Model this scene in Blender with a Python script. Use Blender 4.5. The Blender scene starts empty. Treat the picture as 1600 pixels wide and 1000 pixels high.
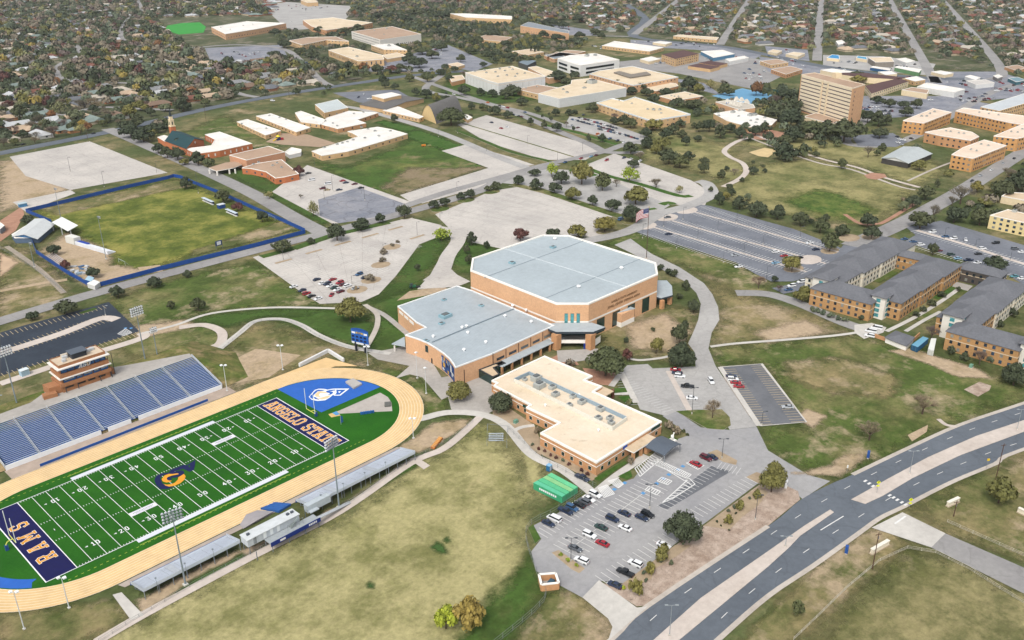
import bpy, math, random
import numpy as np
from mathutils import Vector, Matrix
from mathutils.geometry import tessellate_polygon
R = random.Random(11)
sc = bpy.context.scene
COL = sc.collection
PI = math.pi
# ---------------------------------------------------------------- camera
F, CX, CY, CZ, YAW, PIT, ROL = 1422.934, -66.7847, -249.4324, 177.3477, 0.77355659, 0.41250888, -0.01031556
FW = Vector((math.cos(PIT)*math.cos(YAW), math.cos(PIT)*math.sin(YAW), -math.sin(PIT)))
_r = Vector((math.sin(YAW), -math.cos(YAW), 0)); _u = _r.cross(FW)
RT = _r*math.cos(ROL)+_u*math.sin(ROL); UP = -_r*math.sin(ROL)+_u*math.cos(ROL)
CAM = Vector((CX, CY, CZ))
cd = bpy.data.cameras.new('camera'); cam = bpy.data.objects.new('camera', cd); COL.objects.link(cam)
cd.sensor_width = 36; cd.lens = F/1600*36; cd.clip_start = 1; cd.clip_end = 30000
m = Matrix.Identity(4)
for i in range(3):
    m[i][0] = RT[i]; m[i][1] = UP[i]; m[i][2] = -FW[i]; m[i][3] = CAM[i]
cam.matrix_world = m; sc.camera = cam

def P(u, v, z=0.0):
    "world point at height z seen at photo pixel (u, v)"
    d = FW+RT*((u-800)/F)-UP*((v-500)/F)
    t = (z-CZ)/d.z
    return Vector((CX+d.x*t, CY+d.y*t, z))
def PJ(p):
    d = Vector(p)-CAM; w = d.dot(FW)
    return 800+F*d.dot(RT)/w, 500-F*d.dot(UP)/w, w
def HGT(B, vtop):
    lo, hi = 0.0, 120.0
    for _ in range(40):
        mm = (lo+hi)/2
        if PJ((B[0], B[1], B[2]+mm))[1] > vtop: lo = mm
        else: hi = mm
    return lo
def WPX(B, wpx):
    return wpx*PJ(B)[2]/F
def PP(pts, z=0.0):
    return [P(u, v, z) for u, v in pts]

# ---------------------------------------------------------------- materials
K = 0.72
def lin(h, k=K):
    h = h.lstrip('#'); o = []
    for i in (0, 2, 4):
        c = int(h[i:i+2], 16)/255
        o.append((c/12.92 if c <= .04045 else ((c+.055)/1.055)**2.4)*k)
    return (*o, 1)
MATS = {}
def nm(name):
    mt = bpy.data.materials.new(name); mt.use_nodes = True
    return mt, mt.node_tree.nodes, mt.node_tree.links, mt.node_tree.nodes['Principled BSDF']
def noise(N, L, scale, detail=4, rough=.6, coord='Object', vec=None):
    t = N.new('ShaderNodeTexNoise'); t.inputs['Scale'].default_value = scale
    t.inputs['Detail'].default_value = detail; t.inputs['Roughness'].default_value = rough
    if vec is None:
        g = N.new('ShaderNodeNewGeometry'); L.new(g.outputs['Position'], t.inputs['Vector'])
    else: L.new(vec, t.inputs['Vector'])
    return t
def ramp(N, L, src, stops):
    r = N.new('ShaderNodeValToRGB'); L.new(src, r.inputs[0])
    e = r.color_ramp.elements
    while len(e) < len(stops): e.new(.5)
    for i, (p, c) in enumerate(stops):
        e[i].position = p; e[i].color = c
    return r
def mix(N, L, fac, a, b, mode='MIX'):
    x = N.new('ShaderNodeMix'); x.data_type = 'RGBA'; x.blend_type = mode
    if isinstance(fac, float): x.inputs[0].default_value = fac
    else: L.new(fac, x.inputs[0])
    for i, s in ((6, a), (7, b)):
        if isinstance(s, tuple): x.inputs[i].default_value = s
        else: L.new(s, x.inputs[i])
    return x.outputs[2]
def M(hexc, var=.12, scale=.35, rough=.85, big=.04, metal=0.0, spec=.3, k=K):
    "plain weathered surface: one colour, two scales of soft variation"
    key = ('m', hexc, var, scale, rough, big, metal, spec, k)
    if key in MATS: return MATS[key]
    mt, N, L, b = nm('surface_'+hexc)
    c = lin(hexc, k)
    n1 = noise(N, L, scale); n2 = noise(N, L, big, 3)
    lo = tuple(max(0, x*(1-var)) for x in c[:3])+(1,); hi = tuple(min(.95, x*(1+var)) for x in c[:3])+(1,)
    r1 = ramp(N, L, n1.outputs[0], [(.3, lo), (.7, hi)])
    r2 = ramp(N, L, n2.outputs[0], [(.3, (1-var, 1-var, 1-var, 1)), (.65, (1, 1, 1, 1))])
    L.new(mix(N, L, 1.0, r1.outputs[0], r2.outputs[0], 'MULTIPLY'), b.inputs['Base Color'])
    b.inputs['Roughness'].default_value = rough; b.inputs['Metallic'].default_value = metal
    b.inputs['Specular IOR Level'].default_value = spec
    MATS[key] = mt
    return mt
def grass(name, green, straw, dirt, g=.5, d=.25, s1=.012, s2=.06, dark='3c4a22'):
    "patchy winter lawn: green and straw blended by noise, bare earth showing through in places"
    mt, N, L, b = nm('grass_'+name)
    n1 = noise(N, L, s1, 11, .72); n2 = noise(N, L, s2, 9, .74); n3 = noise(N, L, .5, 7, .78); n4 = noise(N, L, s1*1.7, 8, .7, vec=None)
    off = N.new('ShaderNodeVectorMath'); off.operation = 'ADD'; off.inputs[1].default_value = (137, 59, 11)
    ge = N.new('ShaderNodeNewGeometry'); L.new(ge.outputs['Position'], off.inputs[0]); L.new(off.outputs[0], n4.inputs['Vector'])
    r1 = ramp(N, L, n1.outputs[0], [(max(0, 1-g-.5+.40), (0, 0, 0, 1)), (min(1, 1-g-.5+.57), (1, 1, 1, 1))])
    c1 = mix(N, L, r1.outputs[0], lin(straw), lin(green))
    r2 = ramp(N, L, n2.outputs[0], [(.44, (0, 0, 0, 1)), (.6, (1, 1, 1, 1))])
    c2 = mix(N, L, r2.outputs[0], c1, mix(N, L, .62, c1, lin(dark)))
    r4 = ramp(N, L, n4.outputs[0], [(1-d-.16, (0, 0, 0, 1)), (1-d-.05, (.9, .9, .9, 1))])
    c3 = mix(N, L, r4.outputs[0], c2, lin(dirt))
    r3 = ramp(N, L, n3.outputs[0], [(.3, (.66, .66, .64, 1)), (.7, (1.2, 1.2, 1.16, 1))])
    L.new(mix(N, L, 1.0, c3, r3.outputs[0], 'MULTIPLY'), b.inputs['Base Color'])
    b.inputs['Roughness'].default_value = .95; b.inputs['Specular IOR Level'].default_value = .1
    return mt
def paved(name, base, stain, crack=.25, scale=.03, lines=True, cs=.075):
    "worn paving: broad stains, fine grain and a net of joints or cracks"
    mt, N, L, b = nm('paving_'+name)
    n1 = noise(N, L, scale, 7, .65); n2 = noise(N, L, .5, 4, .7)
    r1 = ramp(N, L, n1.outputs[0], [(.35, lin(stain)), (.62, lin(base))])
    r2 = ramp(N, L, n2.outputs[0], [(.3, (.88, .88, .88, 1)), (.7, (1.07, 1.07, 1.07, 1))])
    c = mix(N, L, 1.0, r1.outputs[0], r2.outputs[0], 'MULTIPLY')
    if lines:
        v = N.new('ShaderNodeTexVoronoi'); v.feature = 'DISTANCE_TO_EDGE'; v.inputs['Scale'].default_value = cs
        n3 = noise(N, L, .12, 3); g = N.new('ShaderNodeNewGeometry')
        ad = N.new('ShaderNodeVectorMath'); ad.operation = 'MULTIPLY_ADD'; ad.inputs[1].default_value = (.7/cs, .7/cs, 0)
        L.new(n3.outputs[1], ad.inputs[0]); L.new(g.outputs['Position'], ad.inputs[2]); L.new(ad.outputs[0], v.inputs['Vector'])
        r3 = ramp(N, L, v.outputs[0], [(.008, (1-crack, 1-crack, 1-crack, 1)), (.028, (1, 1, 1, 1))])
        c = mix(N, L, 1.0, c, r3.outputs[0], 'MULTIPLY')
    L.new(c, b.inputs['Base Color']); b.inputs['Roughness'].default_value = .9
    b.inputs['Specular IOR Level'].default_value = .2
    return mt
def seamed(name, base, ang=0.0, pitch=.8, amt=.12, rough=.5):
    "standing seam metal roof: thin ribs running one way, soft weathering"
    mt, N, L, b = nm('metal_roof_'+name)
    g = N.new('ShaderNodeNewGeometry'); mp = N.new('ShaderNodeMapping'); mp.inputs['Rotation'].default_value = (0, 0, ang)
    L.new(g.outputs['Position'], mp.inputs['Vector'])
    w = N.new('ShaderNodeTexWave'); w.inputs['Scale'].default_value = .314/pitch; w.inputs['Distortion'].default_value = .0
    L.new(mp.outputs[0], w.inputs['Vector'])
    n = noise(N, L, .05, 6, .7); n2 = noise(N, L, .4, 5, .75)
    r0 = ramp(N, L, n.outputs[0], [(.32, tuple(x*.86 for x in lin(base)[:3])+(1,)), (.66, lin(base))])
    r1 = ramp(N, L, w.outputs[0], [(.0, (1-amt, 1-amt, 1-amt, 1)), (.35, (1, 1, 1, 1))])
    r2 = ramp(N, L, n2.outputs[0], [(.3, (.9, .9, .9, 1)), (.7, (1.05, 1.05, 1.05, 1))])
    c = mix(N, L, 1.0, mix(N, L, 1.0, r0.outputs[0], r1.outputs[0], 'MULTIPLY'), r2.outputs[0], 'MULTIPLY')
    L.new(c, b.inputs['Base Color']); b.inputs['Roughness'].default_value = rough
    return mt
def stained(name, base, stain, streak='8a6a4c'):
    "flat membrane roof with ponding stains and dark drainage streaks"
    mt, N, L, b = nm('membrane_roof_'+name)
    n1 = noise(N, L, .045, 6, .7); n2 = noise(N, L, .16, 8, .75); n3 = noise(N, L, .9, 3)
    c = ramp(N, L, n1.outputs[0], [(.35, lin(stain)), (.6, lin(base))]).outputs[0]
    f = ramp(N, L, n2.outputs[0], [(.58, (0, 0, 0, 1)), (.74, (.62, .62, .62, 1))])
    c = mix(N, L, f.outputs[0], c, lin(streak))
    r = ramp(N, L, n3.outputs[0], [(.3, (.94, .94, .94, 1)), (.7, (1.04, 1.04, 1.04, 1))])
    L.new(mix(N, L, 1.0, c, r.outputs[0], 'MULTIPLY'), b.inputs['Base Color']); b.inputs['Roughness'].default_value = .9
    return mt
def brick(name, base, mortar=.82, k=K):
    key = ('b', name)
    if key in MATS: return MATS[key]
    mt, N, L, b = nm('brick_'+name)
    g = N.new('ShaderNodeNewGeometry'); sx = N.new('ShaderNodeSeparateXYZ'); L.new(g.outputs['Position'], sx.inputs[0])
    w = N.new('ShaderNodeTexWave'); w.wave_type = 'BANDS'; w.bands_direction = 'Z'; w.inputs['Scale'].default_value = .55; w.inputs['Distortion'].default_value = .6
    L.new(g.outputs['Position'], w.inputs['Vector'])
    n = noise(N, L, 1.1, 5, .75); n2 = noise(N, L, .09, 4)
    c = ramp(N, L, n.outputs[0], [(.28, tuple(x*.80 for x in lin(base, k)[:3])+(1,)), (.72, tuple(x*1.14 for x in lin(base, k)[:3])+(1,))]).outputs[0]
    r1 = ramp(N, L, w.outputs[0], [(0, (.93, .93, .93, 1)), (.3, (1, 1, 1, 1))]); r2 = ramp(N, L, n2.outputs[0], [(.3, (.9, .89, .88, 1)), (.7, (1.03, 1.03, 1.03, 1))])
    c = mix(N, L, 1.0, mix(N, L, 1.0, c, r1.outputs[0], 'MULTIPLY'), r2.outputs[0], 'MULTIPLY')
    L.new(c, b.inputs['Base Color']); b.inputs['Roughness'].default_value = .9
    MATS[key] = mt
    return mt
def glass(hexc='22303a', rough=.12):
    key = ('g', hexc, rough)
    if key in MATS: return MATS[key]
    mt, N, L, b = nm('window_glass_'+hexc)
    n = noise(N, L, .6, 2)
    c = lin(hexc)
    r = ramp(N, L, n.outputs[0], [(.35, tuple(x*.7 for x in c[:3])+(1,)), (.7, tuple(x*1.3 for x in c[:3])+(1,))])
    L.new(r.outputs[0], b.inputs['Base Color']); b.inputs['Roughness'].default_value = rough
    b.inputs['Specular IOR Level'].default_value = .6
    MATS[key] = mt
    return mt
def leafmat(hexc, var=.35):
    mt, N, L, b = nm('foliage_'+hexc)
    oi = N.new('ShaderNodeObjectInfo'); n = noise(N, L, .55, 4, .7); n2 = noise(N, L, 3.5, 2)
    c = lin(hexc, .98)
    lo = tuple(x*(1-var) for x in c[:3])+(1,); hi = (c[0]*(1+var*1.2), c[1]*(1+var), c[2]*(1+var*.5), 1)
    r = ramp(N, L, n.outputs[0], [(.3, lo), (.7, hi)])
    r2 = ramp(N, L, n2.outputs[0], [(.3, (.75, .75, .75, 1)), (.7, (1.25, 1.22, 1.15, 1))])
    r3 = ramp(N, L, oi.outputs['Random'], [(0, (.8, .84, .85, 1)), (.5, (1, 1, 1, 1)), (1, (1.28, 1.16, .98, 1))])
    x = mix(N, L, 1.0, mix(N, L, 1.0, r.outputs[0], r2.outputs[0], 'MULTIPLY'), r3.outputs[0], 'MULTIPLY')
    L.new(x, b.inputs['Base Color']); b.inputs['Roughness'].default_value = .8
    b.inputs['Specular IOR Level'].default_value = .15
    return mt

# ---------------------------------------------------------------- mesh building
BASE = {}
class MB:
    def __init__(s): s.v = []; s.f = []; s.mi = []; s.cur = 0
    def add(s, vs, fs, mi=None):
        o = len(s.v); s.v += [tuple(x) for x in vs]
        s.f += [tuple(i+o for i in f) for f in fs]; s.mi += [s.cur if mi is None else mi]*len(fs)
        return s
    def poly(s, pts, mi=None):
        pts = [Vector(p) for p in pts]
        if len(pts) <= 4: return s.add(pts, [tuple(range(len(pts)))], mi)
        return s.add(pts, [tuple(t) for t in tessellate_polygon([pts])], mi)
    def flat(s, pts, z, mi=None):
        pts = [Vector((p[0], p[1], z)) for p in pts]
        a = sum(pts[i].x*pts[(i+1) % len(pts)].y-pts[(i+1) % len(pts)].x*pts[i].y for i in range(len(pts)))
        if a < 0: pts.reverse()
        fs = [tuple(range(len(pts)))] if len(pts) <= 4 else []
        if not fs:
            for t in tessellate_polygon([pts]):
                A, B, C = (pts[i] for i in t)
                fs.append(tuple(t) if (B-A).cross(C-A).z > 0 else tuple(reversed(t)))
        return s.add(pts, fs, mi)
    def prism(s, pts, z0, z1, top=True, mi=None, topmi=None, bottom=False):
        pts = [(p[0], p[1]) for p in pts]
        a = sum(pts[i][0]*pts[(i+1) % len(pts)][1]-pts[(i+1) % len(pts)][0]*pts[i][1] for i in range(len(pts)))
        if a < 0: pts.reverse()
        n = len(pts)
        s.add([(x, y, z0) for x, y in pts]+[(x, y, z1) for x, y in pts], [(i, (i+1) % n, n+(i+1) % n, n+i) for i in range(n)], mi)
        if top: s.flat(pts, z1, topmi if topmi is not None else mi)
        if bottom: s.flat(pts, z0, mi)
        return s
    def box(s, c, size, yaw=0.0, mi=None):
        "c = centre of the base"
        hx, hy = size[0]/2, size[1]/2; ca, sa = math.cos(yaw), math.sin(yaw)
        pts = [(c[0]+x*ca-y*sa, c[1]+x*sa+y*ca) for x, y in ((-hx, -hy), (hx, -hy), (hx, hy), (-hx, hy))]
        return s.prism(pts, c[2], c[2]+size[2], mi=mi, bottom=True)
    def tube(s, p0, p1, r0, r1=None, n=6, mi=None, cap=True):
        p0, p1 = Vector(p0), Vector(p1); r1 = r0 if r1 is None else r1
        d = (p1-p0)
        if d.length < 1e-6: return s
        d.normalize(); a = d.orthogonal().normalized(); b = d.cross(a)
        vs = []
        for p, r in ((p0, r0), (p1, r1)):
            for i in range(n):
                t = 2*PI*i/n; vs.append(p+a*(math.cos(t)*r)+b*(math.sin(t)*r))
        fs = [(i, (i+1) % n, n+(i+1) % n, n+i) for i in range(n)]
        if cap: fs += [tuple(range(n, 2*n)), tuple(reversed(range(n)))]
        return s.add(vs, fs, mi)
    def beam(s, p0, p1, w, h, mi=None):
        p0, p1 = Vector(p0), Vector(p1); d = (p1-p0).normalized()
        a = d.cross(Vector((0, 0, 1)))
        a = Vector((1, 0, 0)) if a.length < 1e-4 else a.normalized()
        b = a.cross(d)
        vs = [p+a*x*w/2+b*y*h/2 for p in (p0, p1) for x, y in ((-1, -1), (1, -1), (1, 1), (-1, 1))]
        return s.add(vs, [(0, 1, 5, 4), (1, 2, 6, 5), (2, 3, 7, 6), (3, 0, 4, 7), (0, 3, 2, 1), (4, 5, 6, 7)], mi)
    def strip(s, pts, w, z, mi=None, closed=False):
        "flat ribbon of width w along a ground polyline"
        pts = [Vector((p[0], p[1], 0)) for p in pts]; n = len(pts); vs = []
        for i in range(n):
            a = pts[i-1] if (i > 0 or closed) else pts[i]; b = pts[(i+1) % n] if (i < n-1 or closed) else pts[i]
            d = (b-a).normalized(); q = Vector((-d.y, d.x, 0))
            c = 1.0
            if 0 < i < n-1 or closed:
                e = (pts[i]-a).normalized(); c = max(.5, abs(Vector((-e.y, e.x, 0)).dot(q)))
            vs += [pts[i]-q*(w/2/c)+Vector((0, 0, z)), pts[i]+q*(w/2/c)+Vector((0, 0, z))]
        k = n if closed else n-1
        return s.add(vs, [(2*i, 2*((i+1) % n), 2*((i+1) % n)+1, 2*i+1) for i in range(k)], mi)
    def wallstrip(s, pts, t, z0, z1, mi=None):
        for a, b in zip(pts[:-1], pts[1:]):
            a, b = Vector((a[0], a[1], 0)), Vector((b[0], b[1], 0)); d = (b-a)
            if d.length < 1e-4: continue
            q = Vector((-d.y, d.x, 0)).normalized()*t/2
            s.prism([a-q, b-q, b+q, a+q], z0, z1, mi=mi)
        return s
    def ball(s, c, r, mi=None, n=8, m=5, sq=1.0, rr=None):
        vs = [(c[0], c[1], c[2]+r*sq)]
        for j in range(1, m):
            t = PI*j/m
            for i in range(n):
                p = 2*PI*i/n; k = 1+(rr.uniform(-.15, .15) if rr else 0)
                vs.append((c[0]+r*k*math.sin(t)*math.cos(p), c[1]+r*k*math.sin(t)*math.sin(p), c[2]+r*k*sq*math.cos(t)))
        vs.append((c[0], c[1], c[2]-r*sq)); fs = []
        for i in range(n):
            fs.append((0, 1+i, 1+(i+1) % n)); e = len(vs)-1; b = 1+(m-2)*n
            fs.append((e, b+(i+1) % n, b+i))
            for j in range(m-2):
                a = 1+j*n; fs.append((a+i, a+n+i, a+n+(i+1) % n, a+(i+1) % n))
        return s.add(vs, fs, mi)
    def mesh(s, name, mats, base=(0, 0, 0), smooth=False):
        me = bpy.data.meshes.new(name)
        bx, by, bz = base
        me.from_pydata([(x-bx, y-by, z-bz) for x, y, z in s.v], [], s.f)
        for mt in (mats if isinstance(mats, (list, tuple)) else [mats]): me.materials.append(mt)
        if any(s.mi): me.polygons.foreach_set('material_index', s.mi)
        if smooth: me.polygons.foreach_set('use_smooth', [True]*len(s.f))
        me.update()
        return me
    def build(s, name, mats, parent=None, smooth=False, base=None):
        b = BASE.get(parent.name, (0, 0, 0)) if parent else (base or (0, 0, 0))
        o = bpy.data.objects.new(name, s.mesh(name, mats, b, smooth)); COL.objects.link(o)
        if parent: o.parent = parent; BASE[o.name] = b
        else:
            o.location = b; BASE[o.name] = b
        return o
# ---------------------------------------------------------------- naming
AUTO = {}
def tag(o, label, cat, group=None):
    o['label'] = label; o['category'] = cat
    if group: o['group'] = group
    return o
def auto(o, look, place, cat, group):
    "label worked out at the end from the look, the place and, where needed, the order in the row"
    o['category'] = cat; o['group'] = group
    AUTO.setdefault((look, place), []).append(o)
    return o
def thing(name, loc, label=None, cat=None, group=None):
    o = bpy.data.objects.new(name, None); COL.objects.link(o); o.location = loc
    o.empty_display_size = .5
    BASE[o.name] = tuple(loc)
    if label: tag(o, label, cat, group)
    return o
def struct(name, mb, mt):
    o = mb.build(name, mt); o['kind'] = 'structure'
    return o
ZC = [0]
LOTS = []
def ragged(pts, amp=.05, step=3.5, lim=2.6):
    "natural outline: midpoint displacement along each edge"
    out = []; rr = random.Random(int(abs(pts[0].x*7+pts[0].y*13))+3)
    def split(a, b):
        d = b-a; L_ = d.length
        if L_ < step: out.append(a); return
        q = Vector((-d.y, d.x, 0)).normalized()*rr.gauss(0, min(lim, L_*amp))
        c = (a+b)/2+q; split(a, c); split(c, b)
    for i in range(len(pts)): split(pts[i], pts[(i+1) % len(pts)])
    return out
SOFT = {}
def soft_mat(mt):
    "the same ground cover with a thinning, broken edge, as grass and bare earth grow into each other"
    if mt.name in SOFT: return SOFT[mt.name]
    m2 = mt.copy(); N = m2.node_tree.nodes; L = m2.node_tree.links; b = N['Principled BSDF']; out = [n for n in N if n.type == 'OUTPUT_MATERIAL'][0]
    at = N.new('ShaderNodeAttribute'); at.attribute_name = 'cover'; n1 = noise(N, L, .14, 9, .78)
    ad = N.new('ShaderNodeMath'); ad.operation = 'MULTIPLY_ADD'; L.new(n1.outputs[0], ad.inputs[0]); ad.inputs[1].default_value = 2.4; ad.inputs[2].default_value = -1.2
    su = N.new('ShaderNodeMath'); su.operation = 'ADD'; L.new(ad.outputs[0], su.inputs[0]); L.new(at.outputs['Fac'], su.inputs[1])
    r = ramp(N, L, su.outputs[0], [(.12, (0, 0, 0, 1)), (.88, (1, 1, 1, 1))])
    tr = N.new('ShaderNodeBsdfTransparent'); mx = N.new('ShaderNodeMixShader'); L.new(r.outputs[0], mx.inputs[0]); L.new(tr.outputs[0], mx.inputs[1]); L.new(b.outputs[0], mx.inputs[2]); L.new(mx.outputs[0], out.inputs['Surface'])
    SOFT[mt.name] = m2
    return m2
def soft_sheet(name, pts, z, mt):
    A = np.array([(p.x, p.y) for p in pts]); B = np.roll(A, -1, 0); lo = A.min(0); hi = A.max(0); size = float((hi-lo).max())
    fe = min(12.0, max(2.0, float((hi-lo).min())*(.3 if name == 'grass_patch' else .17))); lo = lo-fe*.7; hi = hi+fe*.7
    cell = max(fe/2.2, size/110); nx, ny = [int(math.ceil(k/cell))+1 for k in (hi-lo)]
    X, Y = np.meshgrid(lo[0]+np.arange(nx)*cell, lo[1]+np.arange(ny)*cell, indexing='ij'); x, y = X.ravel(), Y.ravel()
    d2 = np.full(x.shape, 1e18); ins = np.zeros(x.shape, bool)
    for (ax, ay), (bx, by) in zip(A, B):
        vx, vy = bx-ax, by-ay; t = np.clip(((x-ax)*vx+(y-ay)*vy)/(vx*vx+vy*vy+1e-12), 0, 1); d2 = np.minimum(d2, (x-ax-t*vx)**2+(y-ay-t*vy)**2)
        c = ((ay > y) != (by > y)); ins ^= c & (x < (bx-ax)*(y-ay)/((by-ay) if by != ay else 1e-12)+ax)
    sd = np.where(ins, 1, -1)*np.sqrt(d2); al = np.clip(.5+sd/(fe*1.3), -.3, 1.6)
    idx = np.arange(nx*ny).reshape(nx, ny); q = np.stack([idx[:-1, :-1], idx[1:, :-1], idx[1:, 1:], idx[:-1, 1:]], -1).reshape(-1, 4)
    q = q[(al[q] > -.2).any(1)]; used, inv = np.unique(q, return_inverse=True); q = inv.reshape(-1, 4)
    me = bpy.data.meshes.new(name); me.from_pydata(np.stack([x[used], y[used], np.full(len(used), z)], 1).tolist(), [], q.tolist())
    at = me.attributes.new('cover', 'FLOAT', 'POINT'); at.data.foreach_set('value', al[used].astype(np.float32)); me.materials.append(soft_mat(mt)); me.update()
    o = bpy.data.objects.new(name, me); COL.objects.link(o); o['kind'] = 'structure'
    return o
def sheet(name, px, z, mt, world=False):
    ZC[0] += 1; z += ZC[0]*.00025
    pts = [Vector((p[0], p[1], 0)) for p in px] if world else [Vector((p.x, p.y, 0)) for p in PP(px)]
    if name in ('lawn', 'grass_patch', 'bare_ground') and z < .08: return soft_sheet(name, pts, z, mt)
    if name not in ('lawn', 'grass_patch', 'bare_ground'): LOTS.append([(p.x, p.y) for p in pts])
    return struct(name, MB().flat(pts, z), mt)
def smooth(pts, n=6):
    "Catmull-Rom through ground points"
    pts = [Vector((p[0], p[1], 0)) for p in pts]; out = []
    for i in range(len(pts)-1):
        p0 = pts[max(0, i-1)]; p1 = pts[i]; p2 = pts[i+1]; p3 = pts[min(len(pts)-1, i+2)]
        for k in range(n):
            t = k/n
            out.append(.5*((2*p1)+(p2-p0)*t+(2*p0-5*p1+4*p2-p3)*t*t+(3*p1-p0-3*p2+p3)*t**3))
    out.append(pts[-1])
    return out
def way(name, px, w, z, mt, n=6, world=False):
    ZC[0] += 1; z += (ZC[0] % 60)*.004 if name == 'road' and n != 6 else ZC[0]*.0003
    return struct(name, MB().strip(smooth(px if world else PP(px), n), w, z), mt)
# ================================================================ ground, lawns, lots, roads, paths
g_base = grass('rough', '5c6640', '988a68', 'b39e82', g=.52, d=.25, s1=.012)
gm = MB(); gm.flat([(-2800, -2800), (8800, -2800), (8800, 8800), (-2800, 8800)], -.05); struct('ground', gm, g_base)
g_field = grass('field', '838450', 'b2aa7c', 'b9ab82', g=.36, d=.22, s1=.02, s2=.05, dark='59602e')
g_green = grass('green', '4c6730', '74774a', 'a3936c', g=.6, d=.2, s1=.03, s2=.07)
g_mid = grass('mid', '5a6b36', '948b62', 'b0a084', g=.53, d=.3, s1=.028, s2=.06)
g_dry = grass('dry', '666c40', '9d8e69', 'b3a086', g=.48, d=.33, s1=.024, s2=.05)
g_park = grass('park', '6f7747', 'a29a6c', 'b3a27a', g=.42, d=.2, s1=.012, s2=.04)
g_soc = grass('soccer', '6d7a34', '9a9552', 'ad9a62', g=.52, d=.12, s1=.03, s2=.03)
g_lush = grass('lush', '47662d', '566f38', '6f7a4a', g=.5, d=.05, s1=.05, s2=.2, dark='2f5a18')
g_bare = grass('bare', '857d5a', 'b3a083', 'bfaa92', g=.3, d=.45, s1=.03, s2=.06, dark='8a7a58')
c_lot = paved('pale_lot', 'cfc9c2', 'bab5b0', .12, .03, True, .11)
c_lot2 = paved('grey_lot', 'bab8b5', 'a5a3a1', .09, .03, True, .11)
c_old = paved('patched_lot', '9a9ba2', '7b808c', .3, .05)
a_near = paved('grey_asphalt', 'a9a8a8', '97979a', .06, .03)
a_dark = paved('dark_asphalt', '77797e', '66696f', .06, .05)
a_new = paved('new_asphalt', '3b4450', '323a46', .05, .05)
a_grid = paved('blue_grey_asphalt', '80848d', '70747d', .1, .05)
a_road = paved('road_asphalt', 'a3a19f', '918f8f', .12, .03)
a_blvd = paved('boulevard_asphalt', '6d747d', '626972', .1, .03)
c_walk = paved('concrete', 'cbc2b8', 'b9b0a6', .12, .06, False)
c_pale = paved('pale_concrete', 'd3cfc8', 'c3bfb9', .1, .06, False)
c_pink = paved('pink_concrete', 'd4c9c0', 'c6bab0', .12, .06, False)
c_plaza = paved('plaza_concrete', 'bab5af', 'a9a49e', .15, .06, False)
p_white = M('e6e6e4', .06, .8); p_pale = M('d9d8d4', .08, .8); p_fade = M('cfcfce', .1, .8); p_line = M('e9e6e0', .1, .8); p_yel = M('cdbb98', .1, .8)
gravel = paved('tan_gravel', 'b5a288', 'a08d74', .0, .15, False)
river = paved('river_rock', 'c0ae9f', 'a28d7d', .4, .25, True, 1.1)
red_gravel = paved('red_gravel', 'b98f78', 'a57c66', .0, .2, False)

# ---- lawns
g_town = grass('town', '565c44', '847f68', '958b7e', g=.55, d=.3, s1=.02, s2=.05)
sheet('lawn', [(-80,232),(0,236),(60,228),(185,200),(300,174),(400,150),(560,128),(640,60),(820,40),(930,55),(1130,70),(1280,95),(1455,108),(1690,114),(1690,-40),(-80,-40)], -.03, g_town)
sheet('lawn', [(60,1060),(150,1004),(395,870),(530,806),(640,732),(690,708),(752,660),(790,690),(822,738),(836,765),(826,800),(826,830),(835,880),(848,925),(800,1000),(770,1060)], .0, g_field)
sheet('lawn', [(690,1060),(740,960),(800,905),(830,862),(850,925),(798,1000),(770,1060)], .03, g_green)
sheet('lawn', [(815,700),(838,715),(848,745),(838,768),(820,740)], .03, g_field)
sheet('lawn', [(850,928),(905,925),(948,972),(955,992),(940,1060),(770,1060),(800,1000)], .0, g_dry)
sheet('lawn', [(0,470),(95,440),(60,398),(0,385)], .0, g_dry)
sheet('lawn', [(0,375),(44,395),(108,460),(130,462),(0,505)], .02, g_dry)
sheet('lawn', [(165,470),(250,440),(402,408),(425,425),(505,468),(548,480),(420,482),(330,488),(260,506),(222,520)], .0, g_mid)
sheet('lawn', [(585,470),(640,452),(668,438),(690,398),(706,365),(690,355),(682,370),(655,382),(640,398),(620,430),(595,458)], .02, g_green)
sheet('lawn', [(585,470),(640,452),(668,438),(700,455),(640,478),(632,520),(600,492),(575,480)], .0, g_green)
sheet('lawn', [(722,375),(735,378),(780,390),(800,398),(745,420),(745,430),(710,425),(702,412),(720,385)], .0, g_green)
sheet('lawn', [(312,508),(338,506),(350,520),(345,540),(300,552),(262,562),(212,560),(180,540),(225,520),(280,512)], .02, g_mid)
sheet('lawn', [(345,545),(390,510),(420,506),(465,518),(510,535),(560,548),(600,560),(640,575),(628,600),(600,582),(580,570),(545,572),(513,556),(470,574),(400,600),(345,612),(302,556)], .0, g_dry)
sheet('lawn', [(420,496),(500,482),(575,490),(590,520),(578,545),(530,535),(470,512)], .0, g_green)
sheet('lawn', [(330,492),(420,483),(520,482),(470,494),(400,497),(360,510),(322,506),(300,498)], .02, g_green)
sheet('lawn', [(578,575),(625,578),(648,590),(690,618),(705,650),(690,650),(665,650),(658,628),(640,600),(615,588)], .0, g_mid)
sheet('lawn', [(592,492),(640,520),(665,545),(620,560),(570,548),(590,520)], .03, g_green)
sheet('lawn', [(935,382),(990,362),(1010,366),(1150,410),(1185,428),(1210,442),(1200,452),(1160,465),(1120,445),(1100,428),(1060,412),(1015,398),(965,384)], .0, g_mid)
sheet('lawn', [(1100,428),(1160,465),(1200,470),(1250,490),(1330,518),(1200,538),(1110,545),(1108,530),(1124,500),(1122,470),(1112,448)], .0, g_dry)
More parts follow.
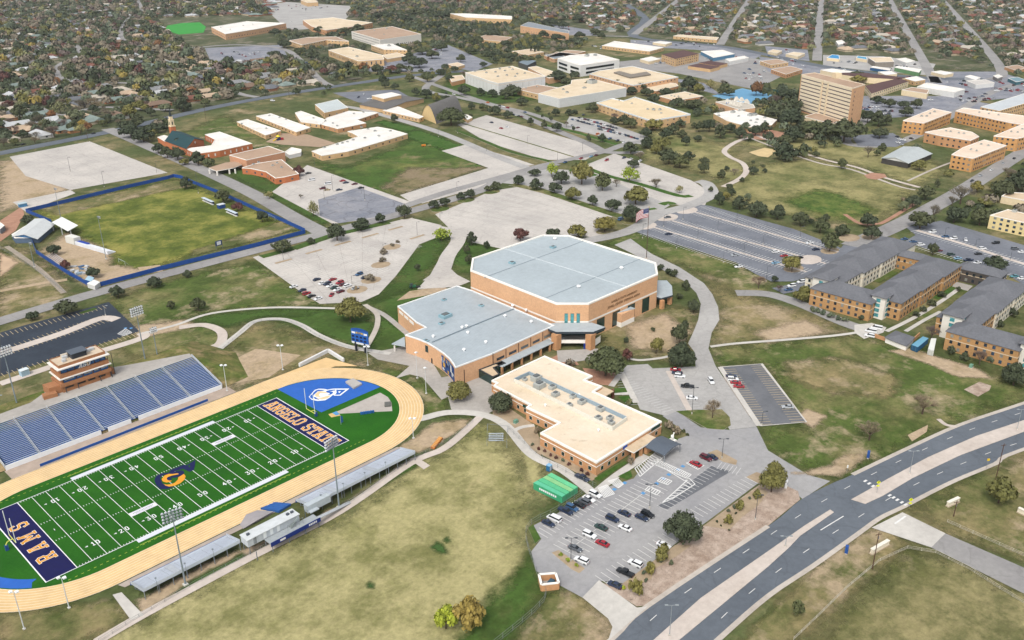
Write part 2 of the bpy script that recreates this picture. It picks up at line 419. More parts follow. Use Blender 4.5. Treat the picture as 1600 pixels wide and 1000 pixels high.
sheet('lawn', [(1110,545),(1335,522),(1420,545),(1600,600),(1600,626),(1500,660),(1420,698),(1330,740),(1265,740),(1215,715),(1190,690),(1195,668),(1262,664),(1195,570),(1120,572)], .01, g_mid)
sheet('lawn', [(945,500),(975,482),(1015,478),(1060,478),(1085,485),(1088,510),(1075,545),(1060,560),(1040,565),(985,556),(942,545),(935,520)], .0, g_dry)
sheet('lawn', [(1260,1060),(1300,960),(1420,850),(1470,872),(1640,940),(1640,1060)], .0, grass('low_field', '6c6c44', 'a0966e', '8f8468', g=.5, d=.25, s1=.022, s2=.06))
sheet('lawn', [(1150,1010),(1270,890),(1340,840),(1375,822),(1415,850),(1350,910),(1230,1010)], .02, g_dry)
sheet('lawn', [(1415,795),(1495,752),(1660,695),(1660,905),(1480,830)], .02, g_dry)
sheet('lawn', [(1020,205),(1080,215),(1140,230),(1165,262),(1160,285),(1110,275),(1000,245)], .02, g_park)
sheet('lawn', [(1130,290),(1170,260),(1250,250),(1330,258),(1425,297),(1410,320),(1360,352),(1250,340),(1150,318)], .01, g_park)
sheet('grass_patch', [(1225,312),(1275,296),(1300,300),(1345,316),(1365,328),(1325,346),(1285,338),(1240,322)], .05, grass('spring', '4f7030', '7d8048', 'a8986c', g=.5, d=.22, s1=.05, s2=.1))
sheet('lawn', [(1150,225),(1200,220),(1250,205),(1380,215),(1425,235),(1480,265),(1430,290),(1330,255),(1240,240)], .01, g_park)
sheet('lawn', [(487,250),(540,262),(636,222),(640,212),(770,262),(618,306),(550,290)], .01, grass('practice','4f6a30','7f824c','958668',g=.55,d=.27,s1=.022,s2=.06))
sheet('lawn', [(636,206),(655,203),(728,228),(697,236),(636,215)], .05, g_lush)
sheet('grass_patch', [(585,191),(600,188),(655,200),(640,206),(618,203)], .05, g_lush)
sheet('lawn', [(50,327),(276,280),(470,358),(300,398),(152,444),(120,420),(175,415),(172,395),(120,370),(85,350)], .02, g_soc)
sheet('bare_ground', [(60,394),(105,365),(172,396),(172,414),(215,420),(250,420),(160,446),(140,446)], .04, g_bare)
sheet('bare_ground', [(0,252),(30,250),(110,295),(40,318),(0,330)], .02, g_bare)
sheet('bare_ground', [(0,395),(28,410),(0,432)], .05, M('c9ad90',.1,.1))
sheet('bare_ground', [(640,690),(680,660),(735,655),(725,668),(690,690),(655,708),(612,704)], .04, g_bare)
sheet('bare_ground', [(0,1010),(0,958),(60,952),(175,936),(195,950),(205,965),(120,1010)], .01, g_dry)
sheet('bare_ground', [(215,938),(350,868),(378,862),(440,835),(560,775),(640,718),(652,720),(530,790),(290,915),(225,958)], .02, g_bare)
sheet('grass_patch', [(300,905),(378,865),(384,872),(310,918),(262,938)], .05, g_green)
sheet('grass_patch', [(530,790),(560,775),(640,722),(652,728),(545,790)], .05, g_green)
for pts in ([(673,855),(682,848),(690,851),(703,865),(697,866),(684,861)], [(571,917),(577,911),(585,914),(586,920),(576,921)], [(694,843),(700,839),(706,845),(700,849)]):
    sheet('grass_patch', pts, .06, M('3c5a24',.3,.8))
sheet('lawn', [(350,255),(395,268),(500,322),(520,345),(505,352),(420,310),(415,300),(370,280)], .02, g_green)
sheet('lawn', [(255,220),(350,180),(370,190),(440,228),(420,240),(330,215)], .01, g_mid)
sheet('lawn', [(700,120),(870,150),(760,165),(690,150)], .0, g_green)

# ---- pale parking lots
sheet('parking_lot', [(15,245),(140,221),(262,270),(110,297),(40,275)], .08, c_lot)
sheet('parking_lot', [(20,316),(110,297),(118,302),(40,331)], .09, c_lot)
sheet('parking_lot', [(395,402),(640,340),(690,352),(680,372),(655,382),(642,400),(618,432),(592,460),(565,472),(500,475),(478,462)], .08, c_lot)
sheet('parking_lot', [(680,335),(770,298),(825,290),(958,335),(942,372),(870,366),(800,390),(780,388),(735,378),(705,360)], .08, c_lot)
sheet('parking_lot', [(775,285),(842,262),(915,268),(1060,312),(1010,345),(965,333),(840,292)], .08, c_lot2)
sheet('parking_lot', [(905,262),(960,240),(1080,282),(1110,300),(1100,325),(1040,318)], .1, c_lot)
sheet('parking_lot', [(715,195),(760,180),(945,233),(915,250),(850,250),(760,222)], .08, c_lot)
sheet('parking_lot', [(425,300),(480,258),(640,315),(635,335),(520,350)], .07, c_lot)
sheet('parking_lot', [(497,312),(560,293),(642,322),(615,335),(530,349),(500,338)], .1, c_old)
sheet('parking_lot', [(625,305),(765,262),(828,260),(815,275),(660,318),(640,315)], .09, c_lot)
sheet('parking_lot', [(690,236),(728,226),(800,246),(835,258),(770,265)], .1, c_lot)
sheet('parking_lot', [(890,182),(940,188),(1015,215),(1005,226),(975,222),(905,205),(880,200)], .09, c_lot2)
sheet('parking_lot', [(930,100),(1050,88),(1120,80),(1250,105),(1180,140),(1060,115)], .06, a_road)
sheet('parking_lot', [(520,145),(620,140),(655,160),(600,165),(560,160)], .07, a_grid)
sheet('parking_lot', [(1300,150),(1480,150),(1560,165),(1600,140),(1600,170),(1450,180),(1380,185)], .05, c_old)
sheet('parking_lot', [(640,85),(700,70),(770,100),(740,112),(660,95)], .05, c_old)
sheet('parking_lot', [(400,0),(560,10),(540,30),(440,38)], .05, c_lot2)
sheet('parking_lot', [(440,25),(520,15),(545,40),(450,48)], .06, c_lot2)
sheet('parking_lot', [(320,75),(440,70),(450,90),(330,98)], .05, c_old)
# ---- dark and grey lots
sheet('parking_lot', [(0,520),(40,508),(150,478),(170,472),(218,518),(150,540),(0,588)], .08, a_new)
sheet('parking_lot', [(992,362),(1082,318),(1110,322),(1240,358),(1320,390),(1316,405),(1285,425),(1240,440),(1205,440),(1180,428),(1150,410),(1010,368)], .1, a_grid)
sheet('parking_lot', [(1412,378),(1440,362),(1600,415),(1640,430),(1640,470),(1575,430),(1500,405)], .07, a_grid)
sheet('parking_lot', [(1415,355),(1470,345),(1640,395),(1640,440),(1440,375)], .09, a_grid)
sheet('parking_lot', [(980,571),(1012,569),(1020,576),(1086,573),(1112,580),(1130,600),(1182,665),(1140,650),(1070,645),(1058,643),(1040,650),(1000,640),(973,578)], .08, c_lot2)
sheet('parking_lot', [(1126,574),(1190,569),(1259,660),(1187,665)], .1, a_dark)
NEAR = [(827,827),(832,822),(870,803),(915,772),(990,748),(1031,696),(1077,680),(1035,650),(1058,643),(1095,668),(1140,672),(1182,667),(1200,704),(1262,742),(1297,752),(1254,780),(1225,756),(1185,755),(1105,815),(1055,850),(975,912),(940,908),(910,934),(875,915),(837,892),(830,862),(846,842)]
sheet('parking_lot', NEAR, .06, a_near)
sheet('parking_lot', [(1027,792),(1112,728),(1142,737),(1043,796)], .09, a_dark)
# ---- roads (widths in metres)
BL = [(800,1130),(955,1000),(1012,947),(1200,822.5),(1250,782),(1297,757),(1332,742),(1420,700),(1500,664),(1600,630),(1760,575)]
BR = [(1860,620),(1600,702),(1555,725),(1495,750),(1450,772),(1412,792),(1375,810),(1340,835),(1270,885),(1200,932),(1122,1000),(980,1130)]
struct('road', MB().flat(smooth(PP(BL), 4)+smooth(PP(BR), 4), .1), a_blvd)
struct('gutter', MB().strip(smooth(PP(BR), 4), 1.6, .14), c_walk)
struct('gutter', MB().strip(smooth(PP(BL[:4]), 4), 1.6, .14), c_walk)
struct('gutter', MB().strip(smooth(PP(BL[6:]), 4), 1.6, .14), c_walk)
def island(px, mt, h=.16, name='traffic_island', world=False, kerb=c_walk):
    mb = MB(); pts = px if world else PP(px)
    mb.prism(pts, 0, h, mi=1, topmi=0); return struct(name, mb, [mt, kerb])
island([(870,1120),(1022,1000),(1095,935),(1200,862),(1257,822),(1297,797),(1303,801),(1250,838),(1232,857),(1200,886),(1062,1000),(920,1120)], c_pink, .24)
island([(1330,781),(1355,767),(1385,750),(1450,715),(1525,682),(1600,657),(1760,604),(1760,622),(1600,675),(1500,712),(1425,748),(1380,775),(1352,788)], c_pink, .24)
sheet('road', [(1362,825),(1410,801),(1477,834),(1640,905),(1640,948),(1455,856)], .12, a_road)
sheet('driveway', [(1362,825),(1410,801),(1477,834),(1455,856)], .15, c_pale)
sheet('driveway', [(936,907),(995,950),(1012,948),(950,1002),(957,980),(950,967),(910,934)], .13, c_pale)
RD = [(1087,575),(1085,550),(1075,537),(1083,520),(1091,500),(1095,475),(1088,458),(1070,440),(1050,430),(1028,418),(985,395),(960,383),(985,373),(1018,397),(1062,418),(1100,443),(1113,460),(1122,480),(1124,500),(1112,520),(1107,545),(1118,572),(1182,667),(1140,672)]
sheet('road', RD, .12, c_lot2)
WW = lambda name, pts, w, z, mt, n=4: way(name, pts, w, z, mt, n, True)
WW('road', [(20,214),(93,219),(180,217),(245,213),(310,210),(372,212),(410,222),(470,224)], 10.5, .12, a_road)
WW('road', [(287,632),(281,560),(270,430),(259,330),(247,260),(240,213)], 12, .14, a_road)
WW('road', [(100,590),(180,601),(287,618),(390,650),(468,664),(560,668),(620,667),(689,664),(760,640)], 15, .13, a_blvd)
way('road', [(690,118),(665,140),(720,153),(790,170),(850,196),(920,225),(950,238),(1005,238)], 9, .15, a_road)
way('road', [(640,118),(700,140),(765,162),(830,178),(890,200)], 8, .16, a_road)
way('road', [(520,165),(560,170),(640,192),(700,212),(780,246),(822,262)], 9, .12, c_lot2)
way('road', [(625,325),(700,300),(790,275),(850,258),(940,238),(975,226),(1010,220)], 8.5, .16, a_road)
way('road', [(640,362),(672,356),(705,362),(716,375),(700,400),(690,425),(672,440)], 9, .12, c_lot)
sheet('driveway', [(700,412),(690,398),(672,430),(652,452),(690,450),(715,448),(735,440),(715,430),(704,420)], .11, c_lot)
way('road', [(905,378),(950,370),(990,358),(1030,335),(1075,322),(1110,305),(1105,288),(1090,283)], 10, .16, c_lot2)
way('road', [(1690,185),(1600,237),(1540,275),(1500,300),(1440,333),(1390,358),(1350,375),(1330,385)], 13, .13, a_road)
way('road', [(1330,385),(1300,420),(1255,445),(1215,455)], 9, .14, a_grid)
way('road', [(1150,458),(1200,460),(1250,475),(1320,505),(1362,518)], 8, .12, a_road)
sheet('driveway', [(1335,508),(1362,505),(1385,512),(1380,520),(1350,530),(1335,520)], .13, c_pale)
way('road', [(1360,180),(1320,220),(1380,228),(1440,208),(1500,172),(1560,140),(1640,120)], 10, .1, a_road)
sheet('road', [(1330,212),(1395,208),(1418,222),(1400,230),(1340,228)], .12, a_grid)
WW('road', [(1700,1100),(1450,860),(1207,704),(1187,529),(1145,420),(1097,322),(1080,247),(1085,172),(1120,120)], 17, .12, a_blvd)
for pts in ([(1202,535),(1979,946),(2800,1380)], [(1136,341),(2079,812),(2900,1220)], [(1100,170),(1146,195),(2173,687),(2900,1030)], [(1120,110),(1259,149),(1941,456),(2700,800)], [(1230,720),(1879,1079),(2700,1530)]):
    WW('road', pts, 13, .16, a_road, 8)
way('road', [(60,168),(95,180),(150,168),(215,170),(270,172)], 8, .12, a_road)
way('road', [(118,70),(125,85),(95,100),(88,112),(100,124),(150,128),(240,130),(262,122),(268,117)], 9, .13, a_road)
way('road', [(300,132),(345,138),(380,148),(402,152)], 9, .14, a_road)
way('road', [(0,132),(60,128),(100,126)], 9, .12, a_road)
way('road', [(215,0),(222,20),(200,30),(190,60),(240,75),(262,82)], 9, .11, a_road)
way('road', [(300,75),(370,70),(440,76),(470,95),(500,125),(520,135)], 10, .12, a_road)
way('road', [(690,40),(760,60),(850,52),(900,55),(985,57)], 10, .12, a_road)
# ---- paths
WALK = [(150,1004),(215,966),(300,920),(400,867),(530,800),(640,725),(690,703),(720,680),(752,650)]
way('path', WALK, 3.2, .12, c_pink)
way('path', [(640,656),(660,654),(700,645),(752,648),(790,665),(830,710),(880,735),(925,770)], 4, .13, c_pale)
sheet('path', [(176,930),(190,926),(225,962),(205,970)], .14, c_pale)
sheet('path', [(640,718),(650,714),(672,728),(662,734)], .14, c_pink)
way('path', [(222,521),(275,508),(330,490),(420,481),(520,482),(548,484)], 2.2, .1, c_pale)
way('path', [(340,548),(375,520),(400,502),(440,499),(470,508),(500,525),(545,542),(610,553)], 3.2, .12, c_pale)
way('path', [(570,476),(588,490),(590,505),(585,520),(574,540)], 2.6, .11, c_walk)
way('path', [(575,480),(600,492),(625,512),(640,525)], 3.0, .1, c_plaza)
way('path', [(280,512),(318,508),(345,518),(345,535),(325,545),(280,555)], 4.5, .11, c_pink)
way('path', [(222,520),(218,530),(120,560),(60,580),(0,600)], 5, .09, c_pink)
sheet('plaza', [(575,552),(640,540),(672,560),(690,590),(700,620),(690,625),(660,590),(640,585),(617,592),(640,572),(590,562)], .07, c_plaza)
sheet('plaza', [(690,590),(745,580),(780,610),(775,640),(752,652),(705,640),(700,620)], .08, c_plaza)
sheet('plaza', [(870,548),(935,545),(925,562),(895,566),(872,566)], .1, c_plaza)
sheet('plaza', [(810,590),(860,560),(885,548),(905,570),(870,575)], .06, red_gravel)
sheet('gravel_bed', [(770,620),(835,665),(845,690),(845,712),(800,680),(770,650)], .09, gravel)
way('path', [(800,675),(815,668),(835,665)], 2, .13, c_pale)
sheet('gravel_bed', [(840,690),(935,745),(925,752),(830,702)], .1, gravel)
way('path', [(930,770),(965,742),(1010,712)], 3, .11, c_pale)
sheet('lawn', [(928,748),(976,720),(980,724),(936,752)], .14, g_lush)
sheet('lawn', [(965,745),(985,735),(988,745),(980,750)], .14, g_lush)
sheet('lawn', [(1030,693),(1048,682),(1060,687),(1040,697)], .14, g_lush)
way('path', [(955,604),(971,583)], 2.6, .12, c_pale, 1); way('path', [(970,582),(994,630)], 2.6, .125, c_pale, 1); way('path', [(958,616),(985,615)], 2, .12, c_pale, 1)
sheet('gravel_bed', [(910,575),(950,580),(968,583),(955,603),(925,600)], .09, red_gravel)
sheet('lawn', [(960,607),(978,606),(980,613),(958,615)], .13, g_lush); sheet('lawn', [(965,620),(983,619),(990,632),(975,628)], .13, g_lush)
way('path', [(980,560),(1000,563),(1030,560),(1045,557)], 1.8, .1, c_pale)
way('path', [(1110,542),(1150,537),(1230,531),(1300,525),(1338,520)], 2.0, .1, c_pale)
way('path', [(1130,292),(1155,280),(1166,268),(1160,255),(1140,245),(1132,235),(1150,222),(1170,215)], 4.5, .1, c_pink)
way('path', [(1170,215),(1230,238),(1280,255),(1330,265),(1400,290),(1430,297)], 2.6, .1, c_walk)
way('path', [(1180,211),(1240,234),(1290,250),(1340,262),(1380,277),(1437,293)], 3.5, .09, c_pink)
sheet('plaza', [(1350,274),(1362,270),(1382,272),(1386,277),(1368,281),(1355,279)], .13, red_gravel)
way('path', [(1418,283),(1455,266),(1486,254)], 2, .1, c_walk)
way('path', [(1320,335),(1345,350),(1370,350),(1385,345),(1430,318)], 3, .1, red_gravel)
sheet('sand_court', [(1170,238),(1195,231),(1215,235),(1200,246),(1185,244)], .06, M('d9c08f',.1,.2))
sheet('gravel_bed', [(0,345),(35,322),(38,335),(25,360),(0,378)], .05, red_gravel)
sheet('gravel_bed', [(1506,609),(1530,597),(1549,603),(1546,610),(1528,620)], .08, river)
way('path', [(0,455),(60,444),(105,437)], 4, .05, g_bare)
way('path', [(10,385),(60,420),(100,458)], 3, .06, M('a59a8c',.2,.5))
# river-rock bank along the boulevard and planting beds
sheet('rock_bank', [(938,912),(975,914),(1056,852),(1105,818),(1186,758),(1226,758),(1247,768),(1250,781),(1200,822),(1012,946),(995,948)], .09, river)
sheet('gravel_bed', [(965,918),(985,920),(1018,905),(1022,890),(1060,868),(1080,852),(1055,852)], .12, gravel)
sheet('gravel_bed', [(1100,822),(1140,828),(1160,808),(1185,790),(1200,770),(1186,760)], .12, gravel)
island([(862,864),(873,860),(914,889),(905,896),(893,890)], gravel)
island([(1056,643),(1080,641),(1128,640),(1140,652),(1142,665),(1130,672),(1105,670)], g_mid)
island([(1106,708),(1120,703),(1152,720),(1150,727),(1130,722)], gravel)
island([(1166,746),(1182,738),(1225,752),(1190,758)], gravel)
island([(825,825),(833,820),(845,842),(836,850)], g_green)
struct('kerb', MB().strip(PP([(1125,574),(1186,666)]), 2.2, .22), c_pale)
struct('kerb', MB().strip(PP([(1125,574),(1190,569),(1260,660),(1187,666)]), .6, .2), c_pale)
island([(1040,580),(1048,580),(1083,643),(1074,644)], c_pink, .14)
island([(1130,590),(1136,588),(1172,648),(1170,650)], M('9a8f84',.1,.4), .2)
# ---- islands and planted strips of the campus lots
for a, b, w2 in (((408,402),(458,389),6),((458,389),(520,368),7),((520,368),(608,348),6)):
    q = PP([a, b]); island([p for p in MB().strip(q, w2, 0).v[i] for i in ()] if 0 else [MB().strip(q, w2, 0).v[i] for i in (0, 2, 3, 1)], g_green, .2, world=True)
for a, b in (((430,412),(456,405)),((478,397),(503,390)),((523,384),(548,377)),((566,372),(591,365)),((607,360),(629,354)),((641,374),(663,367))):
    q = PP([a, b]); v = MB().strip(q, 2.2, 0).v; island([v[i] for i in (0, 2, 3, 1)], gravel, .2, world=True)
for c in ((595,414),(612,386),(580,438),(558,453)):
    p = P(*c); island([(p.x+6*math.cos(t), p.y+5*math.sin(t)) for t in [k*PI/5 for k in range(10)]], gravel, .16, world=True)
for c, rx in (((688,327),13),((728,313),13),((768,300),13),((635,340),9),((945,362),12),((988,346),15)):
    p = P(*c); island([(p.x+rx*.55*math.cos(t)-rx*.0, p.y+rx*.4*math.sin(t)) for t in [k*PI/6 for k in range(12)]], g_mid, .16, world=True)
def strip_island(px, w, mt, h=.18):
    q = smooth(PP(px), 3); mb = MB()
    mb.strip(q, w, h); L = mb.v[0::2]; Rr = mb.v[1::2]
    m2 = MB(); m2.prism(list(L)+list(reversed(Rr)), 0, h, mi=1, topmi=0); return struct('planted_strip', m2, [mt, c_walk])
strip_island([(800,288),(850,300),(900,316),(960,336),(985,344)], 7, g_mid)
strip_island([(905,258),(950,275),(1000,288),(1060,306),(1080,306)], 6, g_lush)
strip_island([(890,266),(905,268),(930,275)], 8, g_lush)
strip_island([(1033,320),(1045,317),(1052,320)], 6, g_lush)
strip_island([(1010,328),(1025,326)], 4, g_lush)
strip_island([(655,313),(720,296),(800,274)], 3.5, g_green)
strip_island([(850,195),(900,207),(960,225),(985,232)], 6, g_lush)
strip_island([(720,192),(800,216),(905,248)], 2, g_mid)
strip_island([(715,204),(760,222),(800,238),(850,250),(862,254)], 5, g_green)
strip_island([(1035,408-20),(1035,389)], 1, g_mid)
strip_island([(150,482),(135,487),(125,490)], 3, g_green)
for px in ([(1020,355),(1100,378),(1200,408),(1260,425)], [(1050,345),(1130,368),(1220,392),(1290,412)], [(1080,330),(1160,352),(1250,378),(1310,394)]):
    strip_island(px, 1.6, c_pink)
strip_island([(1432,360),(1500,380),(1560,400),(1640,425)], 3, c_pink)
for c, r in (((1008,353),9),((1042,340),9),((1073,329),9),((1264,406),9),((1240,420),7),((1297,392),7),((1360,370),7),((1327,372),8)):
    p = P(*c); island([(p.x+r*math.cos(t), p.y+r*.7*math.sin(t)) for t in [k*PI/7 for k in range(14)]], c_pink if r == 9 else gravel, .16, world=True)
strip_island([(0,552),(40,540),(100,520),(150,500),(168,497),(182,500)], 5.5, c_pink)
# ---- painted stall lines
def stalls(a, b, n, dep, mt=p_pale, w=.22, z=.13, both=False, base=False, world=False):
    "n lines between pixel a and pixel b, each dep metres long (sign = side)"
    A, B = (Vector((*a, 0)), Vector((*b, 0))) if world else (P(*a), P(*b)); d = (B-A).normalized(); q = Vector((-d.y, d.x, 0))
    mb = MB()
    for i in range(n+1):
        p = A+(B-A)*(i/n); mb.strip([p-(q*dep if both else q*0), p+q*dep], w, z)
    if base: mb.strip([A, B], w, z)
    return struct('parking_stripes', mb, mt)
stalls((836,829),(925,772), 15, -5.6)
stalls((886,862),(1022,758), 22, 5.4, both=True, base=True)
stalls((951,914),(1056,847), 13, 5.4); stalls((1092,812),(1184,756), 14, 5.4)
stalls((984,590),(1056,638) if 0 else (1052,640), 16, -5.2, p_fade); stalls((973,580),(998,632), 14, -5, p_fade)
stalls((1044,581),(1078,643), 16, 5.2, p_fade); stalls((1192,572),(1257,659), 24, -5.4, p_yel, z=.18); stalls((1130,578),(1185,664), 24, 5.4, p_yel, z=.18)
stalls((1120,733),(1160,757) if 0 else (1150,742), 5, 5, p_fade)
for a, b in (((443,408),(555,447)),((495,393),(600,425)),((540,380),(625,405)),((585,368),(650,388))):
    stalls(a, b, 26, 5, p_line, both=True, z=.12, w=.26)
stalls((400,405),(490,470), 24, 5, p_fade)
for a, b in (((1020,355),(1260,425)),((1050,345),(1290,412)),((1080,330),(1310,394))):
    stalls(a, b, 52, 5.4, p_pale, both=True, w=.32)
stalls((1000,367),(1200,432), 44, 5.2, p_pale, w=.32); stalls((1100,322),(1310,388), 46, -5.2, p_pale, w=.32)
stalls((1432,360),(1640,425), 36, 5.4, p_pale, both=True, w=.32); stalls((1420,385),(1600,440), 34, 5.2, p_pale, w=.32)
stalls((0,592),(225,522), 30, 5, p_yel, z=.12); stalls((0,552),(168,497), 24, 5.2, p_yel, both=True, z=.12); stalls((0,522),(160,478), 22, -5, p_yel, z=.12)
for k in range(9):
    t = k/9; a = (690+t*110, 335-t*38); 
    stalls((690+130*t, 338-46*t), (870+88*t if k < 8 else 958, 372-42*t), 44, 4.6, p_line, w=.2, z=.12)
stalls((640,300),(800,262), 40, 4, p_fade, w=.18, z=.13)
# boulevard lane dashes, stop bars, hatching, crossing
def dashes(px, L=3.2, gap=9.0, w=.2, z=.16):
    pts = smooth(PP(px), 10); mb = MB(); acc = 0
    for a, b in zip(pts[:-1], pts[1:]):
        s = (b-a).length; acc += s
        if acc > L+gap:
            d = (b-a).normalized(); mb.strip([b-d*L, b], w, z); acc = 0
    return struct('lane_marking', mb, p_white)
dashes([(985,1000),(1055,938),(1195,842),(1275,790),(1370,738),(1500,678),(1600,644)]); dashes([(1095,1000),(1150,945),(1230,882),(1320,822),(1425,760),(1540,710),(1600,690)])
struct('lane_marking', MB().strip(PP([(1282,829),(1318,807)]), .35, .17), p_white)
mb = MB()
for u, v in ((1352,752), (1358,756), (1364,760), (1384,771), (1390,774.5), (1396,778), (1402,781.5), (1409,785.5), (1415,789)): a_, b_ = P(u-2.2, v+1.3), P(u+2.2, v-1.3); mb.strip([a_, b_], .75, .165)
struct('crosswalk', mb, p_white)
mb = MB(); mb.strip(PP([(1398,819),(1415,807)]), .6, .19); struct('stop_line', mb, p_white)
def hatch(quad, n, w=.35, z=.15, frame=True):
    a, b, c, d = PP(quad); mb = MB()
    for i in range(n+1):
        t = i/n; mb.strip([a+(b-a)*t, d+(c-d)*t], w, z)
    if frame: mb.strip([a, b], w, z+.005); mb.strip([d, c], w, z+.005)
    return struct('hatched_marking', mb, p_white)
hatch([(1000,745),(1054,700),(1038,697),(992,732)], 16)
hatch([(1035,786),(1077,748),(1086,757),(1052,779)], 8); hatch([(1018,720),(1026,723),(1076,749),(1070,752)], 1)
hatch([(1017,724),(1073,748),(1080,742),(1026,718)], 20); hatch([(1072,724),(1090,734),(1100,728),(1081,722)], 6)
hatch([(1027,752),(1043,758),(1050,752),(1034,746)], 5); hatch([(1008,766),(1026,774),(1032,768),(1014,760)], 5)
hatch([(935,763),(948,758),(960,772),(944,778)], 7); hatch([(950,752),(965,748),(974,757),(966,763)], 6)
hatch([(184,522),(196,514),(206,520),(194,525)], 6)

# dormitory courts, campus walks
sheet('lawn', [(1560,560-100),(1600,446),(1640,436),(1640,470),(1590,480)], .03, g_green)
sheet('lawn', [(1395,478),(1470,440),(1500,447),(1520,455),(1450,505),(1430,500)], .03, g_mid)
sheet('lawn', [(1350,436),(1380,415),(1402,408),(1420,418),(1375,442)], .03, g_mid)
sheet('lawn', [(1440,455),(1478,444),(1495,452),(1465,468)], .05, g_lush)
way('path', [(1500,450),(1475,468),(1440,490),(1410,506),(1385,518)], 2.2, .1, c_pale); way('path', [(1470,487),(1445,500),(1415,518)], 2, .1, c_pale)
sheet('plaza', [(1492,440),(1520,447),(1512,455),(1488,448)], .09, c_plaza)
way('path', [(1350,437),(1380,420),(1405,410)], 2, .1, c_pale)
sheet('bare_ground', [(1390,548),(1425,545),(1530,578),(1545,590),(1500,590),(1440,565)], .04, g_bare)
sheet('bare_ground', [(1240,740),(1262,742),(1310,742),(1345,722),(1350,708),(1318,712),(1300,728)], .04, g_bare)
sheet('bare_ground', [(1418,680),(1450,664),(1448,675),(1425,690)], .04, g_bare)
way('path', [(1466,655),(1478,664),(1494,667)], 1.8, .1, c_pink)
sheet('bare_ground', [(620,560-90),(640,455),(660,452),(690,446),(700,452),(665,462)], .05, g_bare)

sheet('parking_lot', [(1185,88),(1290,104),(1450,122),(1600,134),(1600,152),(1500,160),(1440,132),(1340,125),(1262,116),(1200,112)], .055, c_old)
sheet('parking_lot', [(1286,86),(1380,88),(1462,100),(1452,118),(1350,110),(1286,102)], .055, c_lot2)
sheet('parking_lot', [(1470,112),(1560,112),(1600,124),(1600,134),(1500,140),(1465,128)], .05, c_old)
sheet('parking_lot', [(1195,72),(1262,78),(1265,96),(1200,86)], .05, c_old)
sheet('parking_lot', [(985,62),(1120,70),(1190,86),(1180,92),(1090,78),(985,72)], .05, c_old)
sheet('parking_lot', [(1325,160),(1400,150),(1440,158),(1400,176),(1330,170)], .065, c_old)
sheet('parking_lot', [(862,38),(930,48),(925,56),(880,54)], .05, c_old)
sheet('parking_lot', [(820,130),(900,140),(960,134),(950,140),(880,158),(830,150)], .05, c_old)
sheet('plaza', [(1150,205),(1190,200),(1250,212),(1230,222),(1160,216)], .05, red_gravel)
sheet('parking_lot', [(1040,120),(1100,130),(1130,150),(1090,140)], .05, c_old)
sheet('plaza', [(620,90),(700,95),(690,112),(560,112),(560,105)], .05, c_old)

sheet('bare_ground', [(600,292),(640,262),(700,264),(762,260),(700,282),(628,304)], .03, grass('worn', '74704c', '8c8061', '93836c', g=.4, d=.4, s1=.04, s2=.08))
sheet('bare_ground', [(60,326),(276,281),(300,290),(90,336)], .035, g_dry); sheet('bare_ground', [(300,400),(470,358),(440,346),(300,392)], .035, g_dry); sheet('bare_ground', [(215,418),(222,428),(255,424),(250,414)], .06, g_bare)
sheet('bare_ground', [(1225,565),(1320,560),(1400,590),(1390,620),(1300,615),(1240,595)], .03, g_dry); sheet('bare_ground', [(1240,655),(1262,640),(1290,650),(1270,668)], .03, g_bare); sheet('bare_ground', [(1180,520),(1260,500),(1290,520),(1200,535)], .03, g_bare)
sheet('bare_ground', [(210,510),(215,530),(300,510),(290,500)], .03, g_bare); sheet('bare_ground', [(350,570),(400,545),(470,555),(420,590),(360,600)], .035, g_bare); sheet('bare_ground', [(980,510),(1040,490),(1075,520),(1050,550),(990,545)], .03, g_bare)

sheet('tennis_court', [(1112,150),(1160,138),(1215,150),(1175,166)], .1, M('78a8c8', .08, .2)); sheet('tennis_court', [(1120,149.5),(1160,140),(1205,150),(1172,162)], .13, M('6aa0c4', .06, .2))
# tar seams and joints in the big lots
mb = MB(); rs = random.Random(2)
for (a, b, c, d, n) in (((690,335),(825,290),(955,335),(865,366),7), ((400,403),(640,340),(600,450),(495,474),6), ((20,246),(140,222),(260,270),(112,296),6), ((720,196),(760,181),(943,233),(850,249),5), ((430,300),(480,260),(600,300),(520,345),5)):
    A, B_, C, D = PP([a, b, c, d])
    for k in range(1, n):
        t = k/n; mb.strip([A.lerp(B_, t), D.lerp(C, t)], .16, .118+rs.random()*.002); mb.strip([A.lerp(D, t), B_.lerp(C, t)], .13, .122+rs.random()*.002)
struct('paving_joints', mb, M('a39d96', .15, .4))

stalls((1026,790),(1110,727), 16, -4.6, p_fade, w=.2, z=.125)
mb = MB()
for u, v in ((1067,729), (1060,734), (1045,742), (1037,748), (1026,756), (1005,771), (976,755), (960,765), (196,513), (205,513)): p = P(u, v); mb.box((p.x, p.y, .13), (1.3, 1.3, .01))
struct('accessible_bay_markings', mb, M('5a9ad0', .08, .8))
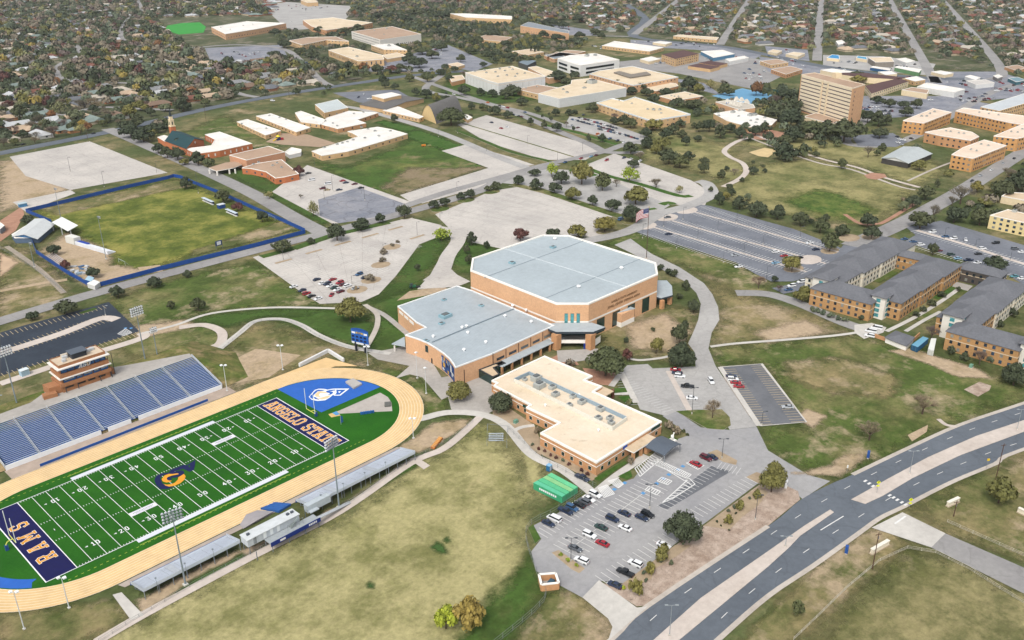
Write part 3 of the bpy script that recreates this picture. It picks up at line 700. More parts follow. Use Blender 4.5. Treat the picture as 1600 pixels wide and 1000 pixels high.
# ================================================================ stadium (field coordinates: x along the field, y across it)
turf, N_, L_, b_ = nm('artificial_turf')
_n = noise(N_, L_, .08, 5); _n2 = noise(N_, L_, 2.5, 3)
_c = ramp(N_, L_, _n.outputs[0], [(.3, lin('23591a')), (.7, lin('2f6b1c'))]).outputs[0]
_r = ramp(N_, L_, _n2.outputs[0], [(.3, (.85, .85, .85, 1)), (.7, (1.1, 1.1, 1.1, 1))])
L_.new(mix(N_, L_, 1.0, _c, _r.outputs[0], 'MULTIPLY'), b_.inputs['Base Color']); b_.inputs['Roughness'].default_value = .95; b_.inputs['Specular IOR Level'].default_value = .1
track = M('e2c08c', .1, .25, .9, .03, k=.74); track_line = M('f8ecd4', .03, k=.85)
blue_turf = M('2a66c0', .07, .5); navy = M('070b4e', .1, .5); wht = M('eceff0', .05, k=.78); yel_l = M('c8d85a', .05); orange = M('e8a02e', .06, .6); navy2 = M('0a1550', .1)
XC0, XC1, YC, RI, RO = 6.0, 105.0, 24.4, 31.0, 40.5
def oval(r, n=40):
    p = []
    for i in range(n+1): t = -PI/2+PI*i/n; p.append((XC1+r*math.cos(t), YC+r*math.sin(t)))
    for i in range(n+1): t = PI/2+PI*i/n; p.append((XC0+r*math.cos(t), YC+r*math.sin(t)))
    return p
ring = MB(); A, B = oval(RI), oval(RO); n = len(A)
ring.add([(x, y, .2) for x, y in A]+[(x, y, .2) for x, y in B], [(i, n+i, n+(i+1) % n, (i+1) % n) for i in range(n)])
struct('running_track', ring, track)
struct('running_track', MB().flat([(105, 55.0), (134, 55.0), (141.0, 48), (136.5, 65.2), (100, 65.2), (100, 64.8)], .19), track)
mb = MB()
for r in [RI+.15+1.18*k for k in range(9)]: mb.strip(oval(r), .1, .215, closed=True)
struct('lane_marking', mb, track_line)
struct('playing_field', MB().flat(oval(RI-.02), .17), turf)
# blue apron at the far end and the sliver by the other end zone
d = [(XC1+30.6*math.cos(t), YC+30.6*math.sin(t)) for t in [i*PI/30 for i in range(2, 16)]]
d = [(XC1+30.6*math.cos(t), YC+30.6*math.sin(t)) for t in [.03+i*(PI/2-.03)/18 for i in range(19)]]; ap = P(502, 645)
struct('playing_field', MB().flat([(ap.x, ap.y)]+d, .2), blue_turf)
d = [(XC0+30.6*math.cos(t), YC+30.6*math.sin(t)) for t in [PI+.1+i*.1 for i in range(9)]]
struct('playing_field', MB().flat(d+[(d[-1][0]+1, d[-1][1]+2.5)]+[(x*.0+XC0+26.5*math.cos(t), YC+26.5*math.sin(t)) for x, t in [(0, PI+.1+i*.1) for i in range(8, -1, -1)]], .2), blue_turf)
struct('throwing_sector', MB().flat(PP([(526,644),(531,647),(613,643),(612,630),(606,621),(594,614)]), .2), M('b9b2ab', .1, .4))
struct('throwing_circle', MB().flat(PP([(513,648),(518,653),(532,650),(528,643)]), .22), M('d9b778', .1)); struct('throwing_circle', MB().flat(PP([(519,646),(526,643),(531,648),(525,650)]), .23), M('5a9bd0', .1))
# end zones, lines
for x0 in (-9.144, 91.44): struct('end_zone', MB().flat([(x0, 0), (x0+9.144, 0), (x0+9.144, 48.77), (x0, 48.77)], .2), navy)
mb = MB()
for k in range(21): mb.strip([(k*4.572, 0), (k*4.572, 48.77)], .16 if k % 20 else .24, .222)
mb.strip([(-9.144, -.2), (-9.144, 48.9)], .34, .222); mb.strip([(100.584, -.2), (100.584, 48.9)], .34, .222)
for y in (0, 48.77): mb.strip([(-9.2, y), (100.6, y)], .25, .226)
for k in range(101):
    if k % 5:
        for y in (18.3, 30.5): mb.strip([(k*.9144, y-.32), (k*.9144, y+.32)], .16, .222)
        for y in (.2, 47.9): mb.strip([(k*.9144, y), (k*.9144, y+.62)], .14, .224)
for x in (2.74, 88.7): mb.strip([(x, 23.9), (x, 24.9)], .18, .222)
struct('yard_lines', mb, wht)
struct('team_area', MB().flat([(18.3, -2.0), (73.2, -2.0), (73.2, -.15), (18.3, -.15)], .228), M('d9dde6', .03)); struct('team_area', MB().flat([(18.3, 48.95), (73.2, 48.95), (73.2, 50.8), (18.3, 50.8)], .228), M('d9dde6', .03))
mb = MB(); mb.strip([(18, -3.4), (73, -3.4)], .16, .228); mb.strip([(18, 52.4), (73, 52.4)], .16, .228)
for k in range(60): mb.strip([(-8+k*1.9, -3.9), (-7.2+k*1.9, -3.9)], .15, .23); mb.strip([(-8+k*1.9, 52.8), (-7.2+k*1.9, 52.8)], .15, .23)
struct('yard_lines', mb, yel_l)
for x, y in ((22.86, 12.9), (64, 33.4)): struct('sponsor_strip', MB().flat([(x, y), (x+9.2, y), (x+9.2, y+2.4), (x, y+2.4)], .23), M('e4e4ea', .03))
mb = MB()
for x, y in ((22.86, 12.9), (64, 33.4)):
    for k in range(14): mb.strip([(x+1.2+k*.5, y+1.4), (x+1.5+k*.5, y+1.4)], .5, .24); mb.strip([(x+1.9+k*.4, y+.7), (x+2.1+k*.4, y+.7)], .35, .24)
struct('sponsor_lettering', mb, M('8a90a4'))
# ---- block lettering made of strokes on a 4 x 6 grid
GL = {'A': [(.45,0,1.6,6),(2.4,6,3.55,0),(1.2,6,2.8,6),(1.1,2,2.9,2),(-.1,0,1.2,0),(2.8,0,4.1,0)], 'N': [(.7,0,.7,6),(3.3,0,3.3,6),(.7,5.7,3.3,.3),(-.1,6,1.1,6),(-.1,0,1.4,0),(2.6,6,4.1,6)],
 'G': [(3.5,4.6,2.8,6),(2.8,6,1.2,6),(1.2,6,.5,5),(.5,5,.5,1),(.5,1,1.2,0),(1.2,0,2.8,0),(2.8,0,3.5,1),(3.5,1,3.5,2.6),(2.1,2.6,4,2.6)], 'E': [(.8,0,.8,6),(.2,6,3.6,6),(.2,0,3.6,0),(.8,3,2.6,3),(3.6,6,3.6,4.7),(3.6,0,3.6,1.3)],
 'L': [(1,0,1,6),(.2,6,1.9,6),(.2,0,3.6,0),(3.6,0,3.6,1.6)], 'O': [(.5,1,.5,5),(3.5,1,3.5,5),(1.2,6,2.8,6),(1.2,0,2.8,0),(.5,5,1.2,6),(2.8,6,3.5,5),(3.5,1,2.8,0),(1.2,0,.5,1)],
 'S': [(3.5,4.7,3,6),(3,6,1,6),(1,6,.5,5),(.5,5,.5,4),(.5,4,1,3.2),(1,3.2,3,2.8),(3,2.8,3.5,2),(3.5,2,3.5,1),(3.5,1,3,0),(3,0,1,0),(1,0,.5,1.3)], 'T': [(2,0,2,6),(.2,6,3.8,6),(.2,6,.2,4.5),(3.8,6,3.8,4.5),(1.2,0,2.8,0)],
 'R': [(.8,0,.8,6),(.1,6,2.8,6),(2.8,6,3.5,5.2),(3.5,5.2,3.5,3.7),(3.5,3.7,2.8,3),(2.8,3,.8,3),(2.1,3,3.6,0),(.1,0,1.5,0),(3,0,4.1,0)], 'M': [(.5,0,.5,6),(4.5,0,4.5,6),(.6,6,2.5,2),(4.4,6,2.5,2),(-.2,0,1.2,0),(3.8,0,5.2,0),(-.2,6,.8,6),(4.2,6,5.2,6)],
 'U': [(.5,6,.5,1),(3.5,6,3.5,1),(1.2,0,2.8,0),(.5,1,1.2,0),(2.8,0,3.5,1)],
 '1': [(2,0,2,6),(1,5,2,6),(1,0,3,0)], '0': [(.8,1,.8,5),(3.2,1,3.2,5),(1.4,6,2.6,6),(1.4,0,2.6,0),(.8,5,1.4,6),(2.6,6,3.2,5),(3.2,1,2.6,0),(1.4,0,.8,1)], '2': [(.7,4.8,1.4,6),(1.4,6,2.6,6),(2.6,6,3.3,5),(3.3,5,3.2,3.8),(3.2,3.8,.6,0),(.6,0,3.5,0)],
 '3': [(.7,6,3.2,6),(3.2,6,2,3.6),(2,3.6,3.2,2.8),(3.2,2.8,3.3,1),(3.3,1,2.5,0),(2.5,0,1.2,0),(1.2,0,.6,1.1)], '4': [(2.6,0,2.6,6),(2.6,6,.5,2),(.5,2,3.7,2)], '5': [(3.2,6,.9,6),(.9,6,.8,3.5),(.8,3.5,2.4,3.7),(2.4,3.7,3.3,2.8),(3.3,2.8,3.3,1),(3.3,1,2.4,0),(2.4,0,1.2,0),(1.2,0,.6,1)]}
ADV = {'M': 6.2, ' ': 2.6, '1': 3.6}
def lettering(mb, text, org, rd, up, size, w, z, grow=0.0, slant=0.0, track_=1.0):
    "strokes of width w (grid units) laid along rd; grow widens them for an outline"
    s = size/6; rd, up = Vector(rd), Vector(up); total = sum(ADV.get(c, 5.0)*track_ for c in text)-1
    x0 = -total/2; dz = 0
    for c in text:
        for (a, b, p, q) in GL.get(c, []):
            A = Vector((a+b*slant, b)); B = Vector((p+q*slant, q)); d = (B-A).normalized(); e = w/2*.9+grow
            A2, B2 = A-d*e, B+d*e; nn = Vector((-d.y, d.x))*(w/2+grow); dz += 0.0004
            pts = [org+rd*((x0+v.x)*s)+up*((v.y-3)*s) for v in (A2-nn, B2-nn, B2+nn, A2+nn)]
            mb.flat([(t.x, t.y) for t in pts], z+(dz % .004))
        x0 += ADV.get(c, 5.0)*track_
    return mb
V3 = Vector
for txt, x, rd, up, sz, tr in (('ANGELO STATE', 96.0, (0,-1,0), (1,0,0), 4.9, .97), ('RAMS', -4.57, (0,1,0), (-1,0,0), 4.8, 1.75)):
    struct('end_zone_lettering', lettering(MB(), txt, V3((x, 24.4 if sz and txt != 'RAMS' else 24.6, 0)), rd, up, sz, .85, .225, .16, track_=tr), wht)
    struct('end_zone_lettering', lettering(MB(), txt, V3((x, 24.4 if txt != 'RAMS' else 24.6, 0)), rd, up, sz, .85, .235, .0, track_=tr), orange)
num = MB()
for k, t in enumerate(('10', '20', '30', '40', '50', '40', '30', '20', '10')):
    x = 9.144*(k+1); lettering(num, t, V3((x, 8.0, 0)), (1,0,0), (0,1,0), 1.9, .9, .232, track_=1.25); lettering(num, t, V3((x, 40.8, 0)), (-1,0,0), (0,-1,0), 1.9, .9, .232, track_=1.25)
    if k != 4:
        sg = -1 if k < 4 else 1
        for y in (8.0, 40.8): num.flat([(x+sg*2.6, y-.35), (x+sg*3.5, y), (x+sg*2.6, y+.35)], .232)
struct('yard_numbers', num, wht)
# the slanted horn monogram painted at midfield and on the blue apron, each a flat marking traced onto the ground
def arc_strip(mb, c, r0, r1, a0, a1, w0, w1, z, n=22, sq=.72):
    vs = []
    for i in range(n+1):
        t = i/n; a = a0+(a1-a0)*t; r = r0+(r1-r0)*t; w_ = w0+(w1-w0)*t
        for s in (-1, 1): vs.append((c[0]+(r+s*w_/2)*math.cos(a), c[1]+(r+s*w_/2)*sq*math.sin(a), z))
    fs = []
    for i in range(n):
        f = (2*i, 2*i+1, 2*i+3, 2*i+2)
        fs.append(f)
    mb.add(vs, fs)
    return mb

def painted(pieces, ox, oy, sc, z):
    for n_, (mt, pts) in enumerate(pieces): struct('field_emblem', MB().flat([(p.x, p.y) for p in PP([(ox+x/sc, oy+y/sc) for x, y in pts])], z+n_*.003), mt)
dot = [(480+52*math.cos(t*PI/6), 540+38*math.sin(t*PI/6)) for t in range(12)]
painted([(navy2, [(1050,130),(1035,260),(1015,350),(920,388),(860,362),(780,320),(720,282),(790,235),(860,245),(940,195)]), (navy2, [(800,233),(650,293),(520,340),(475,400),(480,425),(560,440),(640,425),(598,380),(700,345),(790,318)]), (navy2, [(598,385),(740,358),(798,375),(806,430),(720,485),(620,517),(520,515),(500,490),(600,470),(690,430),(640,420)]),
 (navy2, [(480,405),(300,428),(210,470),(165,540),(165,600),(205,690),(330,640),(285,520),(340,460),(470,442)]), (navy2, [(205,690),(290,765),(420,765),(600,718),(520,710),(440,705),(370,665),(330,640)]), (turf, [(888,262),(935,245),(928,300)]),
 (orange, [(470,435),(380,470),(315,550),(340,600),(420,625),(500,610),(535,585),(480,580),(430,545),(450,505),(540,470),(680,445),(690,430),(640,425),(540,440)]), (orange, [(800,437),(835,490),(810,560),(720,640),(600,695),(480,712),(400,690),(360,655),(420,672),(520,660),(600,630),(670,560),(680,510)]), (navy2, dot)], 230, 710, 13.89, .245)
peach = M('f0cfa0', .05)
painted([(wht, [(995,322),(832,450),(718,450),(700,435),(640,485),(560,534),(420,548),(310,524),(262,472),(298,428),(368,348),(440,325),(540,328),(600,343),(700,323)]), (blue_turf, [(935,342),(818,434),(735,434),(765,400),(758,342)]), (wht, [(795,372),(845,370),(808,408)]), (blue_turf, [(745,340),(640,348),(570,368),(590,395),(640,405),(640,420),(590,440),(660,432),(705,400),(690,380),(640,375),(740,356)]),
 (blue_turf, [(560,347),(430,342),(380,362),(320,425),(285,455),(285,485),(330,517),(352,440),(420,375),(520,362)]), (blue_turf, [(345,470),(370,510),(460,530),(420,505),(385,480)]), (peach, [(425,380),(368,440),(395,472),(480,475),(440,440),(470,402),(620,402),(560,382),(480,370)]), (peach, [(665,440),(600,500),(500,518),(390,495),(480,490),(580,460)])], 460, 580, 11.575, .226)
# ---------------------------------------------------------------- berm, home stands
berm = MB()
T = [(-20, 95.9, 6.9), (90.2, 95.9, 6.9), (92, 111, 6.7), (-20, 112, 6.7)]
F_ = [(-20, 72.6, .3), (89.6, 72.6, .3)]
berm.add(T+F_+[(103, 74, 0), (112, 100, 0), (105, 126, 0), (-20, 126, 0)],
         [(0, 1, 2, 3), (4, 5, 1, 0), (5, 6, 1), (1, 6, 7), (1, 7, 2), (2, 7, 8), (2, 8, 9, 3)])
struct('berm', berm, grass('berm', '566c2f', '8f8458', 'b09875', g=.5, d=.33, s1=.03, s2=.08))
struct('plaza', MB().poly([(-20, 96, 7.0), (90, 96, 7.0), (90.5, 100, 6.98), (68, 108.5, 6.98), (58, 113, 6.98), (36, 111, 6.98), (26, 104.5, 6.98), (-20, 101.5, 6.98)]), c_plaza)
al_blue = M('3f68a6', .12, .6, .5); al_white = M('c2ccd6', .06, .8, .45); conc = M('c9c2ba', .1, .3); blue_p = M('2257a6', .1, .8); steel = M('9aa3aa', .1, 1, .45, metal=.3)
st = thing('grandstand', (47, 72, 0), 'blue home grandstand with white seat rows below the brick press box', 'grandstand')
NR = 25; dy = 23.4/NR
secs = [(-19, 4.2)] and [(-9.5, 4.6), (5.4, 16.2), (17.4, 28.2), (29.4, 39.6), (40.9, 51.6), (53.0, 63.6), (64.8, 75.4), (76.6, 89.2)]
deck = MB()
for i in range(NR):
    y = 72.8+i*dy; z = 1.25+i*(5.75/NR); deck.add([(4.6, y, z), (89.6, y, z), (89.6, y+dy, z), (4.6, y+dy, z), (4.6, y+dy, z+5.75/NR), (89.6, y+dy, z+5.75/NR)], [(0, 1, 2, 3), (3, 2, 5, 4)])
deck.add([(4.6, 72.8, 0), (4.6, 72.8, 1.25), (4.6, 96.2, 7), (4.6, 96.2, 0), (89.6, 72.8, 0), (89.6, 72.8, 1.25), (89.6, 96.2, 7), (89.6, 96.2, 0)], [(0, 3, 2, 1), (4, 5, 6, 7)])
deck.build('deck', M('2a4f7c', .12, .5, .6), st)
for s0, s1 in secs[1:]:
    sb = MB()
    for i in range(NR):
        y = 72.8+i*dy; z = 1.25+i*(5.75/NR)
        sb.box(((s0+s1)/2, y+.55, z+.34), (s1-s0, .22, .06), mi=0); sb.box(((s0+s1)/2, y+.20, z+.01), (s1-s0, .34, .04), mi=1)
    sb.build('bench_block', [al_white, M('2456a8', .1)], st)
for k in range(len(secs)-2):
    xa = (secs[k+1][1]+secs[k+2][0])/2; a = MB()
    for i in range(NR): a.box((xa, 72.8+i*dy+dy/2, 1.27+i*(5.75/NR)), (.9, dy*.98, .12))
    a.build('aisle', M('a9b0ba', .1, .6), st)
    r = MB(); r.beam((xa, 73, 2.2), (xa, 95.8, 7.9), .07, .07)
    for i in range(0, NR, 4): r.tube((xa, 73+i*dy, 1.3+i*.23), (xa, 73+i*dy, 2.2+i*.232), .05, n=4)
    r.build('handrail', M('c9cfd6', .05, 1, .4), st)
fw = MB()
for a, b in ((4.6, 38.9), (41.6, 50.6), (53.6, 89.6)): fw.box(((a+b)/2, 72.6, 0), (b-a, .25, 2.0))
fw.build('front_wall', M('eef0f2', .05, .6, k=.8), st)
rl = MB()
for x in range(5, 90, 3): rl.tube((x, 72.5, 2.0), (x, 72.5, 2.7), .05, n=4)
rl.beam((4.6, 72.5, 2.7), (89.6, 72.5, 2.7), .08, .08); rl.build('front_rail', M('c9cfd6', .05, 1, .4), st)
for xe in (4.5, 89.75):
    e = MB(); e.add([(xe-.1, 72.5, 1), (xe+.1, 72.5, 1), (xe+.1, 96.4, 6.8), (xe-.1, 96.4, 6.8), (xe-.1, 72.5, 2.5), (xe+.1, 72.5, 2.5), (xe+.1, 96.4, 8.2), (xe-.1, 96.4, 8.2)], [(0, 1, 5, 4), (1, 2, 6, 5), (2, 3, 7, 6), (3, 0, 4, 7), (4, 5, 6, 7)]); e.build('end_rail', M('c4cad2', .08, 1, .4), st)
for a, b in ((9, 40), (44, 66)):
    pass
f2 = MB(); f2.wallstrip([(14, 66.2), (80, 66.9)], .15, .2, 1.2); tag(f2.build('trackside_fence', blue_p), 'long blue fence between the tan track and home grandstand', 'fence')
sheet('path', [(4, 65.2), (92, 65.6), (92, 72.5), (4, 72.5)], .1, M('b5a496', .12, .3), True)
# brick press box
pbk = brick('pressbox', 'b07a52'); g_blue = glass('2c5f94', .2); cream_roof = stained('press', 'd9c6ae', 'cbb69c')
pb = thing('press_box', (47.8, 107.5, 7), 'two storey brick press box with blue windows above the home stands', 'press box')
w_ = MB(); w_.prism([(38.2, 103.2), (57.4, 103.2), (57.4, 112.4), (38.2, 112.4)], 7, 9.6, top=False); w_.prism([(37.6, 102.6), (57.9, 102.6), (57.9, 112.6), (37.6, 112.6)], 9.6, 11.0, bottom=True)
w_.prism([(38.5, 103.4), (57.1, 103.4), (57.1, 112.4), (38.5, 112.4)], 10.9, 13.4, top=False); w_.prism([(38.1, 102.8), (57.6, 102.8), (57.6, 112.5), (38.1, 112.5)], 13.3, 14.9, bottom=True)
w_.prism([(38.8, 103.9), (56.9, 103.9), (56.9, 112.3), (38.8, 112.3)], 14.9, 17.2, top=False); w_.prism([(38.6, 103.6), (57.2, 103.6), (57.2, 112.5), (38.6, 112.5)], 17.2, 18.7, top=False, bottom=True)
w_.build('wall', pbk, pb)
for z in (12.85, 17.0): MB().prism([(37.5, 102.3), (58.3, 102.3), (58.3, 113), (37.5, 113)], z, z+.4, bottom=True).build('awning_ledge', M('e6e2dc', .05, k=.8), pb)
MB().prism([(38.8, 103.8), (57.0, 103.8), (57.0, 112.3), (38.8, 112.3)], 18.2, 18.35).build('roof', cream_roof, pb)
for z, row in ((10.95, ((39.2, 43.9), (44.3, 46.6), (47.1, 50.6), (51.1, 53.5), (54, 57.0))), (14.95, ((39.2, 41.4), (41.7, 44.2), (44.6, 49.3), (49.6, 52.2), (52.6, 54.4), (54.7, 56.8)))):
    for a, b in row:
        f = MB(); f.box(((a+b)/2, 103.3 if z < 12 else 103.8, z), (b-a+.2, .2, 1.9)); fo = f.build('window', M('1c2530', .1), pb)
        MB().box(((a+b)/2, 103.17 if z < 12 else 103.67, z+.1), (b-a, .06, 1.7)).build('pane', g_blue, fo)
for x in (39.2, 44, 53, 57.6): MB().tube((x, 102.4, 7), (x, 102.4, 9.6), .16).build('column', M('3a3f46'), pb)
for a, b in ((39.6, 42.6), (44.2, 47.3), (48.4, 51.2), (52.6, 55.4)): MB().box(((a+b)/2, 103.15, 8.4), (b-a, .12, .7)).build('counter_window', glass('241f1c'), pb)
cab = MB(); cab.box((48, 108.3, 18.4), (5.8, 4.6, 2.2), mi=0); cab.build('rooftop_cabin', M('3c4149', .1), pb); MB().box((48, 108.1, 20.6), (6.6, 5.4, .25)).build('cabin_roof', M('5d6672', .06), pb)
for x, y, s in ((43.5, 109.6, 1.6), (52.7, 109, 1.3), (54.2, 109.4, 1.4), (42, 106.6, 1.2)): MB().box((x, y, 18.4), (s*1.2, s, 1.0)).build('rooftop_unit', M('c9ccce', .06), pb)
MB().box((45.2, 111, 18.4), (5, 1.6, 1.1)).build('rooftop_unit', M('d0c4b2', .06), pb)
stair = MB(); stair.prism([(33.6, 104.6), (38.1, 104), (38.1, 109.8), (33.2, 110)], 7, 10.2, mi=0, topmi=0); stair.prism([(30.5, 102.6), (35.5, 101.8), (35.8, 104.4), (31, 105.6)], 7, 8.6); stair.build('stair_wing', pbk, pb)
mb = MB(); mb.box((58.8, 106.4, 7), (2.2, 3, 2.4)); mb.build('side_wing', pbk, pb)
for x in (57.9, 59.6): MB().tube((x, 104.2, 7), (x, 104.2, 17), .12, n=5).build('frame_post', M('343a42'), pb)
mb = MB(); lt = lettering(MB(), 'ASU', V3((0, 0, 0)), (1, 0, 0), (0, 1, 0), 1.5, 1.3, 0, slant=.3)
for o, fc in ((0, lt),): mb.add([(48.2+x*1.25, 103.55-z*2, 15.85+y) for x, y, z in lt.v], lt.f)
mb.build('lettering', wht, pb)
mb = MB(); h_ = arc_strip(MB(), (0, 0), .55, .25, -2.2, 3.2, .35, .15, 0, sq=1); mb.add([(49.8-x, 103.52, 15.9+y) for x, y, z in h_.v], h_.f); mb.build('emblem', M('e0b050'), pb)
for c0, c1, s in ((44.6, 46.3, 5), (47.4, 50.3, 8), (51.5, 53.2, 6), (54.3, 56.7, 7), (39.6, 43.4, 9)):
    mb = MB()
    for k in range(s): mb.box((c0+(c1-c0)*(k+.5)/s, 103.1, 11.9), ((c1-c0)/s*.55, .05, .42))
    mb.build('window_lettering', M('d8c49a'), pb)
# ---------------------------------------------------------------- visitor stands
vs_ = []
def bleacher(x0, x1, label):
    t = thing('bleacher', ((x0+x1)/2, -24, 0), label, 'bleacher', 'aluminium visitor bleachers beside the track')
    d = MB()
    n = 10; y0, y1, z0, z1 = -19.9, -28.6, .9, 3.1
    for i in range(n):
        y = y0+(y1-y0)*i/n; z = z0+(z1-z0)*i/n; q = (y1-y0)/n; h = (z1-z0)/n
        d.add([(x0, y, z), (x0, y+q, z), (x1, y+q, z), (x1, y, z), (x0, y+q, z+h), (x1, y+q, z+h)], [(0, 1, 2, 3)[::-1], (1, 4, 5, 2)])
        d.box(((x0+x1)/2, y+q*.72, z+.3), (x1-x0, .28, .05))
    d.build('seating', M('d2dae6', .07, .9, .4), t)
    for xe in (x0, x1): MB().add([(xe, y0, z0), (xe, y1, z1), (xe, y1, z1+1.1), (xe, y0, z0+1.1)], [(0, 1, 2, 3)]).build('end_rail', M('c2cad4', .08, 2, .4), t)
    b = MB(); b.beam((x0, y1, z1+1.0), (x1, y1, z1+1.0), .06, .06); b.add([(x0, y1-.05, z1), (x1, y1-.05, z1), (x1, y1-.05, z1+.9), (x0, y1-.05, z1+.9)], [(0, 1, 2, 3)]); b.build('back_rail', M('cdd6e0', .06, 2, .4), t)
    sub = MB(); k = int((x1-x0)/4)
    for i in range(k+1):
        x = x0+.2+(x1-x0-.4)*i/k; sub.tube((x, y1+.1, 0), (x, y1+.1, z1), .12, n=5); sub.tube((x, y0-2, 0), (x, y0-2, z0+.4), .1, n=5); sub.beam((x, y0, z0-.15), (x, y1, z1-.15), .12, .2); sub.beam((x, y0-2, .2), (x, y1, z1-.3), .08, .08)
    sub.build('frame', M('7f8890', .1, 1, .5), t)
    fr = MB(); fr.box(((x0+x1)/2, -19.3, 0), (x1-x0, .12, .95)); fr.build('front_panel', blue_p, t)
    fl = MB(); fl.flat([(x0, -19.2), (x1, -19.2), (x1, -20), (x0, -20)], 0.9); fl.build('walkway', al_white, t)
    for i in range(1, int((x1-x0)/17)+1):
        x = x0+17*i-6
        if x < x1-3:
            a = MB()
            for j in range(10): a.box((x, y0+(y1-y0)*(j+.5)/10, z0+(z1-z0)*j/10+.36), (2.0, .82, .04))
            a.build('aisle', M('b4bac2', .08, .8, .5), t)
    for i in range(int((x1-x0)/9)):
        p = MB(); x = x0+4+9*i; p.tube((x, y1-.2, 0), (x, y1-.2, 5.6), .06, n=5); p.box((x, y1-.1, 5.5), (.5, .5, .2)); p.build('loudspeaker_post', M('8e979e'), t)
bleacher(7.6, 38.6, 'long white aluminium bleacher left of the visitor press box')
bleacher(64.5, 109, 'long white aluminium bleacher right of the visitor press box, with platform')
sheet('path', [(5, -16.6), (110, -16.6), (112, -19), (6, -19.1)], .1, M('b3a79c', .12, .3), True)
vp = thing('visitor_press_box', (47, -30.5, 0), 'low white visitor press box and gangway raised on posts behind the track', 'press box')
mb = MB(); mb.prism([(39, -32.6), (57.5, -32.6), (57.5, -28.6), (39, -28.6)], 3.0, 5.5, bottom=True); mb.build('cabin', M('c3cad0', .1, .8), vp)
MB().prism([(38.8, -32.8), (57.7, -32.8), (57.7, -28.4), (38.8, -28.4)], 5.5, 5.7, bottom=True).build('roof', M('d3d8da', .1, .5), vp)
for x in (41.5, 45, 47.4, 49.8): MB().box((x, -32.65, 3.3), (1.0, .08, 2.2)).build('door' if x > 44 else 'window', M('e9eeee', .04) if x > 44 else glass('8a9198'), vp)
MB().prism([(44.5, -36.6), (62.5, -36.6), (62.5, -32.8), (44.5, -32.8)], 2.9, 3.1, bottom=True).build('platform', M('a7aeb2', .1, 1), vp)
bn = MB(); bn.box((53.5, -36.7, 2.3), (18.2, .12, 1.5)); bno = bn.build('banner', M('16307e', .1), vp)
mb = MB()
for k in range(5): mb.box((58.4+k*.62, -36.82, 2.75), (.42, .05, .7))
mb.box((48.6, -36.82, 2.7), (1.9, .05, .7)); mb.build('banner_lettering', M('e6e8ee'), bno)
mb = MB(); mb.add([(x, y, z) for x, y, z in ((62.5, -36, 3), (62.5, -34.6, 3), (77, -31.8, .3), (77, -33.2, .3), (62.5, -36, 2.8), (62.5, -34.6, 2.8), (77, -31.8, .1), (77, -33.2, .1))], [(0, 3, 2, 1), (4, 5, 6, 7), (0, 4, 7, 3), (1, 2, 6, 5)]); mb.build('ramp', M('b9bec2', .1, 1), vp)
fr = MB()
for x in (39.5, 45, 51, 57, 62): 
    for y in (-28.8, -32.4, -36.3): fr.tube((x, y, 0), (x, y, 3.2), .14, n=5)
fr.build('post', M('6f7a82'), vp)
mb = MB()
for k in range(9): mb.box((53.4+k*.34, -33.6, 3.1+k*.3), (.34, 1.2, .08))
for k in range(5): mb.tube((52+k*1.4, -34.4, 3), (52+k*1.4, -34.4, 5.2), .06, n=4)
mb.beam((52, -34.4, 4.9), (58, -34.4, 5.2), .07, .07); mb.build('roof_stair', M('8f9a98', .1), vp)
mb = MB(); mb.box((63.7, -30.6, 3.2), (3.4, 3.0, .25)); mb.box((66.5, -29.5, 2.6), (9, 2.2, 2.6)); mb.build('camera_deck', M('b9c2c8', .1, .8), vp)
for x in (40.6, 54.8, 56.4): MB().box((x, -30.4, 5.7), (.9, .7, .6)).build('rooftop_unit', M('59606a'), vp)
wd = thing('cover_tarp', (50, -17.6, .2), 'grey tarpaulin spread on boards beside the visitor press box', 'tarpaulin'); mb = MB()
mb.add([(44.6, -19.6, .35), (44.9, -16.9, .25), (49, -14.2, .9), (52.9, -14.6, .8), (56.2, -19.0, .7), (50, -20, 1.2)], [(0, 5, 2, 1), (5, 4, 3, 2)]); mb.prism([(45.4, -19.4), (55, -19), (52.5, -15.2), (49, -14.8)], 0, .3); mb.build('sheet', M('a5a0a2', .1, .5), wd)
mb = MB(); mb.prism([(54.2, -14.4), (59.5, -15.2), (62.5, -19.6), (57.5, -20.3)], .1, .9)
for k in range(4): mb.beam((54.8+k*1.3, -14.7, .95), (58.4+k*1.3, -20, .95), .25, .06)
tag(mb.build('track_mat_stack', M('2f62a8', .12, 1)), 'blue slatted ramp beside the grey tarpaulin on the track edge', 'ramp')
# ---------------------------------------------------------------- goal posts
def goal(x, sg, label):
    t = thing('goal_post', (x+sg*2.2, 24.4, .2), label, 'goal post', 'football goal posts'); y = M('d8dc6a', .05); wt = M('e8f0e8', .04)
    c = [Vector((x+sg*2.2, 24.4, .2)), Vector((x+sg*2.2, 24.4, 2.2)), Vector((x+sg*1.6, 24.4, 3.0)), Vector((x, 24.4, 3.25))]; g = MB()
    for a, b in zip(c[:-1], c[1:]): g.tube(a, b, .16)
    g.build('gooseneck', y, t); MB().tube((x, 21.5, 3.25), (x, 27.3, 3.25), .13).build('crossbar', y, t)
    for yy in (21.5, 27.3): MB().tube((x, yy, 3.25), (x, yy, 12.3), .11).build('upright', wt, t)
    MB().box((x+sg*2.2, 24.4, .2), (.9, .9, 1.8)).build('pad', M('24508f'), t)
goal(-9.3, -1, 'goal post at the end zone with the short word'); goal(100.8, 1, 'goal post between the long-worded end zone and blue apron')
mb = MB(); mb.box((*P(613-3, 606-3)[:2], .25), (10, 6, .55), .02); lm = thing('landing_mat', P(573, 602), None)
q = PP([(540,599),(552,594),(566,602),(553,609)])
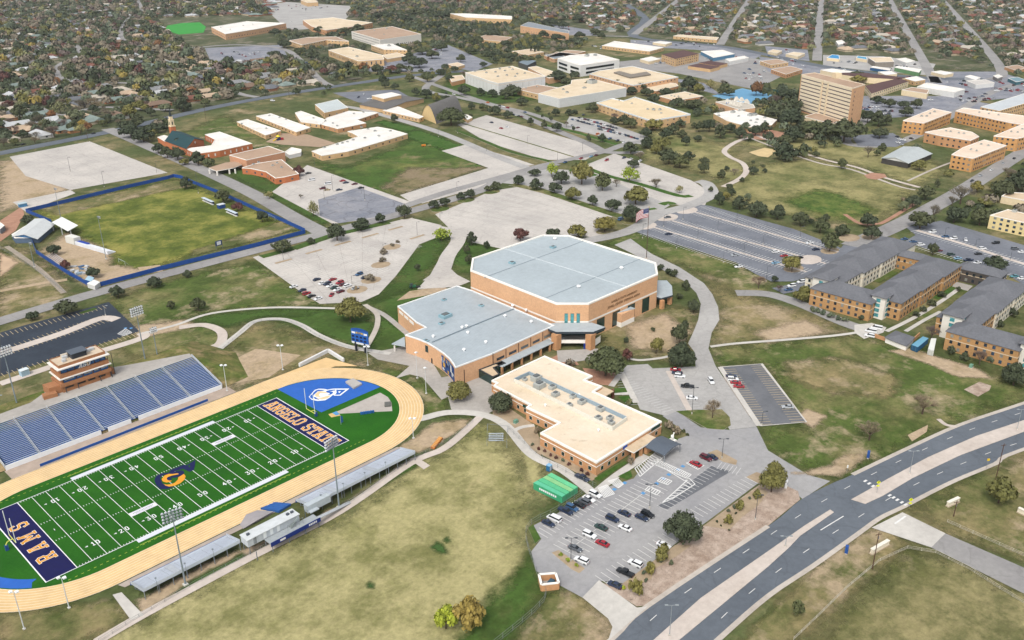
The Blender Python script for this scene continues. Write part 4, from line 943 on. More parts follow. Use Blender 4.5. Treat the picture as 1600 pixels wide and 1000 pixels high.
mb = MB(); mb.prism(q, .22, 1.0); mb.build('cushion', M('b9b4b0', .08, .4), lm); mb = MB(); mb.prism([Vector((p.x, p.y, 0))*1.0 for p in q], .2, .24); tag(lm, 'grey high jump landing mat on the blue apron', 'landing mat'); mb.build('base_pad', M('8f8a86'), lm)
mb = MB(); mb.prism(PP([(601,631),(611,630),(611,636),(601,637)]), .22, .9); tag(mb.build('landing_cushion', M('6a6a66', .1)), 'dark pad lying on the grey throwing sector', 'landing mat')
mb = MB()
for k in range(6): mb.box((*P(565+3.6*k, 648-.5*k)[:2], .2), (.7, .7, 1.0))
tag(mb.build('water_station', M('1f63a8')), 'row of blue coolers standing on turf below the grey sector', 'cooler row')
t = thing('throwing_cage_flag', P(533,662), 'blue and white feather flag standing on the turf near grey sector', 'flag'); b = P(533, 664)
MB().tube(b, b+V3((0, 0, 4.2)), .05).build('pole', M('d0d4d8'), t); MB().add([b+V3((.05, 0, .8)), b+V3((.9, -.3, 1.2)), b+V3((.8, -.3, 3.6)), b+V3((.05, 0, 4.1)), b+V3((.05, .06, .8)), b+V3((.9, -.24, 1.2)), b+V3((.8, -.24, 3.6)), b+V3((.05, .06, 4.1))], [(0, 1, 2, 3), (7, 6, 5, 4)]).build('cloth', M('1c5a96'), t)
# shelter-like white retaining wedge behind the chute
wl = thing('retaining_wall', P(513, 550), 'low white angled retaining wall behind the far corner of track', 'wall')
MB().wallstrip(PP([(468, 573), (513, 550), (537, 565)]), .9, 0, 1.6).build('coping', M('dcdcdc', .06, .6, k=.8), wl)
# ---------------------------------------------------------------- flood light masts
def mast(u, v, vt, label, rows=4, cols=6, face=(.1, -1), z0=0, sc_=.82, grp='stadium floodlight masts'):
    b = P(u, v, z0); h = HGT(b, vt); t = thing('floodlight_mast', b, label, 'floodlight', grp)
    MB().tube(b, b+V3((0, 0, h)), .36*sc_, .17*sc_, 8).build('pole', M('8f9ca4', .08, 1, .4, metal=.2), t); MB().box((b.x, b.y, b.z), (1.6*sc_, 1.6*sc_, .5)).build('footing', M('dcdad2'), t)
    f = V3((face[0], face[1], 0)).normalized(); s = V3((-f.y, f.x, 0)); arm = MB()
    for r in range(rows): c = b+V3((0, 0, h-.6-r*1.25*sc_)); arm.beam(c-s*(cols*.62*sc_), c+s*(cols*.62*sc_), .18, .18)
    arm.build('crossarm', M('70787e'), t); lp = MB()
    for r in range(rows):
        for k in range(cols):
            c = b+V3((0, 0, h-.6-r*1.25*sc_))+s*((k-(cols-1)/2)*1.2*sc_)+f*.45
            lp.tube(c-f*.3, c+f*.35-V3((0, 0, .25)), .26*sc_, .52*sc_, 7, mi=0); lp.tube(c+f*.36-V3((0, 0, .26)), c+f*.40-V3((0, 0, .28)), .5*sc_, .5*sc_, 7, mi=1)
    lp.build('lamp_bank', [M('c9ced4', .06), M('f2f4f6', .02, k=.85)], t)
    return t
mast(290, 914, 797, 'tall grey floodlight mast behind the left visitor bleacher', face=(.2, 1)); mast(530, 793, 684, 'tall grey floodlight mast behind the right visitor bleacher', face=(-.2, 1))
mast(28, 637, 540, 'tall floodlight mast left of the brick press box', z0=4.5); mast(228, 568, 478, 'tall floodlight mast right of the brick press box', z0=4.5); mast(247, 561, 510, 'shorter floodlight mast farthest right behind the home grandstand', 3, 4, z0=4.5, sc_=.7)
def small_light(u, v, vt, label, n=2, face=(-1, -1)):
    b = P(u, v); h = HGT(b, vt); t = thing('track_light', b, label, 'light pole', 'short white light poles round the track')
    MB().tube(b, b+V3((0, 0, h)), .16, .1).build('pole', M('d4d8da', .06), t); MB().box(b, (.7, .7, .35)).build('footing', M('d8d6d0'), t)
    f = V3((*face, 0)).normalized(); s = V3((-f.y, f.x, 0)); top = b+V3((0, 0, h)); MB().beam(top-s*1.1, top+s*1.1, .12, .12).build('arm', M('b9bfc2'), t)
    for k in range(n): c = top+s*((k-(n-1)/2)*1.7); MB().box((c.x, c.y, c.z-.1), (.9, .9, .4)).build('lamp', M('e8ecee', .03, k=.85), t)
for a in ((108, 950, 903, 'white light pole nearest the short-worded end zone'), (38, 983, 925, 'white light pole at the bottom left corner of the track'), (442, 578, 540, 'white light pole on the brown bank behind the track'), (355, 611, 571, 'white light pole right of the home grandstand'),
          (575, 571, 542, 'white light pole in front of the scoreboard'), (652, 591, 551, 'white light pole nearest the arena wall', 1), (666, 615, 575, 'white light pole with blue pennant near the arena', 1), (646, 685, 654, 'white light pole on bare earth beyond the track')): small_light(*a)
# ---------------------------------------------------------------- scoreboard
sbd = thing('scoreboard', (151, 59, 0), 'blue scoreboard on two dark posts beside the curved path', 'scoreboard'); a, b = P(557, 548), P(571.5, 551.5); dd = (b-a); dd.z = 0; dn = dd.normalized(); fn = V3((dn.y, -dn.x, 0))
if fn.dot(CAM-a) < 0: fn = -fn
for p in (a, b): MB().box(p, (.8, .8, 4.6)).build('post', M('2a3038'), sbd)
c = (a+b)/2; wS = 9.2
def panel(mb, x0, x1, z0, z1, off, th=.5):
    q = [c+dn*x0+fn*off, c+dn*x1+fn*off, c+dn*x1+fn*(off+th), c+dn*x0+fn*(off+th)]; mb.prism(q, z0, z1, bottom=True); return mb
panel(MB(), -4.6, 4.6, 4.6, 10.6, -.3).build('cabinet', M('2360b4', .07), sbd)
mb = MB(); q = [(x, 10.6+.9*(1-(x/4.6)**2)) for x in [-4.6+9.2*i/10 for i in range(11)]]
for (x0, h0), (x1, h1) in zip(q[:-1], q[1:]): panel(mb, x0, x1, 10.5, (h0+h1)/2, -.3)
mb.build('arched_top', M('1c4f9c'), sbd); panel(MB(), -4.6, 4.6, 3.7, 4.6, -.3).build('sponsor_board', M('e4e8ec'), sbd)
panel(MB(), -1.9, 1.9, 8.9, 9.7, .22, .06).build('team_name_board', M('e0c040'), sbd)
for x in (-4.2, 2.4): panel(MB(), x, x+1.9, 8.7, 9.6, .22, .06).build('emblem', M('e8eaf0'), sbd)
for x in (-3.6, -1.4, .8, 2.9):
    for z in (5.2, 6.9): panel(MB(), x-.7, x+.7, z, z+.9, .22, .06).build('digit_panel', M('11214a'), sbd)
for k, t in enumerate(('RAMS',)):
    lt = lettering(MB(), t, V3((0, 0, 0)), (1, 0, 0), (0, 1, 0), .6, 1.2, 0); mb = MB()
    mb.add([c+dn*(x*1.2)+fn*(.31)+V3((0, 0, 9.3+y)) for x, y, z in lt.v], lt.f); mb.build('lettering', M('2a4a9a'), sbd)
# fences along the walk
def meshfence(name, px, h, label, world=False, post=4.0, mt=None, z=0):
    pts = smooth(px if world else PP(px), 4); t = thing(name, pts[0], label, 'fence'); m_ = mt or M('8a9090', .1, 1, .5); acc = 0
    ra = MB(); tot = sum((b-a).length for a, b in zip(pts[:-1], pts[1:])); post = max(post, tot/60)
    me = MB().tube((0, 0, 0), (0, 0, h), .06, n=4).mesh('post', m_)
    for a, b in zip(pts[:-1], pts[1:]):
        L = (b-a).length
        while acc <= L:
            p = a+(b-a)*(acc/L); o = bpy.data.objects.new('post', me); COL.objects.link(o); o.parent = t; o.location = (p.x-pts[0].x, p.y-pts[0].y, z); acc += post
        acc -= L
        for zz in (h*.97, h*.5, .15): ra.beam((a.x, a.y, z+zz), (b.x, b.y, z+zz), .05, .05)
    ra.build('rail', m_, t)
    return t
meshfence('chain_fence', [(155,1004),(222,962),(305,913),(400,862),(530,796),(640,722),(700,690),(740,658)], 1.3, 'wire fence running along the pink walk behind the visitor bleachers')
meshfence('chain_fence', [(795,672),(840,712),(890,742),(932,762)], 1.8, 'wire fence along the walk beside the brick building')
meshfence('chain_fence', [(770,1010),(850,940),(840,900),(822,830),(868,800),(915,768)], 2.0, 'grey wire fence round the left edge of the lower parking lot')
meshfence('pipe_fence', [(1240,1000),(1418,857),(1600,943)], 1.1, 'pale pipe fence cornering on the field in the lower right', mt=M('d5cfbf', .1))
meshfence('pipe_fence', [(1480,816),(1600,869)], 1.1, 'pale pipe fence right of the side road', mt=M('d5cfbf', .1))
meshfence('path_railing', [(345,549),(375,522),(400,504),(440,501),(470,510),(500,527),(545,544),(600,553)], 1.1, 'railing along the curved path from grandstand to scoreboard')
# ================================================================ buildings
b_tan = brick('tan', 'dcae86', k=.8); b_org = brick('orange', 'c8966a', k=.8); b_gold = brick('gold', 'b98f5e', k=.78); b_red = brick('red', 'c4764a', k=.8); b_buff = brick('buff', 'd6b284', k=.8); b_cream = M('e6d3b0', .06, .5, k=.8); b_white = M('dcdcda', .06, .5, k=.8); b_dark = brick('dark', '7a4a38')
trim = M('f0ece4', .04, .6, k=.82); trim_t = M('e2d2bc', .05, .6, k=.82)
r_metal = seamed('pale', 'bcc7cd', 0, .9); r_metal90 = seamed('pale_across', 'bcc7cd', PI/2, .9); r_cream = stained('cream', 'ecdcc6', 'dfccb0', '8a6c50'); r_tan = stained('tan', 'dcc7ac', 'cfb797', 'a08668'); r_sand = stained('sand', 'e4d2b6', 'd4bf9e', '9a8060'); r_white = stained('white', 'f2efea', 'e2ddd4', 'b09a80'); r_brown = stained('brown', 'b89c84', 'a88c74', '7c6552')
r_slate = M('6f7177', .14, .9, .85, .1); r_green = M('20464c', .15, .8); r_maroon = M('5e4240', .12, .8); r_grey = M('6c6a68', .14, .7); r_blue = M('7d98a8', .08, .5)
ac_m = M('b9bcb8', .1, 1.2); dk = M('2b2f33', .1); gl = glass(); gl_green = glass('1b3b38'); gl_teal = glass('4f9aa0', .2); gl_b = glass('39526a')
def bld(name, label, roof, h, wall, roofm, rim=.6, rimm=None, cat='building', z0=0, group=None, band=None, world=False, rimw=.5):
    pts = [Vector((p[0], p[1], 0)) for p in roof] if world else PP(roof, z0+h)
    pts = [Vector((p.x, p.y, 0)) for p in pts]
    a = sum(pts[i].x*pts[(i+1) % len(pts)].y-pts[(i+1) % len(pts)].x*pts[i].y for i in range(len(pts)))
    if a < 0: pts.reverse()
    c = sum(pts, V3((0, 0, 0)))/len(pts)
    t = thing(name, (c.x, c.y, z0), label, cat, group)
    MB().prism(pts, z0, z0+h, top=False).build('wall', wall, t)
    MB().flat(pts, z0+h-rim*.6).build('roof', roofm, t)
    def inset(d):
        out = []
        n = len(pts)
        for i in range(n):
            e0 = (pts[i]-pts[i-1]).normalized(); e1 = (pts[(i+1) % n]-pts[i]).normalized()
            n0 = V3((-e0.y, e0.x, 0)); n1 = V3((-e1.y, e1.x, 0)); bs = (n0+n1)
            k = 1/max(.35, (1+n0.dot(n1)))
            out.append(pts[i]+bs*k*d)
        return out
    o_, i_ = inset(-.06), inset(rimw); n = len(pts); mb = MB(); za, zb = z0+h-rim*.75, z0+h
    vs = [(p.x, p.y, za) for p in o_]+[(p.x, p.y, zb) for p in o_]+[(p.x, p.y, zb) for p in i_]+[(p.x, p.y, za) for p in i_]
    mb.add(vs, [f for i in range(n) for j in [(i+1) % n] for f in ((i, j, n+j, n+i), (n+i, n+j, 2*n+j, 2*n+i), (2*n+i, 2*n+j, 3*n+j, 3*n+i), (3*n+i, 3*n+j, j, i))])
    mb.build('parapet', rimm or trim, t)
    if band:
        o2 = inset(-.05)
        for zb_, hb, mtb in band:
            m2 = MB(); vs = [(p.x, p.y, z0+zb_) for p in o2]+[(p.x, p.y, z0+zb_+hb) for p in o2]+[(p.x, p.y, z0+zb_+hb) for p in pts]+[(p.x, p.y, z0+zb_) for p in pts]
            m2.add(vs, [f for i in range(n) for j in [(i+1) % n] for f in ((i, j, n+j, n+i), (n+i, n+j, 2*n+j, 2*n+i), (3*n+i, 3*n+j, j, i))]); m2.build('trim_band', mtb, t)
    BINFO[t.name] = (pts, z0, h)
    return t
BINFO = {}
GV = [gl, gl, gl_b, glass('3c4650'), glass('5d6a70', .3), glass('8a8c86', .5), glass('2a3a48')]
NW = {}
def face(t, i): 
    pts, z0, h = BINFO[t.name]; return pts[i], pts[(i+1) % len(pts)]
def near_faces(t):
    "edges whose outside faces the photographer"
    pts, z0, h = BINFO[t.name]; out = []
    for i in range(len(pts)):
        a, b = pts[i], pts[(i+1) % len(pts)]; d = b-a; nn = V3((d.y, -d.x, 0))
        if nn.dot(CAM-(a+b)/2) > 0 and d.length > 3: out.append(i)
    return out
def win(t, a, b, n, z, w, h, mt=None, name='window', m0=.06, off=.05, frame=None, sill=False):
    "n windows along a-b on thing t; each its own part"
    d = (b-a); L = d.length; d = d/L; nn = V3((d.y, -d.x, 0)); z0 = BINFO[t.name][1] if t.name in BINFO else 0
    for k in range(n):
        if NW.get(t.name, 0) >= 98: return
        NW[t.name] = NW.get(t.name, 0)+1
        if mt in (None, gl, gl_b): mt_ = GV[R.randrange(len(GV))]
        else: mt_ = mt
        c = a+d*L*(m0+(1-2*m0)*(k+.5)/n); q = [c-d*w/2, c+d*w/2, c+d*w/2+nn*off, c-d*w/2+nn*off]
        if frame:
            g = .12; q2 = [c-d*(w/2+g), c+d*(w/2+g), c+d*(w/2+g)+nn*off*.6, c-d*(w/2+g)+nn*off*.6]
            f = MB().prism(q2, z0+z-g, z0+z+h+g, bottom=True).build(name, frame, t)
            MB().prism(q, z0+z, z0+z+h, bottom=True).build('pane', mt_, f)
        else: MB().prism(q, z0+z, z0+z+h, bottom=True).build(name, mt_, t)
def units(t, pxs, z, s=(1.6, 1.2, 1.1), mt=None, name='rooftop_unit'):
    for p in pxs:
        q = P(p[0], p[1], z); k = p[2] if len(p) > 2 else 1
        m_ = MB(); m_.box((q.x, q.y, z), (s[0]*k, s[1]*k, s[2]*k*.85), R.choice((0, 0, PI/2)), mi=0); m_.box((q.x, q.y, z+s[2]*k*.85), (s[0]*k*.6, s[1]*k*.6, s[2]*k*.2), mi=1)
        m_.build(name, [mt or ac_m, M('6d7274', .1)], t)
def vents(t, pxs, z, r=.7):
    for p in pxs:
        q = P(p[0], p[1], z); m_ = MB(); m_.tube(q, q+V3((0, 0, .7)), r*.6, r*.6, 8); m_.tube(q+V3((0, 0, .7)), q+V3((0, 0, 1.1)), r, r*.7, 10); m_.build('roof_vent', M('eef0f0', .04, k=.85), t)
# ---------------------------------------------------------------- the arena
HA = 18.0
ar_pts = PP([(735,422),(738,403),(848,366.5),(889,367),(1025,410),(1028,428),(920,474),(869,474)], HA)
ar = bld('arena', 'large eight-sided brick arena with pale metal roof', ar_pts, HA, b_tan, seamed('arena', 'b9c5cb', PI/2, 1.1), 1.0, trim, 'arena', world=True, band=[(8.4, .8, trim)], rimw=.9)
x0, x1, y0, y1 = 221.5, 299, -7.8, 75.3
rz = HA-.55
MB().beam((260, -7, rz), (260, 74.5, rz), .6, .3).build('roof_ridge', M('cdd6da', .05), ar)
for y in (12, 52): MB().beam((222.5, y, rz), (298, y, rz), .35, .22).build('roof_joint', M('97a3ab', .08), ar)
vents(ar, [(971,420),(904,449),(867,374)], rz, 1.1); units(ar, [(864,387), (800,411.5)], rz, (3, 2.4, 1.0), M('8fb4c0', .06), 'roof_hatch')
pts, _, _ = BINFO[ar.name]
E_ = [(pts[i], pts[(i+1) % 8]) for i in range(8)]
frontE = max(E_, key=lambda e: -((e[0]+e[1])/2).y)       # face towards -y
dgl = [e for e in E_ if (e[1]-e[0]).length < 20 and ((e[0]+e[1])/2).x < 240 and ((e[0]+e[1])/2).y < 10][0]
win(ar, *dgl, 3, 5.8, 1.5, 7.2, gl_teal, 'tall_window', .22, .08, M('b98c62', .06))
win(ar, *frontE, 4, .6, 5.6, 7.4, gl_green, 'glass_bay', .06, .1, M('c79a6c', .06))
a, b = frontE; d = (b-a).normalized(); nn = V3((d.y, -d.x, 0)); c = a+(b-a)*.50
MB().prism([c-d*5, c+d*5, c+d*5+nn*2.6, c-d*5+nn*2.6], 0, 6.6).build('bay_projection', b_tan, ar); MB().prism([c-d*5.05, c+d*5.05, c+d*5.05+nn*2.7, c-d*5.05+nn*2.7], 0, 2.4).build('stone_base', trim, ar); MB().prism([c-d*5.2, c+d*5.2, c+d*5.2+nn*2.9, c-d*5.2], 6.6, 6.9).build('bay_roof', r_metal, ar)
# wall lettering
def wall_text(t, txt, c, d, up, h, mt, off=.06, bold=.0, name='wall_lettering'):
    cu = bpy.data.curves.new('lettering_curve', 'FONT'); cu.body = txt; cu.size = h*1.35; cu.align_x = 'CENTER'; cu.extrude = .03; cu.offset = bold; cu.resolution_u = 2
    tmp = bpy.data.objects.new('lettering_tmp', cu); me = bpy.data.meshes.new_from_object(tmp); bpy.data.objects.remove(tmp)
    nn = d.cross(up); me.transform(Matrix(((d.x, up.x, nn.x, c.x+nn.x*off), (d.y, up.y, nn.y, c.y+nn.y*off), (d.z, up.z, nn.z, c.z+nn.z*off), (0, 0, 0, 1))))
    bz = BASE.get(t.name, (0, 0, 0)); me.transform(Matrix.Translation((-bz[0], -bz[1], -bz[2]))); me.materials.clear(); me.materials.append(mt)
    o = bpy.data.objects.new(name, me); COL.objects.link(o); o.parent = t; BASE[o.name] = bz; return o
Z = V3((0, 0, 1)); c0 = a+(b-a)*.5
for i, tx in enumerate(('ANGELO STATE UNIVERSITY', 'JUNELL CENTER  STEPHENS ARENA')):
    wall_text(ar, tx, V3((c0.x, c0.y, 13.2-i*2.1)), d, Z, 1.15, M('8a6a48', .05), .1, .03)
def porch(t, roofpx, z, th, colpx, cw, gm_=None, nm='portico_roof'):
    q = PP(roofpx, z); MB().prism(q, z-th, z, bottom=True, mi=1, topmi=0).build(nm, [r_metal90, M('39424a', .06)], t)
    for p in colpx:
        w_ = P(*p); MB().box((w_.x, w_.y, 0), (cw, cw, z-th)).build('column', b_org, t)
# west entrance portico (two storeys) and east porch
porch(ar, [(850,511),(861,505),(925,504),(946,511),(927,518.5),(869,518.5)], 8.6, 1.1, [(869,545),(922,545)], 3.2)
cl, cr = P(869,545), P(922,545); ax = (cr-cl).normalized(); ay = V3((-ax.y, ax.x, 0)); ay = ay if ay.dot(CAM-cl) < 0 else -ay
MB().prism([cl+ax*1.6+ay*.6, cr-ax*1.6+ay*.6, cr-ax*1.6+ay*1.2, cl+ax*1.6+ay*1.2], 2.5, 4.0, bottom=True).build('balcony', trim, ar); MB().prism([cl+ax*1.6+ay*1.2, cr-ax*1.6+ay*1.2, cr-ax*1.6+ay*9, cl+ax*1.6+ay*9], 2.5, 2.8, bottom=True).build('balcony_floor', c_plaza, ar)
for c_, s_ in ((cl, -1), (cr, 1)): MB().prism([c_+ax*s_*1.6+ay*.4, c_+ax*s_*5+ay*5.5, c_+ax*s_*5+ay*6, c_+ax*s_*1.6+ay*1.0], .8, 3.9, bottom=True).build('side_wall', trim, ar)
MB().prism([cl+ax*1.7+ay*8.6, cr-ax*1.7+ay*8.6, cr-ax*1.7+ay*9, cl+ax*1.7+ay*9], .05, 7.4, bottom=True).build('entrance_glass', gl_green, ar)
w_ = P(914, 545); MB().box((w_.x, w_.y, 0), (1.2, .6, 2.6)).build('blue_banner', M('1d3fa0', .05), ar)
porch(ar, [(1022,438),(1042,438),(1050,447),(1051,461),(1033,466),(1020,462)], 5.4, .9, [(1046,475),(1034,482)], 1.8)
# ---------------------------------------------------------------- arena annex (lower wing with curved mural wall)
HB = 9.0
top = [(868,513),(770,565),(769,561)]
crv = [(711,574),(708,568),(702,560),(692,551),(680,543),(667,535),(652,529),(633,523)]
an_px = [(622,477),(716,445),(735,452),(862,507),(858,512),(771,549),(770,551)]+crv+[(664,511),(664,508),(622,478)]
an = bld('arena_annex', 'lower annex with pale metal roof and curved mural wall joined to the arena', [(621,478),(714,446),(737,453),(866,508),(770,552)]+crv+[(665,511),(650,503)], HB, b_tan, seamed('annex', 'b4bfc6', 0, 1.1), .7, M('e4e6e6', .04, k=.82), 'building', rimw=.5)
MB().beam(P(675,534.5,HB-.2), P(804,482,HB-.2), .5, .3).build('roof_ridge', M('8796a0', .06), an)
vents(an, [(822,486),(801,479),(731,521),(729,511),(722,513),(759,536),(725,548),(677,527),(789,495),(830,504)], HB-.4, .8)
units(an, [(696,495,1.8),(690,506,.9),(666,533,.8),(752,478,.8),(694,469,.8)], HB-.4, (3, 2.2, .9), M('93b6c2', .06), 'roof_hatch')
a, b = P(770,552,HB), P(866,508,HB); a.z = b.z = 0
win(an, a, b, 5, 4.6, 4.6, 1.1, gl, 'strip_window', .02, .06, M('a07a52', .05))
MB().beam((a.x, a.y, 0), (a.x, a.y, HB), .3, .3).build('downpipe', M('4a3a34'), an)
for k in range(5): p = a+(b-a)*(k/5); MB().box((p.x, p.y-.1, 0), (.2, .2, HB-.8)).build('downpipe', M('4a3a34'), an)
d = (b-a).normalized(); nn = V3((d.y, -d.x, 0))
MB().prism([a+d*1, b+d*2, b+d*2+nn*4.6, a+d*1+nn*4.6], 3.4, 3.7, bottom=True).build('walkway_roof', r_metal90, an)
for k in range(7): p = a+(b-a)*(.03+k*.155)+nn*4.2; MB().box((p.x, p.y, 0), (.8, .8, 3.4)).build('column', b_org, an)
for u, v, w2 in ((726,596,.0), (743,585,0), (761,575,0)): p = P(u-.5, v-10, 5); MB().box((p.x, P(711,598).y-.05 if 0 else p.y, 1), (.25, .25, 6.4)).build('downpipe', M('4a3a34'), an)
w0 = [P(x, y, HB) for x, y in crv]
mur = MB(); 
def along(t):
    L = [(w0[i+1]-w0[i]).length for i in range(len(w0)-1)]; s = t*sum(L)
    for i, l in enumerate(L):
        if s <= l: break
        s -= l
    p = w0[i]+(w0[i+1]-w0[i])*min(1, s/L[i]); dd = (w0[i]-w0[i+1]).normalized(); return V3((p.x, p.y, 0)), dd
def wallpatch(mb, t0, t1, z0, z1, off, mi=0, n=6):
    vs = []
    for k in range(n+1):
        p, dd = along(t0+(t1-t0)*k/n); nn = V3((dd.y, -dd.x, 0)); 
        if nn.dot(CAM-p) < 0: nn = -nn
        q = p+nn*off; vs += [(q.x, q.y, z0), (q.x, q.y, z1)]
    mb.add(vs, [(2*k, 2*k+2, 2*k+3, 2*k+1) for k in range(n)], mi)
wallpatch(mur, .04, .40, .6, 7.6, .06, 0)
RR = random.Random(5)
for k in range(34):
    t0 = .05+RR.random()*.31; z0 = .8+RR.random()*5.4
    wallpatch(mur, t0, min(.395, t0+.02+RR.random()*.035), z0, min(7.5, z0+.6+RR.random()*1.7), .08+k*.002, RR.choice((1, 1, 2, 3, 0, 4)), 2)
mur.build('mural', [M('2a4f8c', .2, .8), M('16305f', .2, .8), M('e2e4e8', .05), M('7c94b4', .1), M('d9a94a', .1)], an)
for t0, t1, z0, z1, nm_, mt in ((.66, .71, 4.2, 7.4, 'window', gl_green), (.585, .61, .1, 2.6, 'door', dk)):
    m2 = MB(); wallpatch(m2, t0, t1, z0, z1, .08); m2.build(nm_, mt, an)
q = PP([(612,537),(632,526),(633,536),(633,541)], 3.2); MB().prism(q, 2.8, 3.2, bottom=True).build('canopy', r_metal, an); p = P(617,549); MB().box((p.x, p.y, 0), (.5, .5, 2.8)).build('canopy_post', trim, an)
for k in range(3):
    A_, B_ = P(621,478,HB), P(650,503,HB); A_.z = B_.z = 0; c = A_+(B_-A_)*(.2+.28*k); dd = (B_-A_).normalized(); n2 = V3((dd.y, -dd.x, 0)); n2 = n2 if n2.dot(CAM-c) > 0 else -n2
    MB().prism([c-dd*2.4, c+dd*2.4, c+dd*2.4+n2*.12, c-dd*2.4+n2*.12], 6.2, 7.6, bottom=True).build('high_window', trim, an)
# glass link between annex and brick building
lk = bld('entrance_link', 'flat roofed dark glass link between the annex and cream-roofed building', [(748,577),(784,563.5),(790,567),(772,574),(781,584),(770,589)], 4.0, gl_green, r_tan, .5, M('3c3f42', .06), 'entrance hall')
# ---------------------------------------------------------------- low brick building with cream roof
HC = 5.6
bc_pts = [(768,596),(851,555.5),(926,596),(913,603),(936,615),(930,621)] and [(768,594),(851,555.5),(926,587),(914,593),(941,603),(928,611),(1034,658),(932,722),(844,676),(873,660),(835,641),(828,634),(822,637),(773,603),(778,599)]
bc = bld('campus_center', 'low orange brick building with long cream roof below the arena', [(768,594),(851,555.5),(926,587),(914,593),(941,603),(928,611),(1034,658),(932,722),(844,676),(873,660),(822,636),(828,632),(771,602),(776,598)], HC, b_org, r_cream, .9, trim, 'building', band=[(3.3, .35, trim)], rimw=.7)
mb = MB(); q = PP([(803,594),(827,583),(979,654),(957,670)], HC+.3); q = [V3((p.x, p.y, 0)) for p in q]
for i, (e0, e1) in enumerate(zip(q, q[1:]+q[:1])):
    m2 = MB(); m2.wallstrip([e0, e1], .3, HC-.5, HC+1.1); m2.build('roof_screen', M('e6e4d8', .05) if i in (2, 3) else M('9db0bd', .08), bc)
units(bc, [(820,594,1),(838,594,2.1),(843,605,2.2),(863,607,1.4),(868,618,1.5),(895,621,1.2),(909,630,1.5),(938,641,1.5),(890,634,1.1),(935,655,1.3),(953,655,1.3),(955,662,1.2)], HC-.4, (1.9, 1.5, 1.1))
vents(bc, [(852,635),(905,619),(935,674)], HC-.5, .5)
pts, _, _ = BINFO[bc.name]
for i in near_faces(bc):
    a, b = face(bc, i); L = (b-a).length
    if L > 9: win(bc, a, b, int(L/4.2), 1.1, 1.3, 1.5, gl_green, 'window', .03, .08, M('e6ddd0', .05))
a, b = P(932,722,HC), P(1034,658,HC); a.z = b.z = 0; d = (b-a).normalized(); nn = V3((d.y, -d.x, 0)); nn = nn if nn.dot(CAM-a) > 0 else -nn
def signbox(t, c, d, nn, w, h, z, mt, nm_='sign', th=.18):
    return MB().prism([c-d*w/2, c+d*w/2, c+d*w/2+nn*th, c-d*w/2+nn*th], z, z+h, bottom=True).build(nm_, mt, t)
signbox(bc, a+(b-a)*.90, d, nn, 5.4, 1.2, 4.0, M('17433c', .1)); signbox(bc, a+(b-a)*.42, d, nn, 2.4, 1.3, 3.8, M('2c4fa6', .05))
a3, b3 = P(828,641,HC), P(868,658,HC); signbox(bc, P(826,640,HC-2)*1.0, V3((1, 0, 0)).lerp(V3((0, -1, 0)), 1), V3((-1, 0, 0)), 6, 1.2, 3.7, M('17433c', .1))
c = a+(b-a)*.52
q = [c-d*4.2+nn*.1, c+d*9.5+nn*.1, c+d*9.5+nn*4.2, c-d*4.2+nn*4.2]; MB().prism(q, 3.6, 4.1, bottom=True, mi=1, topmi=0).build('porch_roof', [r_tan, trim], bc)
for s in (-3.4, 1.2): p = c+d*s+nn*3.4; MB().box((p.x, p.y, 0), (1.0, 1.0, 3.6)).build('column', b_org, bc)
p = c+d*5+nn*3.9; MB().box((p.x, p.y, 0), (3.6, 1.2, 2.6), math.atan2(d.y, d.x)).build('porch_wall', b_org, bc)
mb = MB(); e = c+d*4.6+nn*4.2; k = 8
vs = []
for i in range(k+1): 
    t = i/k; zz = 3.3+1.1*math.sin(PI*t)
    for s in (0, 8.5): pz = e+d*(t*10.5-2)+nn*s; vs += [(pz.x, pz.y, zz), (pz.x, pz.y, zz-.2)]
mb.add(vs, [f for i in range(k) for o in [4*i] for f in ((o, o+4, o+6, o+2), (o+1, o+3, o+7, o+5), (o, o+1, o+5, o+4), (o+2, o+6, o+7, o+3))]); mb.build('vaulted_canopy', seamed('vault', '5b6572', 0, .6), bc)
for s, r_ in ((-1.6, 8.2), (8, 8.2), (8, .6)): p = e+d*s+nn*r_; MB().tube((p.x, p.y, 0), (p.x, p.y, 3.4), .18).build('canopy_post', M('8a8f94'), bc)
q = PP([(928,611),(941,603),(959,611),(944,620)], 4.2); MB().prism(q, 3.9, 4.2, bottom=True).build('side_porch_roof', r_tan, bc); p = P(957,622); MB().box((p.x, p.y, 0), (1, 1, 3.9)).build('column', b_dark, bc)
